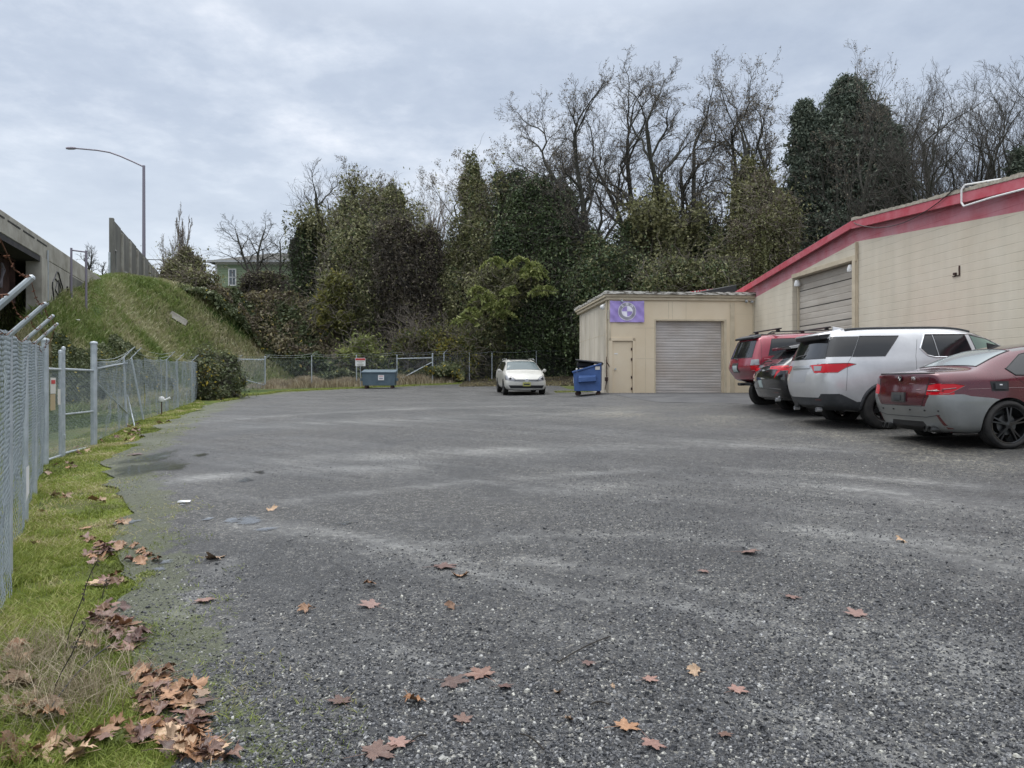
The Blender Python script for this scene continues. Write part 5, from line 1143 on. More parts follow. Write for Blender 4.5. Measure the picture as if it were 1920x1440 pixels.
# hillside grass
r = np.random.default_rng(3); n = 330000; x = r.uniform(-40, -10.5, n); y = r.uniform(12, 62, n)
px, py = proj(x, y, T(x, y)); k = (inside(x, y, [(-8.4, 15), (-9.4, 18.3), (-11.4, 24.6), (-13.2, 31), (-14.2, 34), (-14.6, 46), (-12, 50), (-14, 70), (-45, 70), (-45, 12), (-8.3, 12)])) & (px > -80) & (px < 620) & (~(split_line(x, y) & hill(x, y)) | (r.uniform(0, 1, n) < .12))
x, y = x[k], y[k]; px, py = px[k], py[k]; dd_ = _dist(x, y, TOE); hl = hill(x, y)
clr = np.ones(len(x), bool)
for q_ in (gp(335, 606), gp(519, 668)): clr &= np.hypot(x - q_[0], (y - q_[1]) * .8) > .5
x, y, px, py, dd_, hl = x[clr], y[clr], px[clr], py[clr], dd_[clr], hl[clr]
path_ = np.exp(-((px - (188 - (py - 520) * .12)) / 16.) ** 2) * (py < 610)
tn = fbm(x * .35, y * .35, 0, 15, 4)
att = np.clip(r.uniform(0, 1, len(x)) * .42 + (tn - .36) * 1.35 + np.where(hl, .05, -.12), 0, 1); att = att * (1 - path_) + path_ * (.30 + r.uniform(-.08, .1, len(x)))
hh_ = np.where(hl, .20 + .42 * fbm(x * .8, y * .8, 0, 16), .10) * (1 - .75 * path_)
o = blades('hill_grass', x, y, hh_, .028 + .0009 * y, M['grass'], 17, att, .9); tag(o, 'tall tan and green grass covering the bank', 'grass', kind='stuff')
# dry grass in front of the far fence
r = np.random.default_rng(8); n = 30000; x = r.uniform(-15.5, -3.5, n); y = np.interp(x, [-15, -9, -3.5], [44.9, 46.4, 48.2]) + r.normal(0, .8, n) + .7
att = np.clip(r.uniform(0, 1, n), 0, 1); o = blades('dry_grass', x, y, .12 + 1.15 * np.clip(fbm(x * .9, y * .9, 0, 33, 3) - .25, 0, 1) + 0 * fbm(x * .6, y * .6, 0, 20), .04, M['dry'], 19, att, .5); tag(o, 'dry tan grass clumps along the far fence', 'grass', kind='stuff')
# verge grass strip
def lotdist(x, y):
    d = _dist(x, y, [(-1.15, -3)] + LE); return np.where(inside(x, y, LOT), -d, d)
r = np.random.default_rng(9); n = 520000; u = r.uniform(0, 1, n); y = 1.6 * (34 / 1.6) ** u; x = -.5 - .52 * y + r.uniform(-.9, 2.0, n) * (1 + y * .035)
ld = lotdist(x, y); fe = np.interp(y, [p[1] for p in near + far1], [p[0] for p in near + far1])
k = ((ld > -.05 + .5 * (fbm(x * 1.8, y * 1.8, 0, 22) - .42)) | ((ld > -.75) & (r.uniform(0, 1, n) < .16 * (fbm(x * 2.5, y * 2.5, 0, 44) > .5)))) & ((fbm(x * 2.1, y * 1.7, 0, 45) > .36) | (r.uniform(0, 1, n) < .25)) & (x > fe - .7) & (r.uniform(0, 1, n) < .35 + 1.3 * (fbm(x * 1.3, y * 1.3, 0, 23) - .25) + (y < 6) * .3); x, y, ld, fe = x[k], y[k], ld[k], fe[k]
att = np.clip(r.uniform(0, 1, len(x)) * .55 + (fbm(x * 1.6, y * 1.3, 0, 24) - .3) * 1.5, 0, 1)
near_f = np.clip(1 - (x - fe) / .55, 0, 1)
h = .028 + .05 * fbm(x * 2, y * 2, 0, 25) + .08 * near_f * np.clip(1.5 - y / 9, 0.2, 1)
o = blades('verge_grass', x, y, h, .0028 + .0009 * y, M['verge'], 26, att, 1.1); tag(o, 'bright mossy green grass strip between fence and gravel', 'grass', kind='stuff')
# far verge: pale green strip before the far fence
n = 30000; r = np.random.default_rng(10); LEa = np.array([p for p in LE if p[1] > 31]); i = r.integers(0, len(LEa) - 1, n); f = r.uniform(0, 1, n)
x = LEa[i, 0] * (1 - f) + LEa[i + 1, 0] * f; y = LEa[i, 1] * (1 - f) + LEa[i + 1, 1] * f + r.uniform(-.15, 1.6, n)
o = blades('verge_grass', x, y, .10, .03, M['verge'], 27, np.clip(r.uniform(0, 1, n) * .8 + .1, 0, 1), .9); tag(o, 'low green grass edging the far side of the gravel', 'grass', kind='stuff')
x = r.uniform(1.9, 3.6, 6000); y = r.uniform(33.0, 35.8, 6000); k = inside(x, y, [(1.75, 33.3), (3.6, 33.1), (3.6, 35.5), (1.9, 35.2)]); o = blades('verge_grass', x[k], y[k], .06, .03, M['verge'], 28, None, .9); tag(o, 'small patch of green moss between wagon and blue dumpster', 'grass', kind='stuff')
# long dry tuft in the near left corner
r = np.random.default_rng(12); n = 1500; cx_, cy_ = gp(120, 1330); c2 = gp(60, 1260)
x = np.concatenate([r.normal(cx_, .16, n // 2), r.normal(c2[0], .16, n // 2)]); y = np.concatenate([r.normal(cy_, .18, n // 2), r.normal(c2[1], .2, n // 2)])
o = blades('grass_tuft', x, y, .24, .0035, M['dry'], 29, None, 1.3); tag(o, 'long dry grass tuft in the near left corner', 'grass', kind='stuff')
for (px, py, h_, lab) in ((120, 1240, .55, 'tall dead weed stalk leaning at the near left corner'), (95, 1330, .42, 'shorter dead weed stalk in the dry tuft'), (190, 1130, .14, 'small dark sprig at the moss edge')):
    x, y = gp(px, py); t_ = thing('weed_stalk', lab, 'plant', (x, y, Tf(x, y))); rr = random.Random(px); mb = MB()
    p = Vector((0, 0, 0)); d_ = Vector((.15, .1, 1)).normalized(); PL = []
    for i in range(8):
        q = p + d_ * h_ / 8; mb.tube(p, q, .003, .0025, 5); d_ = (d_ + Vector((rr.uniform(-.12, .16), rr.uniform(-.1, .1), 0))).normalized(); p = q
        if i > 3:
            for _ in range(6): PL.append(tuple(q + Vector((rr.gauss(0, .008), rr.gauss(0, .008), rr.gauss(0, .02)))))
    mb.build('stem', M['stem_and_core'], t_); leaves('seed_heads', np.array(PL), .014, M['brown'], px, t_)
x, y = gp(70, 1180); x2, y2 = gp(120, 1400)
P0 = [(-1.55, 3.1, .30), (-1.45, 2.95, .30)]
tg = thing('fallen_twig', 'long dark twig arching over the grass in the near left corner', 'twig', (*gp(60, 1400), Tf(*gp(60, 1400)))); q = Vector((*gp(205, 1238), Tf(*gp(205, 1238)) + .06)) - tg.location
pts = [Vector((0, 0, .02)).lerp(q, k / 8) + Vector((0, 0, .05 * sin(pi * k / 8))) for k in range(9)]; MB().path(pts, .004, 6).build('stem', M['black'], tg)
# small green weeds
for (px, py, lab) in ((150, 1190, 'low leafy green weed against the near fence foot'), (275, 1085, 'tiny green weed beside the upper leaf pile'), (640, 1395, 'tiny weed on the gravel near the bottom'), (245, 1395, 'small green weed among the lower leaf pile')):
    x, y = gp(px, py); r_ = np.random.default_rng(px); n = 260; P = np.stack([r_.normal(0, .07, n), r_.normal(0, .06, n), np.abs(r_.normal(.02, .025, n))], 1)
    if px == 640: continue
    P *= .6; o = leaves('weed', P, .014, M['light'], px); o.location = (x, y, Tf(x, y) + .005); tag(o, lab, 'plant')
# ------------------------------------------------------------------ cars
def paint(name, col, rough=.28, metal=.35, coat=1.0, dirt=None):
    m = mat(name, col, rough, metal, .5, coat); t = m.node_tree; b = bsdf(m)
    tc = N(t, 'ShaderNodeTexCoord'); n = N(t, 'ShaderNodeTexNoise', i_Scale=2.2, i_Detail=8., i_Roughness=.65); L(t, tc.outputs['Object'], n.inputs[0])
    L(t, ramp(t, n.outputs[0], [(.35, tuple(c * .88 for c in col)), (.65, tuple(min(1, c * 1.06) for c in col))]), b.inputs[0])
    L(t, ramp(t, n.outputs[0], [(.35, (rough, rough, rough)), (.7, (rough + .14,) * 3)]), b.inputs['Roughness'])
    n2 = N(t, 'ShaderNodeTexNoise', i_Scale=260., i_Detail=2.); L(t, tc.outputs['Object'], n2.inputs[0])
    bp = N(t, 'ShaderNodeBump', i_Strength=.03, i_Distance=.002); L(t, n2.outputs[0], bp.inputs['Height']); L(t, bp.outputs[0], b.inputs['Coat Normal'])
    return m
M['maroon'] = paint('maroon metallic', (.095, .009, .018), .2); M['silverbumper'] = paint('primer silver', (.27, .28, .28), .35, .5)
M['whitecar'] = paint('silver white', (.58, .585, .60), .28, .35); M['blackcar'] = paint('gloss black', (.008, .008, .010), .12, .0)
M['redcar'] = paint('cherry red', (.30, .022, .045), .3, .25); M['ivory'] = paint('ivory white', (.52, .51, .47), .38, .0, .5)
M['tint'] = mat('tinted glass', (.012, .013, .015), .05, 0, .55, .15); M['skytint'] = mat('sky-pale rear glass', (.19, .23, .235), .22, 0, .8, .4); M['wind'] = mat('windscreen', (.07, .10, .105), .08, 0, .35, .0)  # rear glass base paled to paint in the reflected sky
M['greenglass'] = mat('green side glass', (.16, .23, .20), .06, 0, .8, .5)
M['clad'] = noisy('grey cladding', (.035, .038, .042), (.05, .053, .058), 6, .6); M['lampred'] = mat('red lens', (.50, .006, .014), .2, 0, .35, .25); M['lampdark'] = mat('dark red lens', (.09, .004, .008), .15, 0, .7, 1)
M['lampclear'] = mat('clear lens', (.30, .30, .31), .12, .3, .5, .3); M['chrome'] = mat('chrome', (.82, .83, .85), .28, .85); M['rim'] = mat('black rim', (.015, .015, .016), .25, .3, .5, .6)
M['steelrim'] = mat('dull rim', (.10, .10, .10), .35, .8); M['plate'] = mat('plate frame', (.05, .05, .05), .5); M['plateg'] = mat('licence plate', (.42, .50, .50), .5); M['platey'] = mat('yellow green plate', (.42, .42, .12), .5)
def car_body(ST, bulge_r, bulge_f, lvl=2):
    V = []; Fc = []
    for s in ST:
        xl, xb, xt, xm, wl, wm, wb, wt, zl, zb, zt = s; zm = zl + (zb - zl) * .52
        z6 = zb + .03 + (zt - zb - .03) * .84
        rows = [(xl, 0, zl), (xl, -.86 * wl, zl), (xl, -wl, zl + .09), (xm, -wm, zm), (xb, -wb, zb - .07), (xb * .9 + xt * .1, -(wb - .035), zb + .02), (xb * .12 + xt * .88, -(wt + .035), z6), (xt, -wt * .86, zt), (xt, 0, zt + .022)]
        V += rows + [(x, -y, z) for x, y, z in rows[7:0:-1]]
    n = 16
    for i in range(len(ST) - 1):
        for k in range(n): a, b_ = i * n + k, i * n + (k + 1) % n; Fc.append((a, b_, b_ + n, a + n))
    for end, bul in ((0, -bulge_r), (len(ST) - 1, bulge_f)):
        base = end * n; c = [base]
        for k in range(1, 8): x, y, z = V[base + k]; V.append((x + bul * (1 if 2 < k < 6 else .7), 0, z)); c.append(len(V) - 1)
        c.append(base + 8)
        for k in range(8):
            R0, R1 = base + k, base + k + 1; L0, L1 = base + (n - k) % n, base + n - k - 1
            f1 = (R0, R1, c[k + 1], c[k]) if k else (R0, R1, c[1]); f2 = (c[k], c[k + 1], L1, L0) if k else (c[0], c[1], L1)
            if k == 7: f1 = (R0, R1, c[7]); f2 = (c[7], L1 + 0, L0) if 0 else (c[7], base + 8, base + 9)
            if end: Fc += [f1[::-1], f2[::-1]]
            else: Fc += [f1, f2]
    me = bpy.data.meshes.new('b'); me.from_pydata(V, [], Fc); me.update()
    bm = bmesh.new(); bm.from_mesh(me); bmesh.ops.recalc_face_normals(bm, faces=bm.faces); bm.to_mesh(me); bm.free()
    o = bpy.data.objects.new('b', me); COL.objects.link(o); md = o.modifiers.new('s', 'SUBSURF'); md.levels = lvl; md.render_levels = lvl
    dg = bpy.context.evaluated_depsgraph_get(); m2 = bpy.data.meshes.new_from_object(o.evaluated_get(dg)); bpy.data.objects.remove(o); return m2
def cut_arches(me, axles, r, zc, yin):
    o = bpy.data.objects.new('b', me); COL.objects.link(o); tmp = []
    for ax in axles:
        for s in (-1, 1):
            c = MB().lathe([(0, 0), (r, 0), (r, .8), (0, .8)], 48, 'y', (ax, yin if s > 0 else -yin - .8, zc)).build('cut', M['black']); tmp.append(c)
            md = o.modifiers.new('b', 'BOOLEAN'); md.operation = 'DIFFERENCE'; md.object = c; md.solver = 'EXACT'
    dg = bpy.context.evaluated_depsgraph_get(); dg.update(); m2 = bpy.data.meshes.new_from_object(o.evaluated_get(dg))
    bpy.data.objects.remove(o)
    for c in tmp: bpy.data.objects.remove(c)
    return m2
def carve(bm, lay, poly, ax, cls, only=None):
    """classify the patch of surface inside a polygon drawn on a side ('R','L','B','F','T')"""
    def p2(c): return {'R': (c.x, c.z), 'L': (c.x, c.z), 'B': (c.y, c.z), 'F': (c.y, c.z), 'T': (c.x, c.y)}[ax]
    face_ok = {'R': lambda n_: n_.y < -.18, 'L': lambda n_: n_.y > .18, 'B': lambda n_: n_.x < -.15, 'F': lambda n_: n_.x > .15, 'T': lambda n_: n_.z > .12}[ax]
    half = {'R': lambda c: c.y < 0, 'L': lambda c: c.y > 0, 'B': lambda c: c.x < 1.7, 'F': lambda c: c.x > 2.6, 'T': lambda c: c.z > .7}[ax]
    xs = [p[0] for p in poly]; ys = [p[1] for p in poly]; lo = (min(xs) - .12, min(ys) - .12); hi = (max(xs) + .12, max(ys) + .12)
    def cand():
        out = []
        for f in bm.faces:
            c = f.calc_center_median(); q = p2(c)
            if lo[0] < q[0] < hi[0] and lo[1] < q[1] < hi[1] and half(c) and face_ok(f.normal): out.append(f)
        return out
    n = len(poly)
    for i in range(n):
        a = poly[i]; b_ = poly[(i + 1) % n]; d = (b_[0] - a[0], b_[1] - a[1]); ln = math.hypot(*d)
        if ln < 1e-5: continue
        nn = (-d[1] / ln, d[0] / ln)
        if ax in 'RL': co = (a[0], 0, a[1]); no = (nn[0], 0, nn[1])
        elif ax in 'BF': co = (0, a[0], a[1]); no = (0, nn[0], nn[1])
        else: co = (a[0], a[1], 0); no = (nn[0], nn[1], 0)
        m0 = ((a[0] + b_[0]) / 2, (a[1] + b_[1]) / 2); rad = ln / 2 + .16
        fs = []
        for f in cand():
            q = p2(f.calc_center_median())
            if math.hypot(q[0] - m0[0], q[1] - m0[1]) < rad: fs.append(f)
        geom = set(fs)
        for f in fs: geom.update(f.edges); geom.update(f.verts)
        if fs: bmesh.ops.bisect_plane(bm, geom=list(geom), plane_co=co, plane_no=no, dist=1e-5)
    for f in cand():
        c = f.calc_center_median(); q = p2(c)
        if only is not None and f[lay] not in only: continue
        if inside(np.array(q[0]), np.array(q[1]), poly): f[lay] = cls
def mirror(p): return [(-a, b_) for a, b_ in p]
def build_car(name, label, cat, ST, spec, loc, rz, axles, wr, wx, archr, zc, yin, patches, bulge=(.07, .12), rimstyle='spoke', bodymat=None, tyrew=.26, extra=None, scale=1.0, lean=0.0, pitch=0.0):
    t_ = thing(name, label, cat, loc, rz); t_.rotation_euler = (0, pitch, rz)
    t_.scale = (1, 1, 1)
    me = car_body(ST, *bulge); me = cut_arches(me, axles, archr, zc, yin)
    bm = bmesh.new(); bm.from_mesh(me); bm.normal_update(); lay = bm.faces.layers.int.new('cls')
    for f in bm.faces:
        c = f.calc_center_median()
        for ax in axles:
            d = math.hypot(c.x - ax, c.z - zc)
            if d < archr + .004 and (abs(abs(c.y) - yin) < .004 or abs(d - archr) < .02 and (Vector((c.x - ax, 0, c.z - zc)).normalized().dot(f.normal) < -.8)): f[lay] = 1
    groups = {0: ('body', bodymat), 1: ('wheel_well', M['black'])}; k = 2
    for nm, mt, ax, poly in patches:
        carve(bm, lay, poly, ax, k, None if nm in ('panel_gap',) else None); groups[k] = (nm, mt); k += 1
    out = {}
    for g_, (nm, mt) in groups.items():
        fs = [f for f in bm.faces if f[lay] == g_]
        if not fs: continue
        b2 = bmesh.new(); vm = {}
        for f in fs:
            vs = []
            for v in f.verts:
                if v.index not in vm or True:
                    if v not in vm: vm[v] = b2.verts.new(v.co)
                vs.append(vm[v])
            try: nf = b2.faces.new(vs); nf.smooth = True
            except ValueError: pass
        m3 = bpy.data.meshes.new(nm); b2.to_mesh(m3); b2.free(); m3.materials.append(mt)
        try: m3.set_sharp_from_angle(angle=R(40))
        except Exception: pass
        out[g_] = link(nm, m3, t_)
    bvh = BVHTree.FromBMesh(bm); bm.free()
    for nm, mt, ax, poly in patches:
        if nm in ('side_window', 'hatch_glass') and not spec.get('notrim'): strip(t_, bvh, 'window_seal', M['black'], ax, poly + [poly[0]], .007, .0, 5)
        if nm in ('windscreen', 'headlight', 'lower_grille', 'rear_window'): strip(t_, bvh, 'seal', M['black'], ax, [p for p in poly if abs(p[0]) < .95 or ax == 'T'] + ([poly[0]] if ax == 'T' else []), .009, .0, 5)
        if nm == 'tail_light': strip(t_, bvh, 'lamp_seal', M['lampdark'], ax, [p for p in poly if abs(p[0]) < 1.1] , .006, .0, 5)
    # wheels
    for ax in axles:
        for s in (-1, 1):
            y0 = s * (wx - tyrew / 2); wl = MB().lathe([(0, -.05), (wr * .42, -.05), (wr * .42, .05), (0, .05)], 20, 'y', (ax, y0, wr)).build('wheel', M['steelrim'], t_, smooth=True)
            h = tyrew / 2; rr = wr * spec.get('rimr', .66)
            prof = [(rr, -h * .85), (rr + .02, -h), (wr - .04, -h * 1.02), (wr - .012, -h * .9), (wr, -h * .72), (wr, -h * .5), (wr - .008, -h * .48), (wr - .008, -h * .42), (wr, -h * .40), (wr, -.02), (wr - .008, -.015), (wr - .008, .015), (wr, .02), (wr, h * .40), (wr - .008, h * .42), (wr - .008, h * .48), (wr, h * .5), (wr, h * .72), (wr - .012, h * .9), (wr - .04, h * 1.02), (rr + .02, h), (rr, h * .85), (rr, -h * .85)]
            MB().lathe(prof, 48, 'y', (ax, y0, wr)).build('tyre', M['rubber'], wl, smooth=True)
            rm = MB(); yo = s * (h - .015); rm.lathe([(rr + .004, h * .8), (rr - .005, h * .86), (rr - .02, h * .82), (rr - .03, .0), (rr - .03, -h * .8)] if s > 0 else [(rr + .004, -h * .8), (rr - .005, -h * .86), (rr - .02, -h * .82), (rr - .03, 0), (rr - .03, h * .8)], 40, 'y', (ax, y0, wr))
            rm.lathe([(0, yo * .92), (.05, yo * .9), (.065, yo * .7), (.065, yo * .4)], 16, 'y', (ax, y0, wr))
            ns = spec.get('spokes', 5)
            for i in range(ns):
                for dl in ((-.13, .13) if rimstyle == 'double' else (0,)):
                    a0 = 2 * pi * i / ns + .3; a1 = a0 + dl
                    w0 = .020 if rimstyle == 'double' else .045; w1 = .016 if rimstyle == 'double' else .055
                    def q(a, r_, w_, yy): return (ax + r_ * cos(a) - w_ * sin(a), y0 + yy, wr + r_ * sin(a) + w_ * cos(a))
                    am = a0 + dl * .35
                    P = [q(am, .045, -w0, yo * .55), q(a1, rr - .015, -w1, yo * .5), q(a1, rr - .015, w1, yo * .5), q(am, .045, w0, yo * .55), q(am, .045, -w0 * .7, yo * .93), q(a1, rr - .015, -w1 * .6, yo * .9), q(a1, rr - .015, w1 * .6, yo * .9), q(am, .045, w0 * .7, yo * .93)]
                    rm.hexa(P)
            rm.build('rim', spec.get('rimmat', M['rim']), wl, smooth=True)
    if extra: extra(t_, bvh, out)
    return t_
def ray(bvh, ax, a, b_):
    o_, d = {'R': ((a, -3, b_), (0, 1, 0)), 'L': ((a, 3, b_), (0, -1, 0)), 'B': ((-3, a, b_), (1, 0, 0)), 'F': ((8, a, b_), (-1, 0, 0)), 'T': ((a, b_, 4), (0, 0, -1))}[ax]
    h = bvh.ray_cast(Vector(o_), Vector(d)); return h[0], h[1]
def strip(t_, bvh, name, mt, ax, pts, r, off=.0, n=6, step=.05):
    """thin tube following the surface along a drawn line"""
    P = []
    for a, b_ in zip(pts[:-1], pts[1:]):
        k = max(1, int(math.hypot(b_[0] - a[0], b_[1] - a[1]) / step))
        for i in range(k + (1 if b_ is pts[-1] else 0)):
            h, nrm = ray(bvh, ax, a[0] + (b_[0] - a[0]) * i / k, a[1] + (b_[1] - a[1]) * i / k)
            if h is not None: P.append(h + nrm * off)
    if len(P) > 1: return MB().path(P, r, n).build(name, mt, t_, smooth=True)
def slab(t_, name, mt, ax, bvh, poly, th=.012, sink=.01, bevel=0):
    """small raised plate sitting on the surface, flat in the drawing plane"""
    if len(poly) == 4:
        nu, nv = 10, 3; top = []; bot = []; (a, b_, c, d) = poly
        for j in range(nv + 1):
            for i in range(nu + 1):
                u, v = i / nu, j / nv; x = (a[0] * (1 - u) + b_[0] * u) * (1 - v) + (d[0] * (1 - u) + c[0] * u) * v; y = (a[1] * (1 - u) + b_[1] * u) * (1 - v) + (d[1] * (1 - u) + c[1] * u) * v
                h, nn = ray(bvh, ax, x, y)
                if h is None: return None
                top.append(h + nn * th); bot.append(h - nn * sink)
        w_ = nu + 1; m_ = len(top); fs = [(j * w_ + i, j * w_ + i + 1, (j + 1) * w_ + i + 1, (j + 1) * w_ + i) for j in range(nv) for i in range(nu)]
        loop = [i for i in range(nu + 1)] + [j * w_ + nu for j in range(1, nv + 1)] + [nv * w_ + i for i in range(nu - 1, -1, -1)] + [j * w_ for j in range(nv - 1, 0, -1)]
        fs += [tuple(q + m_ for q in f[::-1]) for f in fs] + [(loop[k], loop[(k + 1) % len(loop)], loop[(k + 1) % len(loop)] + m_, loop[k] + m_) for k in range(len(loop))]
        return MB().add(top + bot, fs).build(name, mt, t_, 0, smooth=True)
    vs = []; hs = [ray(bvh, ax, *p) for p in poly]; n = len(poly)
    hs = [h for h in hs if h[0] is not None]
    if len(hs) < n: return None
    return MB().add([h - nn * sink for h, nn in hs] + [h + nn * th for h, nn in hs], [tuple(range(n - 1, -1, -1)), tuple(range(n, 2 * n))] + [(i, (i + 1) % n, n + (i + 1) % n, n + i) for i in range(n)]).build(name, mt, t_, bevel)
def stn(x, wl, wm, wb, wt, zl, zb, zt, xl=None, xb=None, xt=None, xm=None):
    return (x if xl is None else xl, x if xb is None else xb, x if xt is None else xt, x if xm is None else xm, wl, wm, wb, wt, zl, zb, zt)

# --- maroon sedan
ST = [stn(.0, .74, .80, .80, .68, .30, 1.00, 1.10, xl=.14, xb=.05, xt=.05, xm=-.02),
      stn(.10, .84, .90, .885, .76, .25, 1.01, 1.12, xl=.20, xm=.08), stn(.30, .89, .945, .925, .79, .22, 1.02, 1.14), stn(.55, .90, .95, .935, .79, .2, 1.03, 1.155), stn(.70, .90, .95, .935, .76, .2, 1.03, 1.18),
      stn(1.0, .90, .95, .94, .68, .2, 1.03, 1.345), stn(1.35, .90, .94, .93, .61, .2, 1.03, 1.475), stn(1.8, .9, .93, .92, .59, .2, 1.02, 1.54), stn(2.4, .9, .93, .92, .59, .2, 1.01, 1.56), stn(2.95, .9, .93, .92, .61, .2, 1.0, 1.53), stn(3.4, .9, .93, .92, .68, .2, .98, 1.33), stn(3.85, .9, .93, .92, .78, .2, .95, 1.08),
      stn(4.35, .88, .93, .90, .74, .2, .86, .95), stn(4.75, .84, .88, .82, .7, .22, .74, .84), stn(4.92, .74, .8, .7, .6, .26, .62, .72)]
bump = [(-.30, .10), (1.45, .10), (1.45, .60), (.82, .74), (.50, .77), (.38, .80), (-.30, .80)]
W1 = [(1.10, 1.16), (1.20, 1.075), (2.36, 1.05), (2.36, 1.455), (1.8, 1.45), (1.42, 1.37)]; W2 = [(2.44, 1.05), (3.5, 1.03), (3.25, 1.25), (2.98, 1.40), (2.7, 1.45), (2.44, 1.455)]
P = [('roof', mat('carbon roof', (.03, .02, .022), .25, 0, .5, 1), 'T', [(1.36, -.60), (3.0, -.60), (3.0, .60), (1.36, .60)]),
     ('bumper', M['silverbumper'], 'R', bump), ('bumper', M['silverbumper'], 'L', bump),
     ('bumper', M['silverbumper'], 'B', [(-1.2, .1), (1.2, .1), (1.2, .80), (.70, .80), (.58, .62), (-.58, .62), (-.70, .80), (-1.2, .80)]),
     ('rear_window', M['skytint'], 'T', [(.74, -.68), (1.32, -.56), (1.32, .56), (.74, .68)]),
     ('diffuser', M['black'], 'B', [(-.50, .10), (.50, .10), (.50, .26), (.40, .39), (-.40, .39), (-.50, .26)]),
     ('tail_light', M['lampred'], 'B', [(-1.2, .80), (-.62, .79), (-.62, .935), (-.72, .95), (-1.2, .945)]), ('tail_light', M['lampred'], 'B', [(1.2, .80), (1.2, .945), (.72, .95), (.62, .935), (.62, .79)]),
     ('inner_tail_light', M['lampdark'], 'B', [(-.61, .79), (-.42, .78), (-.42, .88), (-.61, .932)]), ('inner_tail_light', M['lampdark'], 'B', [(.61, .79), (.61, .932), (.42, .88), (.42, .78)]),
     ('tail_light', M['lampred'], 'R', [(-.3, .80), (.18, .81), (.42, .925), (.26, .955), (-.3, .95)]),
     ('side_window', M['tint'], 'R', W1), ('side_window', M['tint'], 'R', W2), ('side_window', M['tint'], 'L', W1), ('side_window', M['tint'], 'L', W2),
     ('windscreen', M['wind'], 'T', [(3.05, -.57), (3.78, -.70), (3.78, .70), (3.05, .57)])]
def ex_sedan(t_, bvh, out):
    for s in (-1, 1):
        for y in (.50, .62): MB().lathe([(.044, -.02), (.047, .12), (.040, .12), (.036, .0), (0, .0)], 18, 'x', (.09, s * y, .285)).build('exhaust', M['steelrim'], t_, smooth=True)
    strip(t_, bvh, 'spoiler', M['black'], 'B', [(-.70, 1.105), (.70, 1.105)], .012, .004)
    slab(t_, 'plate_holder', M['plate'], 'B', bvh, [(-.17, .68), (.17, .68), (.17, .82), (-.17, .82)], .03)
    slab(t_, 'plate_bracket', M['clad'], 'B', bvh, [(-.09, .71), (.09, .71), (.09, .78), (-.09, .78)], .04)
    h, nn = ray(bvh, 'B', 0.0, 1.035)
    eb = MB().lathe([(0, -.02), (.040, -.02), (.042, -.008), (.036, -.0), (0, .0)], 20, 'x', (h.x - .006, 0, 1.035)).build('emblem', M['black'], t_, smooth=True)
    for a in (0, pi): MB().add([(h.x - .03, 0, 1.035)] + [(h.x - .03, .034 * sin(a + k * pi / 16), 1.035 + .034 * cos(a + k * pi / 16)) for k in range(9)], [(0, i, i + 1) for i in range(1, 9)]).build('emblem_quarter', M['white'], eb)
    h, nn = ray(bvh, 'B', -.36, 1.03); text('M5', 'badge', .075, M['chrome'], t_, frame((h.x - .035, -.36, 1.03), (0, -1, 0), (0, 0, 1)), .004)
    for y in (-.80, -.55, -.22, .22, .55, .80):
        h, nn = ray(bvh, 'B', y, .56)
        if h is not None: MB().lathe([(0, .004), (.012, .004), (.012, -.01)], 10, 'x', (h.x - .0, y, .56)).build('parking_sensor', M['black'], t_)
    for s in (-1, 1): slab(t_, 'reflector', M['lampdark'], 'B', bvh, [(s * .79, .30), (s * .83, .30), (s * .78, .50), (s * .74, .50)], .006)
    strip(t_, bvh, 'lamp_gap', M['black'], 'B', [(-.615, .78), (-.615, .95)], .006); strip(t_, bvh, 'lamp_divider', M['lampdark'], 'B', [(-.88, .85), (-.64, .85)], .010, .0); strip(t_, bvh, 'lamp_divider', M['lampdark'], 'R', [(.0, .86), (.28, .89)], .008, .0); strip(t_, bvh, 'trunk_gap', M['black'], 'B', [(-.66, 1.06), (-.615, .80), (-.52, .625), (.52, .625), (.615, .80), (.66, 1.06)], .005)
    strip(t_, bvh, 'bumper_crease', M['clad'], 'B', [(-.80, .50), (-.52, .46), (.52, .46), (.80, .50)], .006, -.001)
    slab(t_, 'fuel_door_recess', M['black'], 'R', bvh, [(.80, .84), (1.05, .84), (1.06, .98), (.78, .98)], .004)
    slab(t_, 'fuel_flap', M['clad'], 'R', bvh, [(.84, .865), (1.01, .865), (1.01, .955), (.84, .955)], .03); slab(t_, 'fuel_sticker', M['white'], 'R', bvh, [(.90, .92), (.94, .92), (.94, .935), (.90, .935)], .033)
    strip(t_, bvh, 'shoulder_crease', M['lampdark'], 'R', [(.45, .87), (1.1, .885), (3.5, .86)], .004, 0)
    mb = MB(); mb.hexa([(1.42, -.02, 1.48), (1.66, -.035, 1.52), (1.66, .035, 1.52), (1.42, .02, 1.48), (1.40, -.008, 1.575), (1.55, -.008, 1.54), (1.55, .008, 1.54), (1.40, .008, 1.575)]); mb.build('roof_antenna', M['black'], t_, .004)
    strip(t_, bvh, 'window_trim', M['black'], 'R', [(1.09, 1.165), (1.20, 1.065), (2.4, 1.04), (3.52, 1.02)], .010, .002)
    strip(t_, bvh, 'door_gap', M['black'], 'R', [(1.16, 1.05), (1.36, .90), (1.46, .55)], .003); strip(t_, bvh, 'door_gap', M['black'], 'R', [(2.40, 1.03), (2.40, .3)], .003)
    strip(t_, bvh, 'glass_trim', M['black'], 'T', [(.74, -.69), (1.34, -.565)], .010); strip(t_, bvh, 'glass_trim', M['black'], 'T', [(.74, .69), (1.34, .565)], .010)
PIT = -R(2.2)
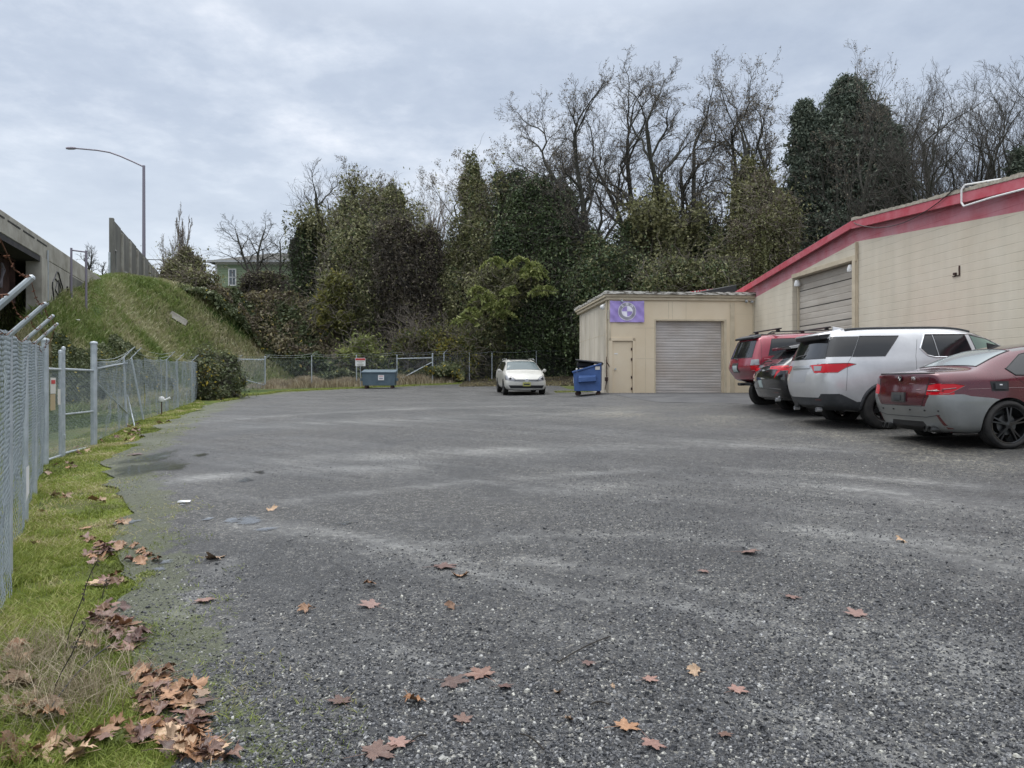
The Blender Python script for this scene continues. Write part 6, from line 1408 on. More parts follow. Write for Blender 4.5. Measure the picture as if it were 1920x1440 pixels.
def place(px, d, dx, ang, wz=0):  # rear right wheel seen at px, depth d; local wheel x = dx
    X = (px - 960) / F * d; c, s = cos(ang), sin(ang); yv = -.93
    ox = X - (dx * c - yv * s); oy = d - (dx * s + yv * c); return ox, oy
def car_z(ox, oy, ang, a0, a1):
    c, s = cos(ang), sin(ang); z0 = Tf(ox + a0 * c, oy + a0 * s); z1 = Tf(ox + a1 * c, oy + a1 * s); p = math.atan2(z1 - z0, a1 - a0)
    zz = [Tf(ox + a * c + sd_ * s, oy + a * s - sd_ * c) for a in (a0, a1) for sd_ in (.8,)]
    return zz[0] - a0 * math.tan(p) + .01, -p
a_ = R(4); ox, oy = place(1893, 11.05, 1.06, a_); z_, p_ = car_z(ox, oy, a_, 1.06, 4.05)
build_car('sedan', 'dark maroon sedan with unpainted silver rear bumper, nearest of the parked row', 'car', ST, dict(spokes=5, rimr=.78), (ox, oy, z_), a_, (1.06, 4.05), .35, .955, .385, .36, .60, P, bodymat=M['maroon'], rimstyle='double', extra=ex_sedan, tyrew=.27, pitch=p_)

# --- silver white three row suv
ST = [stn(0, .80, .90, .88, .70, .42, 1.230, 1.750, xl=.10, xb=.06, xt=.30, xm=-.02), stn(.14, .92, .965, .93, .74, .38, 1.240, 1.800, xl=.2, xb=.16, xt=.36),
      stn(.45, .95, .985, .955, .77, .32, 1.250, 1.830, xt=.62), stn(.95, .96, .99, .965, .785, .28, 1.250, 1.840, xt=1.05), stn(1.6, .96, .99, .97, .78, .28, 1.250, 1.835), stn(2.3, .96, .99, .97, .78, .28, 1.240, 1.835), stn(2.9, .96, .99, .97, .77, .28, 1.230, 1.815),
      stn(3.35, .96, .99, .97, .76, .28, 1.220, 1.685), stn(3.8, .96, .985, .965, .80, .28, 1.210, 1.425), stn(4.15, .95, .98, .95, .84, .28, 1.08, 1.19), stn(4.6, .93, .97, .92, .8, .3, 1.0, 1.10), stn(5.0, .88, .92, .86, .74, .34, .88, .98), stn(5.16, .76, .84, .74, .62, .4, .74, .84)]
cl = [(-.3, .1), (1.75, .1), (1.75, .50), (1.05, .50), (.62, .50), (.34, .64), (-.3, .65)]
P = [('cladding', M['clad'], 'R', cl), ('cladding', M['clad'], 'B', [(-1.2, .1), (1.2, .1), (1.2, .65), (.75, .65), (.62, .58), (-.62, .58), (-.75, .65), (-1.2, .65)]), ('cladding', M['clad'], 'R', [(1.6, .1), (3.7, .1), (3.7, .42), (1.6, .42)]),
     ('hatch_glass', M['tint'], 'B', [(-.80, 1.29), (.80, 1.29), (.66, 1.65), (-.66, 1.65)]),
     ('pillar_trim', M['tint'], 'R', [(.02, 1.31), (.56, 1.31), (.76, 1.68), (.22, 1.68)]),
     ('side_window', M['tint'], 'R', [(.57, 1.31), (1.22, 1.31), (1.56, 1.675), (.77, 1.68)]),
     ('side_window', M['tint'], 'R', [(1.98, 1.43), (2.10, 1.32), (2.20, 1.29), (2.30, 1.29), (2.24, 1.68), (2.10, 1.68)]), ('side_window', M['tint'], 'R', [(2.33, 1.29), (3.02, 1.28), (2.93, 1.675), (2.27, 1.68)]),
     ('side_window', M['greenglass'], 'R', [(3.12, 1.28), (3.95, 1.26), (3.68, 1.44), (3.40, 1.59), (3.03, 1.67)]),
     ('side_window', M['tint'], 'L', [(.60, 1.31), (1.22, 1.31), (1.56, 1.675), (.80, 1.68)]), ('side_window', M['tint'], 'L', [(2.05, 1.29), (3.9, 1.27), (3.40, 1.59), (3.03, 1.67), (2.2, 1.68)]),
     ('windscreen', M['wind'], 'T', [(3.2, -.68), (4.05, -.80), (4.05, .80), (3.2, .68)]),
     ('tail_light', M['lampred'], 'B', [(-1.2, 1.03), (-.60, 1.03), (-.40, 1.18), (-1.2, 1.19)]), ('tail_light', M['lampred'], 'B', [(1.2, 1.03), (1.2, 1.19), (.40, 1.18), (.60, 1.03)]), ('tail_light', M['lampred'], 'R', [(-.2, 1.03), (.28, 1.03), (.42, 1.11), (.62, 1.175), (.5, 1.195), (-.2, 1.19)])]
KX = lambda pts: [((x if x < .6 else .6 + (x - .6) * .89), z) for x, z in pts]
P = [(a, b_, c_, KX(d_) if c_ in 'RLT' and a not in ('cladding',) else d_) for a, b_, c_, d_ in P]
ST = [tuple((x if x < .6 else .6 + (x - .6) * (.89 if x < 3.9 else .92)) for x in s_[:4]) + s_[4:] for s_ in ST]
def ex_suv(t_, bvh, out):
    slab(t_, 'reverse_lens', M['lampclear'], 'B', bvh, [(-.58, 1.07), (-.78, 1.07), (-.78, 1.15), (-.53, 1.16)], .006)
    for y0 in (-.34,): pass
    slab(t_, 'chrome_bar', M['chrome'], 'B', bvh, [(-.42, 1.12), (.42, 1.12), (.42, 1.175), (-.42, 1.175)], .018)
    slab(t_, 'plate_recess', mat('recess silver', (.44, .45, .48), .4, .3), 'B', bvh, [(-.28, .86), (.28, .86), (.33, 1.08), (-.33, 1.08)], .003)
    mb = MB(); mb.hexa([(.10, -.58, 1.715), (.50, -.66, 1.75), (.50, .66, 1.75), (.10, .58, 1.715), (.12, -.55, 1.75), (.52, -.60, 1.825), (.52, .60, 1.825), (.12, .55, 1.75)]); mb.build('roof_spoiler', M['whitecar'], t_, .018, smooth=True)
    mb = MB(); mb.hexa([(.13, -.56, 1.65), (.34, -.62, 1.65), (.34, .62, 1.65), (.13, .56, 1.65), (.12, -.56, 1.714), (.40, -.62, 1.74), (.40, .62, 1.74), (.12, .56, 1.714)]); mb.build('spoiler_underside', M['black'], t_, .01)
    mb = MB(); mb.hexa([(.62, -.03, 1.82), (.92, -.04, 1.83), (.92, .04, 1.83), (.62, .03, 1.82), (.62, -.01, 1.91), (.74, -.012, 1.89), (.74, .012, 1.89), (.62, .01, 1.91)]); mb.build('roof_antenna', M['whitecar'], t_, .006)
    for s in (-1, 1):
        strip(t_, bvh, 'roof_rail', M['clad'], 'T', [(.55, s * .66), (2.85, s * .63)], .022, .014, 8)
        MB().lathe([(.04, -.06), (.042, .04), (.034, .04), (.032, -.05)], 16, 'x', (.12, s * .52, .36)).build('exhaust', M['chrome'], t_, smooth=True)
    strip(t_, bvh, 'window_trim', M['chrome'], 'R', KX([(1.95, 1.44), (2.08, 1.31), (2.22, 1.275), (3.96, 1.25)]), .013, .002); strip(t_, bvh, 'window_trim', M['chrome'], 'R', KX([(1.95, 1.44), (2.09, 1.695), (3.03, 1.688), (3.42, 1.605), (3.70, 1.455), (3.97, 1.255)]), .013, .002)
    strip(t_, bvh, 'door_gap', M['black'], 'R', KX([(1.92, 1.6), (1.84, 1.3), (1.82, 1.0), (1.9, .6)]), .003); strip(t_, bvh, 'door_gap', M['black'], 'R', KX([(3.06, 1.25), (3.06, .5)]), .003); strip(t_, bvh, 'tailgate_gap', M['black'], 'R', [(.56, 1.32), (.46, 1.18), (.42, .70)], .003)
    for x in (1.84, 2.88):
        h, nn = ray(bvh, 'R', x + .1, 1.12)
        if h is not None: MB().path([(x, h.y + .01, 1.12), (x + .02, h.y - .035, 1.125), (x + .22, h.y - .035, 1.13), (x + .25, h.y + .01, 1.03)], .014, 8).build('door_handle', M['whitecar'], t_, smooth=True)
    MB().box(.06, .16, .32, .52, .40, .52).build('tow_recess', M['black'], t_, .01)
    slab(t_, 'reflector', M['lampdark'], 'B', bvh, [(-.50, .53), (-.68, .53), (-.68, .55), (-.50, .55)], .006)
    MB().path([(.05, .35, 1.33), (.02, .15, 1.35), (.08, -.05, 1.37)], .012, 6).build('wiper', M['black'], t_)
    h, nn = ray(bvh, 'R', 3.4, 1.15); MB().box(3.28, 3.44, -1.16, -.98, 1.23, 1.40).build('mirror', M['whitecar'], t_, .03)
    strip(t_, bvh, 'arch_trim', M['clad'], 'R', [(1.13 + .43 * cos(a), .39 + .43 * sin(a)) for a in np.linspace(-.05, pi + .05, 26)], .035, -.012, 8)
a_ = R(1); ox, oy = place(1660, 13.75, 1.13, a_); z_, p_ = car_z(ox, oy, a_, 1.13, 4.2)
build_car('suv', 'large silver white suv with chrome window line between the maroon sedan and the black suv', 'suv', ST, dict(spokes=6, rimr=.62), (ox, oy, z_), a_, (1.13, 4.2), .385, .985, .415, .40, .62, P, bodymat=M['whitecar'], extra=ex_suv, tyrew=.27, pitch=p_, bulge=(.10, .15))

# --- black crossover
ST = [stn(0, .82, .92, .90, .66, .40, 1.10, 1.52, xl=.10, xb=.06, xt=.78, xm=-.02), stn(.14, .92, .965, .93, .70, .36, 1.11, 1.56, xb=.17, xt=.85), stn(.5, .95, .98, .95, .72, .3, 1.11, 1.59, xt=1.1), stn(1.0, .96, .985, .96, .74, .28, 1.10, 1.61, xt=1.35), stn(1.7, .96, .985, .96, .74, .26, 1.08, 1.625), stn(2.4, .96, .98, .955, .74, .26, 1.06, 1.62), stn(3.0, .95, .98, .95, .74, .26, 1.04, 1.53), stn(3.7, .95, .98, .95, .8, .26, 1.02, 1.15), stn(4.3, .92, .96, .9, .76, .28, .94, 1.04), stn(4.8, .8, .86, .8, .66, .34, .78, .88)]
P = [('hatch_glass', M['tint'], 'B', [(-.78, 1.13), (.78, 1.13), (.62, 1.42), (-.62, 1.42)]), ('side_window', M['tint'], 'R', [(.62, 1.2), (1.1, 1.15), (2.1, 1.12), (2.1, 1.50), (1.5, 1.5)]), ('side_window', M['tint'], 'R', [(2.18, 1.12), (3.45, 1.08), (2.9, 1.45), (2.18, 1.5)]),
     ('tail_light', M['lampred'], 'B', [(-1.2, .99), (-.34, 1.02), (-.32, 1.08), (-1.2, 1.09)]), ('tail_light', M['lampred'], 'B', [(-.66, .80), (-.72, .99), (-.86, .99)]), ('tail_light', M['lampred'], 'B', [(1.2, .96), (1.2, 1.06), (.32, 1.06), (.34, 1.0)]), ('tail_light', M['lampred'], 'B', [(.66, .76), (.86, .96), (.72, .96)]),
     ('tail_light', M['lampred'], 'R', [(-.2, .97), (.35, .98), (.45, 1.03), (-.2, 1.06)]), ('windscreen', M['wind'], 'T', [(2.8, -.6), (3.5, -.74), (3.5, .74), (2.8, .6)])]
def ex_blk(t_, bvh, out):
    mb = MB(); mb.hexa([(.40, -.60, 1.44), (.85, -.64, 1.50), (.85, .64, 1.50), (.40, .60, 1.44), (.38, -.56, 1.50), (.95, -.56, 1.60), (.95, .56, 1.60), (.38, .56, 1.50)]); mb.build('roof_spoiler', M['blackcar'], t_, .015)
    slab(t_, 'licence_plate', M['plateg'], 'B', bvh, [(.02, .62), (.26, .62), (.26, .78), (.02, .78)], .008)
    strip(t_, bvh, 'bumper_line', M['steelrim'], 'B', [(-.85, .58), (-.4, .60), (.4, .60), (.85, .58)], .010, .002)
    strip(t_, bvh, 'skid_edge', M['steelrim'], 'B', [(-.85, .36), (.85, .36)], .012, .004)
    slab(t_, 'reflector', M['lampdark'], 'B', bvh, [(-.50, .50), (-.74, .50), (-.74, .52), (-.50, .52)], .006)
    h, nn = ray(bvh, 'B', .0, 1.0); MB().box(h.x - .015, h.x, -.07, .07, .975, 1.01).build('emblem', M['chrome'], t_, .008)
    MB().path([(.10, .3, 1.16), (.08, .1, 1.19), (.16, -.1, 1.2)], .012, 6).build('wiper', M['black'], t_)
    MB().lathe([(.04, -.06), (.042, .04), (.034, .04)], 16, 'x', (.12, -.6, .36)).build('exhaust', M['chrome'], t_, smooth=True)
a_ = R(0); X0 = (1480 - 960) / F * 16.2 - .24; z_, p_ = car_z(X0, 17.1, a_, .98, 4.0)
build_car('crossover', 'gloss black crossover with red tail lights squeezed between silver suv and red suv', 'suv', ST, dict(spokes=5, rimr=.68), (X0, 17.1, z_), a_, (.98, 4.0), .37, .975, .40, .385, .62, P, bodymat=M['blackcar'], extra=ex_blk, pitch=p_, bulge=(.08, .12))

# --- old red suv with roof rack
ST = [stn(0, .74, .80, .80, .66, .72, 1.20, 1.72, xl=.14, xb=.04, xt=.26, xm=-.02), stn(.12, .80, .85, .845, .69, .68, 1.21, 1.75, xl=.2, xt=.34), stn(.45, .82, .86, .85, .70, .62, 1.21, 1.77, xt=.55), stn(1.0, .83, .865, .855, .71, .5, 1.21, 1.78), stn(1.8, .83, .865, .855, .71, .5, 1.21, 1.785), stn(2.5, .83, .865, .85, .7, .5, 1.20, 1.77), stn(2.85, .83, .86, .85, .69, .5, 1.18, 1.68), stn(3.3, .83, .86, .845, .74, .5, 1.16, 1.27), stn(3.9, .82, .85, .83, .72, .52, 1.10, 1.18), stn(4.4, .8, .83, .8, .68, .56, .98, 1.08), stn(4.5, .74, .77, .72, .6, .6, .88, .98)]
P = [('hatch_glass', M['tint'], 'B', [(-.66, 1.24), (.66, 1.24), (.58, 1.64), (-.58, 1.64)]), ('side_window', M['tint'], 'R', [(.42, 1.27), (1.38, 1.27), (1.52, 1.40), (1.60, 1.66), (.55, 1.66)]), ('side_window', M['tint'], 'R', [(1.66, 1.27), (2.3, 1.27), (2.3, 1.65), (1.78, 1.65), (1.66, 1.5)]), ('side_window', M['tint'], 'R', [(2.38, 1.26), (3.1, 1.24), (2.75, 1.6), (2.38, 1.65)]),
     ('tail_light', M['lampred'], 'B', [(-1, .93), (-.68, .93), (-.68, 1.05), (-1, 1.05)]), ('tail_light', M['lampred'], 'B', [(1, .93), (1, 1.05), (.68, 1.05), (.68, .93)]), ('turn_lens', M['lampclear'], 'B', [(-1, 1.06), (-.68, 1.06), (-.68, 1.19), (-1, 1.19)]), ('turn_lens', M['lampclear'], 'B', [(1, 1.06), (1, 1.19), (.68, 1.19), (.68, 1.06)]),
     ('tail_light', M['lampred'], 'R', [(-.2, .93), (.20, .93), (.20, 1.05), (-.2, 1.05)]), ('turn_lens', M['lampclear'], 'R', [(-.2, 1.06), (.18, 1.06), (.18, 1.19), (-.2, 1.19)]), ('windscreen', M['wind'], 'T', [(2.75, -.6), (3.25, -.7), (3.25, .7), (2.75, .6)])]
def ex_red(t_, bvh, out):
    slab(t_, 'plate_frame', M['plate'], 'B', bvh, [(-.02, .90), (.36, .90), (.36, 1.12), (-.02, 1.12)], .012); slab(t_, 'licence_plate', M['plateg'], 'B', bvh, [(.03, .92), (.31, .92), (.31, 1.06), (.03, 1.06)], .016)
    mb = MB(); mb.hexa([(.17, -.58, 1.68), (.34, -.62, 1.72), (.34, .62, 1.72), (.17, .58, 1.68), (.15, -.56, 1.73), (.36, -.58, 1.79), (.36, .58, 1.79), (.15, .56, 1.73)]); mb.build('roof_spoiler', M['clad'], t_, .012)
    for s in (-1, 1): MB().path([(.5, s * .62, 1.78), (.6, s * .62, 1.83), (2.3, s * .62, 1.84), (2.45, s * .62, 1.79)], .015, 6).build('roof_rail', M['black'], t_, smooth=True)
    for x in (.75, 1.95):
        MB().box(x - .03, x + .03, -.78, .78, 1.885, 1.915).build('rack_crossbar', M['black'], t_, .008)
    mb = MB()
    for x in (.75, 1.95):
        for s in (-1, 1): mb.box(x - .04, x + .04, s * .62 - .03, s * .62 + .03, 1.83, 1.884)
    mb.build('rack_foot', M['black'], t_)
    MB().box(.16, .5, -.35, .5, .57, .64).build('tow_beam', M['black'], t_, .01)
    MB().box(.04, .16, .02, .12, .57, .62).build('tow_hitch', M['black'], t_, .01)
    MB().path([(.02, .3, 1.24), (-.0, .1, 1.22), (.0, .0, 1.2)], .012, 6).build('wiper', M['black'], t_)
    strip(t_, bvh, 'door_gap', M['black'], 'R', [(.30, 1.7), (.24, 1.2), (.22, .7)], .003); strip(t_, bvh, 'side_crease', M['redcar'], 'R', [(.3, 1.19), (3.2, 1.17)], .010, -.003); strip(t_, bvh, 'door_gap', M['black'], 'R', [(1.62, 1.66), (1.6, 1.2), (1.6, .7)], .003)
a_ = R(5); X0 = (1415 - 960) / F * 17.9 - .02; z_, p_ = car_z(X0 - .1, 18.75, a_, .95, 3.6)
build_car('old_suv', 'older cherry red suv with black roof rack at the far end of the row', 'suv', ST, dict(spokes=6, rimr=.56, rimmat=M['steelrim']), (X0 - .08, 18.75, z_), a_, (.95, 3.62), .38, .845, .45, .42, .55, P, bodymat=M['redcar'], extra=ex_red, tyrew=.26, pitch=p_, bulge=(.05, .08))

# --- ivory wagon facing the camera (local x=0 rear, nose at +x)
ST = [stn(0, .76, .84, .82, .60, .36, .98, 1.40, xl=.08, xb=.06, xt=.42, xm=-.02), stn(.15, .84, .88, .86, .62, .32, .99, 1.43, xb=.18, xt=.5), stn(.7, .86, .89, .875, .63, .22, .98, 1.47), stn(1.4, .86, .89, .88, .635, .2, .97, 1.485), stn(2.1, .86, .89, .88, .635, .2, .96, 1.48), stn(2.6, .86, .89, .88, .625, .2, .95, 1.44), stn(3.05, .86, .89, .88, .66, .2, .94, 1.27), stn(3.5, .86, .89, .875, .74, .2, .92, 1.04), stn(3.9, .85, .885, .86, .72, .2, .86, .95), stn(4.25, .83, .87, .82, .66, .2, .76, .85), stn(4.43, .78, .84, .76, .60, .20, .68, .76), stn(4.50, .66, .72, .66, .52, .24, .62, .70)]
P = [('windscreen', M['wind'], 'T', [(2.68, -.60), (3.52, -.72), (3.52, .72), (2.68, .60)]), ('side_window', M['tint'], 'R', [(.6, 1.02), (3.15, .98), (2.75, 1.28), (2.3, 1.38), (.8, 1.38)]), ('side_window', M['tint'], 'L', [(.6, 1.02), (3.15, .98), (2.75, 1.28), (2.3, 1.38), (.8, 1.38)]),
     ('headlight', M['lampclear'], 'F', [(-1, .66), (-.50, .59), (-.46, .65), (-.56, .76), (-.72, .82), (-1, .84)]), ('headlight', M['lampclear'], 'F', [(1, .66), (1, .84), (.72, .82), (.56, .76), (.46, .65), (.50, .59)]),
     ('grille', M['black'], 'F', [(-.46, .585), (.46, .585), (.46, .66), (-.46, .66)]), ('lower_grille', M['black'], 'F', [(-.66, .31), (.66, .31), (.72, .42), (-.72, .42)]), ('sunroof', M['black'], 'T', [(1.5, -.45), (2.5, -.45), (2.5, .45), (1.5, .45)]),
     ('rear_glass', M['tint'], 'B', [(-.6, 1.02), (.6, 1.02), (.5, 1.34), (-.5, 1.34)])]
def ex_vw(t_, bvh, out):
    for z in (.60, .645): strip(t_, bvh, 'grille_bar', M['chrome'], 'F', [(-.44, z), (.44, z)], .006, .006)
    h, nn = ray(bvh, 'F', 0, .63); e = MB().lathe([(0, -.01), (.075, -.01), (.08, .006), (.07, .014), (0, .014)], 24, 'x', (h.x + .012, 0, .63)).build('emblem', M['chrome'], t_, smooth=True)
    tx = h.x + .03
    mb = MB()
    for pts in ([(.035, .06), (0, .005), (-.035, .06)], [(.055, .02), (.025, -.055), (0, -.01), (-.025, -.055), (-.055, .02)]):
        mb.path([(tx, a, .63 + b_) for a, b_ in pts], .006, 5)
    mb.build('emblem_letters', M['bgrey'], e)
    slab(t_, 'licence_plate', M['platey'], 'F', bvh, [(-.16, .40), (.16, .40), (.16, .55), (-.16, .55)], .03)
    h, nn = ray(bvh, 'F', 0, .47); text('478 KXF', 'plate_number', .075, M['black'], t_, frame((h.x + .035, 0, .475), (0, 1, 0), (0, 0, 1)), .001) if 0 else None
    slab(t_, 'plate_print', M['clad'], 'F', bvh, [(-.12, .45), (.12, .45), (.12, .50), (-.12, .50)], .034)
    for s in (-1, 1):
        mb = MB(); mb.lathe([(0, -.06), (.05, -.06), (.075, -.02), (.075, .02), (.05, .04), (0, .05)], 14, 'x', (3.02, s * .98, 1.01)); mb.tube((3.02, s * .86, .97), (3.02, s * .95, 1.0), .03); mb.build('mirror', M['ivory'], t_, smooth=True)
        MB().path([(.6, s * .60, 1.46), (.75, s * .60, 1.50), (2.3, s * .60, 1.51), (2.5, s * .60, 1.45)], .014, 6).build('roof_rail', M['chrome'], t_, smooth=True)
        h, nn = ray(bvh, 'F', s * .66, .68); MB().lathe([(0, 0), (.05, 0), (.055, .01), (.04, .015), (0, .005)], 16, 'x', (h.x + .0, s * .66, .70)).build('headlight_lens', M['steelrim'], t_, smooth=True)
    strip(t_, bvh, 'air_dam', M['black'], 'F', [(-.74, .24), (.74, .24)], .02, 0)
a_ = R(-83.5); hx, hy = (987 - 960) / F * 31.6, 31.6; ox, oy = hx - 4.5 * cos(a_), hy - 4.5 * sin(a_)
z0 = min(Tf(ox, oy), 9); zf = Tf(ox + 3.63 * cos(a_), oy + 3.63 * sin(a_)); zr = Tf(ox + 1.05 * cos(a_), oy + 1.05 * sin(a_)); p = math.atan2(zf - zr, 2.58)
build_car('wagon', 'ivory white wagon facing the camera before the ivy wall', 'car', ST, dict(spokes=5, rimr=.62, rimmat=M['steelrim']), (ox, oy, zr - 1.05 * math.tan(p) + .01), a_, (1.05, 3.63), .315, .885, .35, .33, .58, P, bodymat=M['ivory'], extra=ex_vw, tyrew=.21, pitch=-p, bulge=(.06, .14))

# ------------------------------------------------------------------ dumpsters
M['bluebin'] = noisy('blue dumpster paint', (.035, .085, .235), (.06, .12, .30), 3, .5, .08); M['greybin'] = noisy('slate dumpster paint', (.075, .115, .145), (.11, .155, .185), 3, .55, .06)
M['lid'] = noisy('black lid plastic', (.02, .02, .022), (.04, .04, .042), 5, .6)
def castor(t_, x, y):
    mb = MB(); mb.lathe([(0, -.025), (.07, -.025), (.08, -.018), (.08, .018), (.07, .025), (0, .025)], 14, 'y', (x, y, .08)); mb.box(x - .03, x + .03, y - .035, y - .027, .06, .19); mb.box(x - .03, x + .03, y + .027, y + .035, .06, .19); mb.build('castor', M['girder'], t_)
gx, gy = (712 - 960) / F * 42.3, 42.3
gb = thing('grey_dumpster', 'closed slate grey dumpster with paper notice by the far fence', 'dumpster', (gx, gy, Tf(gx, gy)), R(2))
mb = MB(); mb.hexa([(-.86, -.45, .17), (.86, -.45, .17), (.86, .45, .17), (-.86, .45, .17), (-.90, -.50, .88), (.90, -.50, .88), (.90, .5, 1.0), (-.90, .5, 1.0)]); mb.build('body', M['greybin'], gb, .012)
mb = MB(); mb.hexa([(-.94, -.55, .86), (.94, -.55, .86), (.94, .53, .99), (-.94, .53, .99), (-.94, -.53, .93), (.94, -.53, .93), (.94, .53, 1.06), (-.94, .53, 1.06)]); mb.build('lid', M['greybin'], gb, .02)
for s in (-1, 1): MB().box(s * .90 - .02 if s < 0 else .885, -.885 if s < 0 else .99, -.3, .3, .42, .58).build('fork_sleeve', M['greybin'], gb, .01)
MB().box(-1.02, -.91, -.30, .25, .42, .58).build('fork_sleeve', M['greybin'], gb, .01)
MB().box(-.02, .30, -.512, -.49, .46, .74).build('notice', M['white'], gb, .003)
MB().box(.03, .25, -.516, -.5125, .67, .70).build('notice_heading', M['redink'], gb)
MB().box(.04, .24, -.516, -.5125, .52, .60).build('notice_print', M['bgrey'], gb)
for x in (-.7, .7):
    for y in (-.35, .35): castor(gb, x, y)
bx, by = (1103 - 960) / F * 29.2, 29.2
bb = thing('blue_dumpster', 'blue slope top dumpster with propped black lid beside the garage corner', 'dumpster', (bx, by, Tf(bx, by)), R(-8))
mb = MB(); prof = [(-.48, .17), (.48, .17), (.50, 1.14), (.50, 1.16), (-.52, .86)]
mb.prism(prof, lambda a, z, t_: (a, t_, z), -.85, .85)
mb.build('body', M['bluebin'], bb, .012)
mb = MB(); mb.hexa([(-.56, -.89, .84), (.52, -.89, 1.15), (.52, .89, 1.15), (-.56, .89, .84), (-.57, -.89, .90), (.52, -.89, 1.21), (.52, .89, 1.21), (-.57, .89, .90)]); mb.build('rim', M['bluebin'], bb, .01)
mb = MB(); mb.hexa([(-.42, -.86, 1.30), (.56, -.86, 1.17), (.56, .86, 1.17), (-.42, .86, 1.30), (-.46, -.84, 1.36), (.56, -.84, 1.25), (.56, .84, 1.25), (-.46, .84, 1.36)]); mb.build('lid', M['lid'], bb, .02)
MB().box(-.42, .2, -.5, .6, 1.05, 1.27).build('rubbish', M['lid'], bb, .06)
mb = MB(); mb.hexa([(-.32, -.98, .50), (.32, -.98, .54), (.32, -.852, .54), (-.32, -.852, .46), (-.32, -.96, .66), (.32, -.98, .72), (.32, -.852, .76), (-.32, -.852, .76)]); mb.build('fork_sleeve', M['bluebin'], bb, .008)
MB().box(.29, .46, -.862, -.852, .96, 1.08).build('label', M['paper'], bb); MB().box(-.42, -.36, -.88, -.85, .88, 1.02).build('bag', M['white'], bb, .01)
mb = MB()
for k in range(4): mb.box(-.53, -.50, -.7 + k * .28, -.55 + k * .28, .48, .70)
mb.build('stencil', M['white'], bb)
for x in (-.38, .38):
    for y in (-.7, .7): castor(bb, x, y)
# utility marker, louvred panels, litter
ux, uy = gp(303, 779); um = thing('marker_post', 'short rusty marker post with a white cap at the verge', 'post', (ux, uy, Tf(ux, uy)))
MB().tube((0, 0, -.1), (0, 0, .42), .016, .016, 8).build('stake', M['girder'], um); MB().lathe([(0, .40), (.07, .41), (.09, .47), (.07, .54), (0, .56)], 12, 'z').build('cap', M['white'], um, smooth=True); MB().tube((.10, 0, .44), (.24, .03, .52), .03, .035, 8).build('side_cap', M['white'], um, smooth=True); MB().tube((-.2, -.05, .14), (0, 0, .0), .012, .012, 6).build('prop', M['girder'], um)
def louvre(label, px, py, w_, h_, rz, tilt, d):
    x, y = gp(px, py); t_ = thing('metal_grate', label, 'grate', (x, y, Tf(x, y) + .10), rz); e_ = .4; nv = Vector((-(Tf(x + e_, y) - Tf(x - e_, y)) / (2 * e_), -(Tf(x, y + e_) - Tf(x, y - e_)) / (2 * e_), 1)).normalized(); ax_ = Vector((1, .15, 0)); ax_ = (ax_ - nv * ax_.dot(nv)).normalized(); up_ = nv.cross(ax_); t_.rotation_euler = Matrix((ax_, -nv, up_)).transposed().to_euler()
    mb = MB(); n = 6; MB().box(-w_ / 2 - .02, w_ / 2 + .02, .052, .07, -h_ / 2, h_ / 2).build('backing', M['girder'], t_)
    for i in range(n): z = h_ * (i / (n - 1) - .5); mb.box(-w_ / 2, w_ / 2, -.02, .02, z - .030, z + .030)
    mb.build('slats', M['concrete'], t_); mb = MB()
    for x_ in (-.25, .3): mb.box(w_ * x_ - .02, w_ * x_ + .02, .02, .05, -h_ / 2, h_ / 2)
    mb.build('back_rail', M['girder'], t_)
louvre('upper corrugated metal panel lying on the grassy bank', 335, 606, 1.10, .62, R(12), R(-35), 40); louvre('lower corrugated metal panel half sunk in the bank', 519, 668, 1.0, .5, R(8), R(-35), 46)
for (px, py, s_, lab) in ((142, 605, .22, 'scrap of white litter on the bank below the path'), (82, 588, .10, 'tiny white litter scrap near the barbed wire tips'), (345, 949, .08, 'white scrap of paper on the gravel by the verge')):
    x, y = gp(px, py); r_ = random.Random(px); mb = MB(); mb.hexa([(-s_ + r_.uniform(-.02, .02), -s_ * .3, 0), (s_, -s_ * .4, .01), (s_ * .8, s_ * .3, .02), (-s_ * .8, s_ * .4, 0), (-s_ * .7, -s_ * .2, s_ * .25), (s_ * .6, -s_ * .2, s_ * .12), (s_ * .6, s_ * .2, s_ * .2), (-s_ * .5, s_ * .2, s_ * .22)])
    o = mb.build('litter_scrap', M['white']); o.location = (x, y, Tf(x, y) + .03); tag(o, lab, 'litter')

# ------------------------------------------------------------------ fallen maple leaves
def maple(seed, curl):
    r_ = random.Random(seed); pts = []
    lob = [(0, 1.0), (52, .92), (-52, .92), (112, .62), (-112, .62)]
    out = []
    for a in range(0, 360, 6):
        aa = (a + 180) % 360 - 180; R_ = .42
        for la, lr in lob:
            dlt = abs(((aa - la) + 180) % 360 - 180); R_ = max(R_, lr * max(0, 1 - dlt / 36.) ** .62)
        R_ *= (1 + .10 * (1 if (a // 6) % 2 else -1) * (R_ > .4)) * r_.uniform(.93, 1.07)
        if abs(aa) > 160: R_ = .22
        out.append((R_ * sin(R(a)) * .55, R_ * cos(R(a)) * .55))
    vs = [(0, 0, .02)]; n = len(out); k0 = r_.uniform(0, 6)
    for lv in (.5, 1.):
        for (x, y) in out:
            X, Y = x * lv, y * lv; z = .015 + curl * (.35 * (X * X * 1.6) + .22 * sin(Y * 5 + k0) * lv * lv + .28 * sin(X * 6 + k0 * 2) * lv) + r_.uniform(-.01, .02) * curl * 3 * lv
            vs.append((X, Y, z))
    fs = [(0, 1 + i, 1 + (i + 1) % n) for i in range(n)] + [(1 + i, 1 + n + i, 1 + n + (i + 1) % n, 1 + (i + 1) % n) for i in range(n)]
    return vs, fs
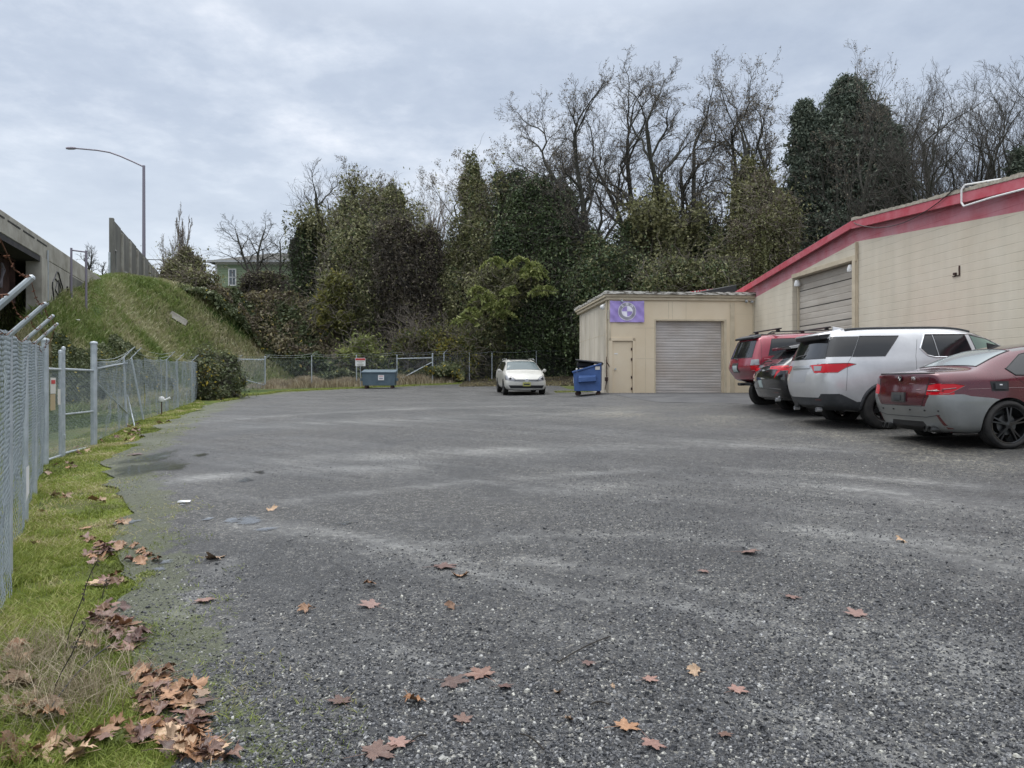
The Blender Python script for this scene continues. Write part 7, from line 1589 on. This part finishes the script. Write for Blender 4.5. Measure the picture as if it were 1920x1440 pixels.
def leafm_(name, c0, c1, rough):
    m = noisy(name, c0, c1, 9, rough, .25, lo=.3, hi=.7); b_ = bsdf(m); b_.inputs['Coat Weight'].default_value = .15; t = m.node_tree; oi = N(t, 'ShaderNodeObjectInfo'); src = b_.inputs['Base Color'].links[0].from_socket; L(t, mixc(t, 1.0, src, ramp(t, oi.outputs['Random'], [(0, (.42, .40, .40)), (.5, (.85, .85, .82)), (1, (1.15, 1.12, 1.05))]), 'MULTIPLY'), b_.inputs['Base Color']); return m
LM = [leafm_('wet brown leaf', (.12, .060, .045), (.23, .135, .105), .35), leafm_('orange brown leaf', (.25, .125, .065), (.42, .245, .145), .5), leafm_('tan leaf', (.38, .25, .16), (.54, .39, .27), .6), leafm_('pinkish wet leaf', (.19, .105, .09), (.30, .185, .16), .35)]
LMESH = {}
for mi in range(4):
    for sd in range(4):
        for cu in (0, 1):
            vs, fs = maple(mi * 10 + sd, (.10, .62)[cu]); mb = MB().add(vs, fs); mb.tube((0, -.10, .02), (.05 * (sd - 1.5), -.62, .05 + .08 * cu), .010, .008, 5)
            me = bpy.data.meshes.new('maple_leaf'); me.from_pydata(mb.v, [], mb.f); me.materials.append(LM[mi]); me.polygons.foreach_set('use_smooth', [True] * len(me.polygons)); LMESH[(mi, sd, cu)] = me
LR = random.Random(77)
def put_leaf(x, y, size, mi, cu, label, grp, dz=.022, tilt=.12):
    o = bpy.data.objects.new('maple_leaf', LMESH[(mi, LR.randrange(4), cu)]); COL.objects.link(o); o.scale = (size, size, size * (1 if cu else .6))
    o.location = (x, y, Tf(x, y) + dz); o.rotation_euler = (LR.gauss(0, tilt), LR.gauss(0, tilt), LR.uniform(0, 2 * pi)); tag(o, label, 'leaf', grp); return o
lone = [(828, 1071, 60, 3, 'pinkish leaf left of an orange one in the middle gravel'), (862, 1087, 42, 1, 'orange leaf just right of the pinkish leaf in the middle gravel'), (695, 1106, 30, 1, 'small orange leaf in the left middle gravel'), (697, 1144, 52, 3, 'wide flat pinkish leaf in the left middle gravel'), (575, 1153, 36, 1, 'curled orange leaf left of the pinkish leaves'), (848, 1151, 28, 1, 'small rust leaf near the middle of the lot'), (640, 1335, 55, 0, 'dark maroon leaf near the bottom, left of an orange one'), (772, 1337, 52, 1, 'orange leaf near the bottom, right of the dark maroon one'), (843, 1300, 70, 0, 'larger dark leaf of the overlapping pair in the lower middle'), (905, 1278, 72, 0, 'upper dark leaf of the overlapping pair in the lower middle'), (942, 1307, 42, 3, 'small pink leaf right of the overlapping dark pair'), (1045, 1320, 24, 2, 'tiny yellow tan leaf in the lower middle'), (1170, 1386, 64, 1, 'big orange brown leaf with long stem at the bottom right of middle'), (1222, 1412, 60, 3, 'torn pinkish leaf touching the big orange brown leaf'), (1305, 1275, 34, 2, 'pale tan leaf lone in the lower right'), (1610, 1165, 52, 3, 'pinkish leaf with a dark stem in the right gravel'), (1320, 1078, 26, 3, 'small pink leaf in the upper right gravel'), (1400, 1045, 50, 3, 'faint flat pink leaf far up the right gravel'), (1482, 1128, 38, 3, 'faded pink leaf right of centre'), (1380, 1312, 48, 3, 'crumpled reddish leaf in the lower right'), (1357, 1390, 36, 0, 'brown leaf fragment at the lower right'), (1215, 1290, 40, 3, 'pale pink leaf fragment in the lower middle right'), (1100, 1256, 34, 3, 'pinkish leaf scrap under a thin twig'), (1690, 1021, 26, 2, 'tiny curled tan leaf far up the right gravel'), (700, 1430, 90, 0, 'large dark leaf cut by the bottom edge'), (745, 1412, 60, 3, 'reddish leaf overlapping the large dark leaf at the bottom'), (380, 1136, 50, 3, 'faded leaf in the gravel right of the upper leaf piles'), (395, 1058, 45, 2, 'thin tan leaf in the gravel beside the verge'), (255, 856, 34, 3, 'reddish leaf beyond the largest puddle'), (508, 962, 26, 2, 'small light leaf beside the bright puddle'), (868, 1365, 45, 0, 'half buried brown leaf at the bottom middle'), (1065, 1363, 26, 2, 'small curled cream leaf at the bottom middle'), (290, 1345, 52, 1, 'bright leaf at the gravel side of the lowest pile'), (1150, 1300, 12, 2, 'tiny pale leaf chip in the lower middle')]
for px, py, w_, mi, lab in lone:
    x, y = gp(px, py); put_leaf(x, y, w_ / F * y * 1.05, mi, 1 if mi in (1, 2) and w_ < 60 else 0, lab, 'leaves scattered on the open gravel', .030, .06)
def pile(pts, n, grp, lab, sx, mis, cu=.45, sz=(.10, .17)):
    for i in range(n):
        px, py = LR.choice(pts); x, y = gp(px + LR.gauss(0, sx), py + LR.gauss(0, sx * .55)); put_leaf(x, y, LR.uniform(*sz), (mi_ := LR.choice(mis)), 1 if LR.random() < cu else 0, lab.replace('brown', ('dark wet brown', 'orange brown', 'pale tan', 'pinkish wet')[mi_], 1).replace('dry tan', ('dark', 'dry orange', 'dry tan', 'dull')[mi_], 1), grp, LR.uniform(.015, .05), .12)
pile([(275, 1290), (300, 1330), (330, 1370), (350, 1410), (285, 1395), (240, 1400), (370, 1425), (300, 1300), (395, 1432), (260, 1345), (330, 1330), (380, 1400)], 92, 'leaves of the lowest pile', 'brown maple leaf lying in the lowest pile at the gravel edge', 24, (0, 0, 1, 1, 3, 2))
pile([(210, 1150), (225, 1175), (205, 1195), (235, 1215), (190, 1170), (245, 1180), (250, 1205)], 46, 'leaves of the middle pile', 'brown maple leaf lying in the middle pile at the gravel edge', 15, (0, 1, 3, 0))
pile([(185, 1030), (205, 1045), (230, 1048), (180, 1055), (260, 1055)], 32, 'leaves of the upper pile', 'brown maple leaf lying in the upper pile at the gravel edge', 14, (0, 1, 3, 1), .75)
pile([(215, 995), (235, 985), (250, 965), (180, 945), (175, 990), (195, 1100), (210, 1105)], 14, 'leaves dotted between the upper piles', 'single brown leaf lying between the upper piles and the puddles', 8, (1, 2, 3))
pile([(45, 1365), (60, 1340), (30, 1320), (110, 1360), (60, 1300), (20, 1250), (90, 1430), (130, 1435), (30, 1430)], 34, 'dry leaves caught in the corner tuft', 'dry tan maple leaf caught in the long grass of the near left corner', 16, (2, 2, 1), 1.0, (.12, .20))
pile([(10, 1170), (90, 880), (70, 965), (110, 935), (100, 895), (60, 1030), (150, 850), (130, 880), (170, 1218), (165, 1222)], 20, 'leaves scattered on the green verge', 'brown leaf resting on the green verge near the fence', 7, (1, 2, 2), 1.0, (.10, .16))
pile([(240, 812), (230, 825), (260, 818), (290, 800), (250, 805), (200, 835), (320, 795)], 22, 'leaves along the verge by the sagging fence', 'brown leaf lying below the sagging fence', 9, (1, 2, 0), 1.0, (.12, .2))
# twigs on the gravel
for (a, b_, lab) in (((1045, 1255), (1145, 1212), 'thin curved twig in the lower middle gravel'), ((765, 1420), (800, 1393), 'short twig right of the bottom dark leaf'), ((975, 1395), (1020, 1428), 'thin dark twig at the bottom middle'), ((1108, 1343), (1142, 1340), 'short straight twig above the big orange leaf')):
    A = gp(*a); B = gp(*b_); mb = MB(); n = 8; pts = []
    for i in range(n + 1):
        f = i / n; x = A[0] * (1 - f) + B[0] * f; y = A[1] * (1 - f) + B[1] * f + .03 * sin(pi * f) ; pts.append(Vector((x - A[0], y - A[1], Tf(x, y) - Tf(*A) + .03)))
    o = mb.path(pts, .0035, 5).build('twig', M['stem_and_core']); o.location = (A[0], A[1], Tf(*A)); tag(o, lab, 'twig')
bpy.context.view_layer.update()
